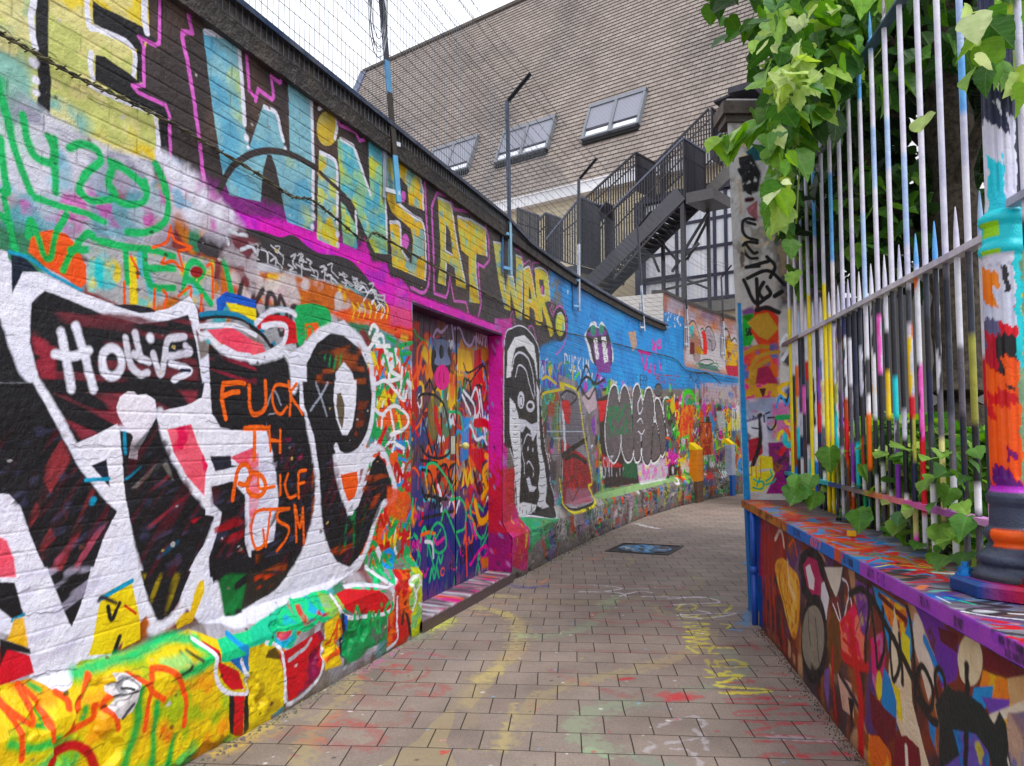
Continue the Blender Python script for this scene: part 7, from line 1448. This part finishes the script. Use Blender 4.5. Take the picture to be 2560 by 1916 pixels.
YOUNG = [(176,200,120),(190,206,150),(160,190,90)]
rg = random.Random(31)
def at(px, py, Y):
    rx, ry, rz = ray(px, py); t = Y / ry; return (rx * t, Y, EYE + rz * t)
def inpoly(x, y, P):
    r = False; n = len(P)
    for i in range(n):
        (x0, y0), (x1, y1) = P[i], P[(i + 1) % n]
        if (y0 > y) != (y1 > y) and x < (x1 - x0) * (y - y0) / (y1 - y0) + x0: r = not r
    return r
def cloud(P, n, Y0, Y1, s0, s1, tints, down=.6, ybias=1.0):
    xs = [p[0] for p in P]; ys = [p[1] for p in P]; out = []
    while len(out) < n:
        x = rg.uniform(min(xs), max(xs)); y = rg.uniform(min(ys), max(ys))
        if not inpoly(x, y, P): continue
        Y = Y0 + (Y1 - Y0) * rg.random() ** ybias; p = at(x, y, Y)
        d = (rg.uniform(-1, 1), rg.uniform(-1, .3), -down - rg.uniform(-.5, .6)); out.append((p, rg.uniform(s0, s1), d, rg.uniform(-.9, .9), rg.choice(tints)))
    return out
tr = empty('broadleaf_tree', (2.95, 5.1, .8), 'large leaved tree rising behind the railing, its crown hanging over the lane', 'tree')
m = MB(); rt = random.Random(6)
tb = [at(2405, 1290, 5.0), at(2400, 1100, 5.0), at(2395, 900, 5.02), at(2400, 700, 5.05), at(2385, 500, 5.1), at(2370, 300, 5.15), at(2340, 60, 5.2), at(2300, -250, 5.3)]
P = smooth_pts(tb, 5); m.tube(P, [.175 + .02 * math.sin(i * 1.1) - .0015 * i for i in range(len(P))], 20)
for a, b, c_, r in ((12, at(2180, 420, 5.4), at(2010, 250, 5.0), .06), (20, at(2480, 250, 4.6), at(2600, 100, 4.0), .06), (26, at(2200, 80, 4.8), at(2020, -60, 4.4), .05), (22, at(2200, 250, 6), at(2080, 60, 6.6), .05), (28, at(2500, -100, 5), at(2620, -300, 4.8), .05)):
    q = smooth_pts([tuple(P[a]), b, c_], 5); m.tube(q, [r * (1 - .1 * i) if r * (1 - .08 * i) > .01 else .01 for i in range(len(q))], 8)
m.build('trunk', M['bark'], tr, True)
big = [(2040,-260),(2700,-300),(2700,330),(2470,300),(2440,560),(2300,560),(2330,350),(2300,200),(2270,260),(2280,520),(2230,600),(2060,560),(1960,600),(1940,520),(2030,380)]
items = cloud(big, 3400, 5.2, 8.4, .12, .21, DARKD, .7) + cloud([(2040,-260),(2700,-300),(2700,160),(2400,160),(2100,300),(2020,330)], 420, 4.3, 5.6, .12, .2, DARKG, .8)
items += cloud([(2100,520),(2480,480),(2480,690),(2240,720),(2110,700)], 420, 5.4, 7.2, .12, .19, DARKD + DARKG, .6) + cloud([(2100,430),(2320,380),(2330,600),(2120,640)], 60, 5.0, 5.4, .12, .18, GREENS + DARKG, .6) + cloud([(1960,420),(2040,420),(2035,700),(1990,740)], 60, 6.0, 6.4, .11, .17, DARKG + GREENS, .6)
for _ in range(4200):     # unseen rest of the crown higher up, put in as cover to shade it
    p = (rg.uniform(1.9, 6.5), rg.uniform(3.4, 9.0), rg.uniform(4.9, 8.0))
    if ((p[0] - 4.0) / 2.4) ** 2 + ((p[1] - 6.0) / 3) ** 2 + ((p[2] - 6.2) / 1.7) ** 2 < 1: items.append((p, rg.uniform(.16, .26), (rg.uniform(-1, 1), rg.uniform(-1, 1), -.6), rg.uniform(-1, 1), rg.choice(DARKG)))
leafmesh('crown', items, tr, None)
# leaves hanging in front of the railing and pillar, on their shoots
vn = empty('overhanging_vine', (2.0, 5.2, .93), 'bright green leafy shoots hanging over the railing and pillar', 'vine')
front = [(1900,-80),(2270,-80),(2190,60),(2110,190),(2030,300),(1975,390),(1950,560),(1925,560),(1935,420),(1905,360),(1900,270),(1935,220),(1890,190),(1900,90)]
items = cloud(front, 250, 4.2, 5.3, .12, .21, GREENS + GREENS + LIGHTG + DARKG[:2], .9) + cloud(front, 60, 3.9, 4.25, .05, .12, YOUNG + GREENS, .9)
items += cloud([(1925,300),(2010,330),(1990,500),(1950,640),(1925,560)], 34, 4.6, 5.6, .09, .15, GREENS, .9) + cloud([(2440,-60),(2570,-60),(2570,200),(2480,240),(2420,170)], 26, 2.45, 2.75, .07, .12, GREENS + YOUNG, .8) + cloud([(1960,120),(2060,100),(2030,260),(1940,240)], 22, 3.9, 4.3, .08, .14, YOUNG, .8)
for px, py, s, tnt, dx in ((1905,300,.21,(120,170,70),-.6),(1895,310,.24,(104,150,70),-.75),(1862,335,.22,(110,165,60),-.7),(1840,335,.19,(130,175,80),-.3),(1825,350,.18,(124,180,40),-.2),(1800,345,.15,(140,185,60),-.6),(1815,340,.17,(104,160,50),.3),(1850,320,.13,(176,204,120),-.8),(1885,275,.14,(90,130,60),.1),(1935,260,.16,(70,110,50),-.2),(1920,180,.13,(150,190,120),-.6),(1905,130,.10,(150,190,80),-.6),(1925,85,.12,(170,200,140),.2),(2450,90,.1,(150,190,60),-.4),(2310,290,.09,(170,196,110),-.3),(2440,170,.12,(120,160,60),-.8),(2480,150,.13,(90,140,50),.1),(1975,600,.12,(80,130,50),.0),(1985,680,.10,(110,150,60),-.2)):
    items.append((at(px, py, 4.6 if px < 2200 else 2.66), s, (dx, -.3, -.7), rg.uniform(-.4, .4), tnt))
leafmesh('leaves', items, vn, None)
for q in ([(2040,180),(1960,250),(1900,300),(1850,325),(1800,350)], [(2200,-40),(2080,60),(2000,120),(1930,150)], [(2120,200),(2020,330),(1950,420),(1930,560)], [(2220,100),(2100,260),(2010,370),(1990,560)], [(2560,60),(2500,130),(2460,200)], [(2100,300),(2040,330),(1975,350)]):
    m = MB(); m.tube(smooth_pts([at(a, b, 4.7 if a < 2300 and q[0][0] < 2300 else 2.68) for a, b in q], 5), .005, 6, (128, 150, 60)); m.build('shoot', M['vc'], vn, True)
pt = empty('leafy_shrub', (2.35, 4.2, .8), 'leafy green plants growing through the foot of the railing', 'plant')
lowp = [(2060,1180),(2110,1060),(2200,1040),(2300,1040),(2400,1090),(2500,1060),(2500,1420),(2420,1430),(2300,1400),(2180,1330),(2100,1260)]
items = []
while len(items) < 900:
    px = rg.uniform(2060, 2520); py = rg.uniform(1030, 1430)
    if not inpoly(px, py, lowp): continue
    kx = (px - CXP) / F_PX; Y = 1.401 / (kx - .141) + .30 + 1.3 * rg.random() ** 1.5; p = at(px, py, Y)
    if p[2] > .86: items.append((p, rg.uniform(.10, .19), (rg.uniform(-1, 1), rg.uniform(-1, -.2), rg.uniform(-.6, .25)), rg.uniform(-.7, .7), rg.choice(GREENS + [(120,164,70),(104,150,70),(132,176,84)] + YOUNG[:1])))  # lighter tints put the light from the garden side into the leaf colour
for _ in range(46):
    px = rg.uniform(2120, 2440); py = rg.uniform(1120, 1390); kx = (px - CXP) / F_PX; p = at(px, py, 1.401 / (kx - .141) - rg.uniform(.02, .10))
    if p[2] > .96: items.append((p, rg.uniform(.06, .12), (rg.uniform(-1, .6), -.5, rg.uniform(-.9, .1)), rg.uniform(-.6, .6), rg.choice(GREENS + YOUNG[:1])))
for px, py, s in ((2000,1210,.17),(2030,1190,.14),(1995,1190,.13),(2040,1230,.13),(2150,1280,.11),(2165,1270,.09),(2075,1120,.16),(2265,1310,.12)): items.append((at(px, py, 4.9 if px < 2100 else 3.9), s, (rg.uniform(-.5, .2), -.3, -.8), rg.uniform(-.4, .4), rg.choice(GREENS[:3])))
leafmesh('leaves', items, pt, None)
m = MB()
for px in (2120, 2180, 2260, 2330, 2400, 2460):
    b0 = at(px, 1330, 1.401 / ((px - CXP) / F_PX - .141) + .35); m = MB(); m.tube([(b0[0], b0[1], .8), (b0[0] + .03, b0[1] - .05, 1.1), (b0[0] - .04, b0[1] - .02, 1.45)], .008, 5, (90, 110, 50)); m.build('stem', M['vc'], pt, True)

# ------------------------------------------------------------------ small things
mc = empty('manhole_cover', (1.70, 9.95, 0), 'square framed round manhole cover smeared with blue paint in the paving', 'manhole')
A_ = [np.array(q) for q in ((1.162, 9.739), (1.498, 10.465), (2.252, 10.176), (1.896, 9.428))]; cen = sum(A_) / 4
m = MB(); 
for i in range(4):
    p, q = A_[i], A_[(i + 1) % 4]; pi, qi = cen + (p - cen) * .9, cen + (q - cen) * .9; m.hexa([(*p, .0), (*q, .0), (*qi, .0), (*pi, .0), (*p, .012), (*q, .012), (*qi, .012), (*pi, .012)])
m.build('frame', M['cast'], mc)
v = []; f = []; c = []; nr_, na = 14, 48; rm = random.Random(2); nzm = np.random.RandomState(8).rand(20, 20)
for i in range(nr_ + 1):
    for j in range(na):
        r = .335 * (i / nr_); t = 2 * math.pi * j / na; x, y = cen[0] + r * math.cos(t), cen[1] + r * math.sin(t); v.append((x, y, .011 + (.004 if (i % 2) else 0)))
        q = nzm[int(abs(x * 18)) % 20, int(abs(y * 18)) % 20]; c.append(lin((70,140,190) if q > .58 else ((150,170,180) if q > .5 else (66,62,64))))
for i in range(nr_):
    for j in range(na): f.append((i*na+j, (i+1)*na+j, (i+1)*na+(j+1)%na, i*na+(j+1)%na))
mk('lid', v, f, M['vc'], mc, np.array(c)); m = MB(); m.add([(*(cen + (p - cen) * .9), .004) for p in A_], [(0, 3, 2, 1)], (60, 56, 54)); m.build('tray', M['cast'], mc)
def small(name, label, cat, fn, mat='vc', **k): m = MB(); fn(m); o = m.build(name, M[mat], None, **k); tag(o, label, cat); return o
yb = gnd_hit(2129, 1335); 
def topat(px, py, z=.934):
    rx, ry, rz = ray(px, py); t = (z - EYE) / rz; return rx * t, ry * t
q = topat(2129, 1341); small('yellow_box', 'tiny yellow carton standing on the painted wall coping', 'carton', lambda m: (m.box(q[0]-.02, q[1]-.012, .935, q[0]+.02, q[1]+.012, .962, (240,190,30)), m.box(q[0]-.018, q[1]-.010, .962, q[0]+.018, q[1]+.010, .966, (200,150,20))))
q2 = topat(2097, 1302); small('bottle_cap', 'small black plastic cap lying on the coping by the railing', 'cap', lambda m: (m.tube([(q2[0], q2[1], .935), (q2[0], q2[1], .95)], .018, 10, (20,20,22)), m.tube([(q2[0], q2[1], .95), (q2[0], q2[1], .955)], .012, 10, (30,30,34))))
def twigs(m):
    rs = random.Random(5); b = topat(1985, 1262)
    for i in range(9):
        a = rs.uniform(0, 6.28); l = rs.uniform(.05, .22); m.tube([(b[0] + rs.uniform(-.04, .04), b[1] + rs.uniform(-.04, .04), .94), (b[0] + math.cos(a) * l * .5, b[1] + math.sin(a) * l * .5, .955 + rs.uniform(0, .02)), (b[0] + math.cos(a) * l, b[1] + math.sin(a) * l, .942)], .004, 5, (110, 92, 76))
small('dry_twigs', 'tangle of dry brown twigs on the coping beside the pillar', 'twigs', twigs)
# debris and moss along the foot of both walls
def crumbs(m):
    rs = random.Random(15)
    for i in range(900):
        u = rs.uniform(1.6, 12); x, y, nx_, ny_ = [float(q) for q in wall_xy(u, 0)]
        if U_DOOR0 < u < U_DOOR1: continue
        d = abs(rs.gauss(0, .035)) + .012; s = rs.uniform(.003, .011); px_, py_ = x - nx_ * d, y - ny_ * d; c0 = rs.choice([(96,84,72),(70,60,54),(110,100,70),(90,76,70),(120,110,60),(60,70,40),(84,74,66)])
        m.add([(px_-s,py_-s,.002),(px_+s,py_-s*.6,.002),(px_+s*.7,py_+s,.002),(px_,py_,.002+s*1.3)], [(0,1,3),(1,2,3),(2,0,3)], c0)
    for i in range(1300):
        u = rs.uniform(.6, 5.0); d = abs(rs.gauss(0, .028)) + .004; s = rs.uniform(.002, .007); p = rl(u, -d, 0); c0 = rs.choice([(96,80,70),(64,54,50),(130,110,96),(50,44,42),(150,90,80),(110,90,60)])
        m.add([(p[0]-s,p[1]-s,.002),(p[0]+s,p[1]-s*.6,.002),(p[0]+s*.7,p[1]+s,.002),(p[0],p[1],.002+s*1.3)], [(0,1,3),(1,2,3),(2,0,3)], c0)
m = MB(); crumbs(m); o = m.build('gravel', M['vc']); tag(o, 'loose grit and paint crumbs along the foot of the walls', 'grit', kind='stuff')
wd = empty('wall_weed', (0,0,0), 'small green weed rooted in a gap at the foot of the left wall', 'weed'); wq = gnd_hit(910, 1640); wd.location = (wq[0], wq[1], 0)
leafmesh('leaves', [((wq[0] + rg.uniform(-.05, .03), wq[1] + rg.uniform(-.08, .08), rg.uniform(.02, .09)), rg.uniform(.015, .03), (rg.uniform(-1, 1), rg.uniform(-1, 1), rg.uniform(-.2, .9)), 0, rg.choice(GREENS)) for _ in range(60)], wd, None)
m = MB(); 
for i in range(6): m.tube([(wq[0] - .02, wq[1] + .02 * (i - 3), 0), (wq[0] - .01, wq[1] + .025 * (i - 3), .08)], .0015, 4, (80, 110, 50))
m.build('stem', M['vc'], wd)
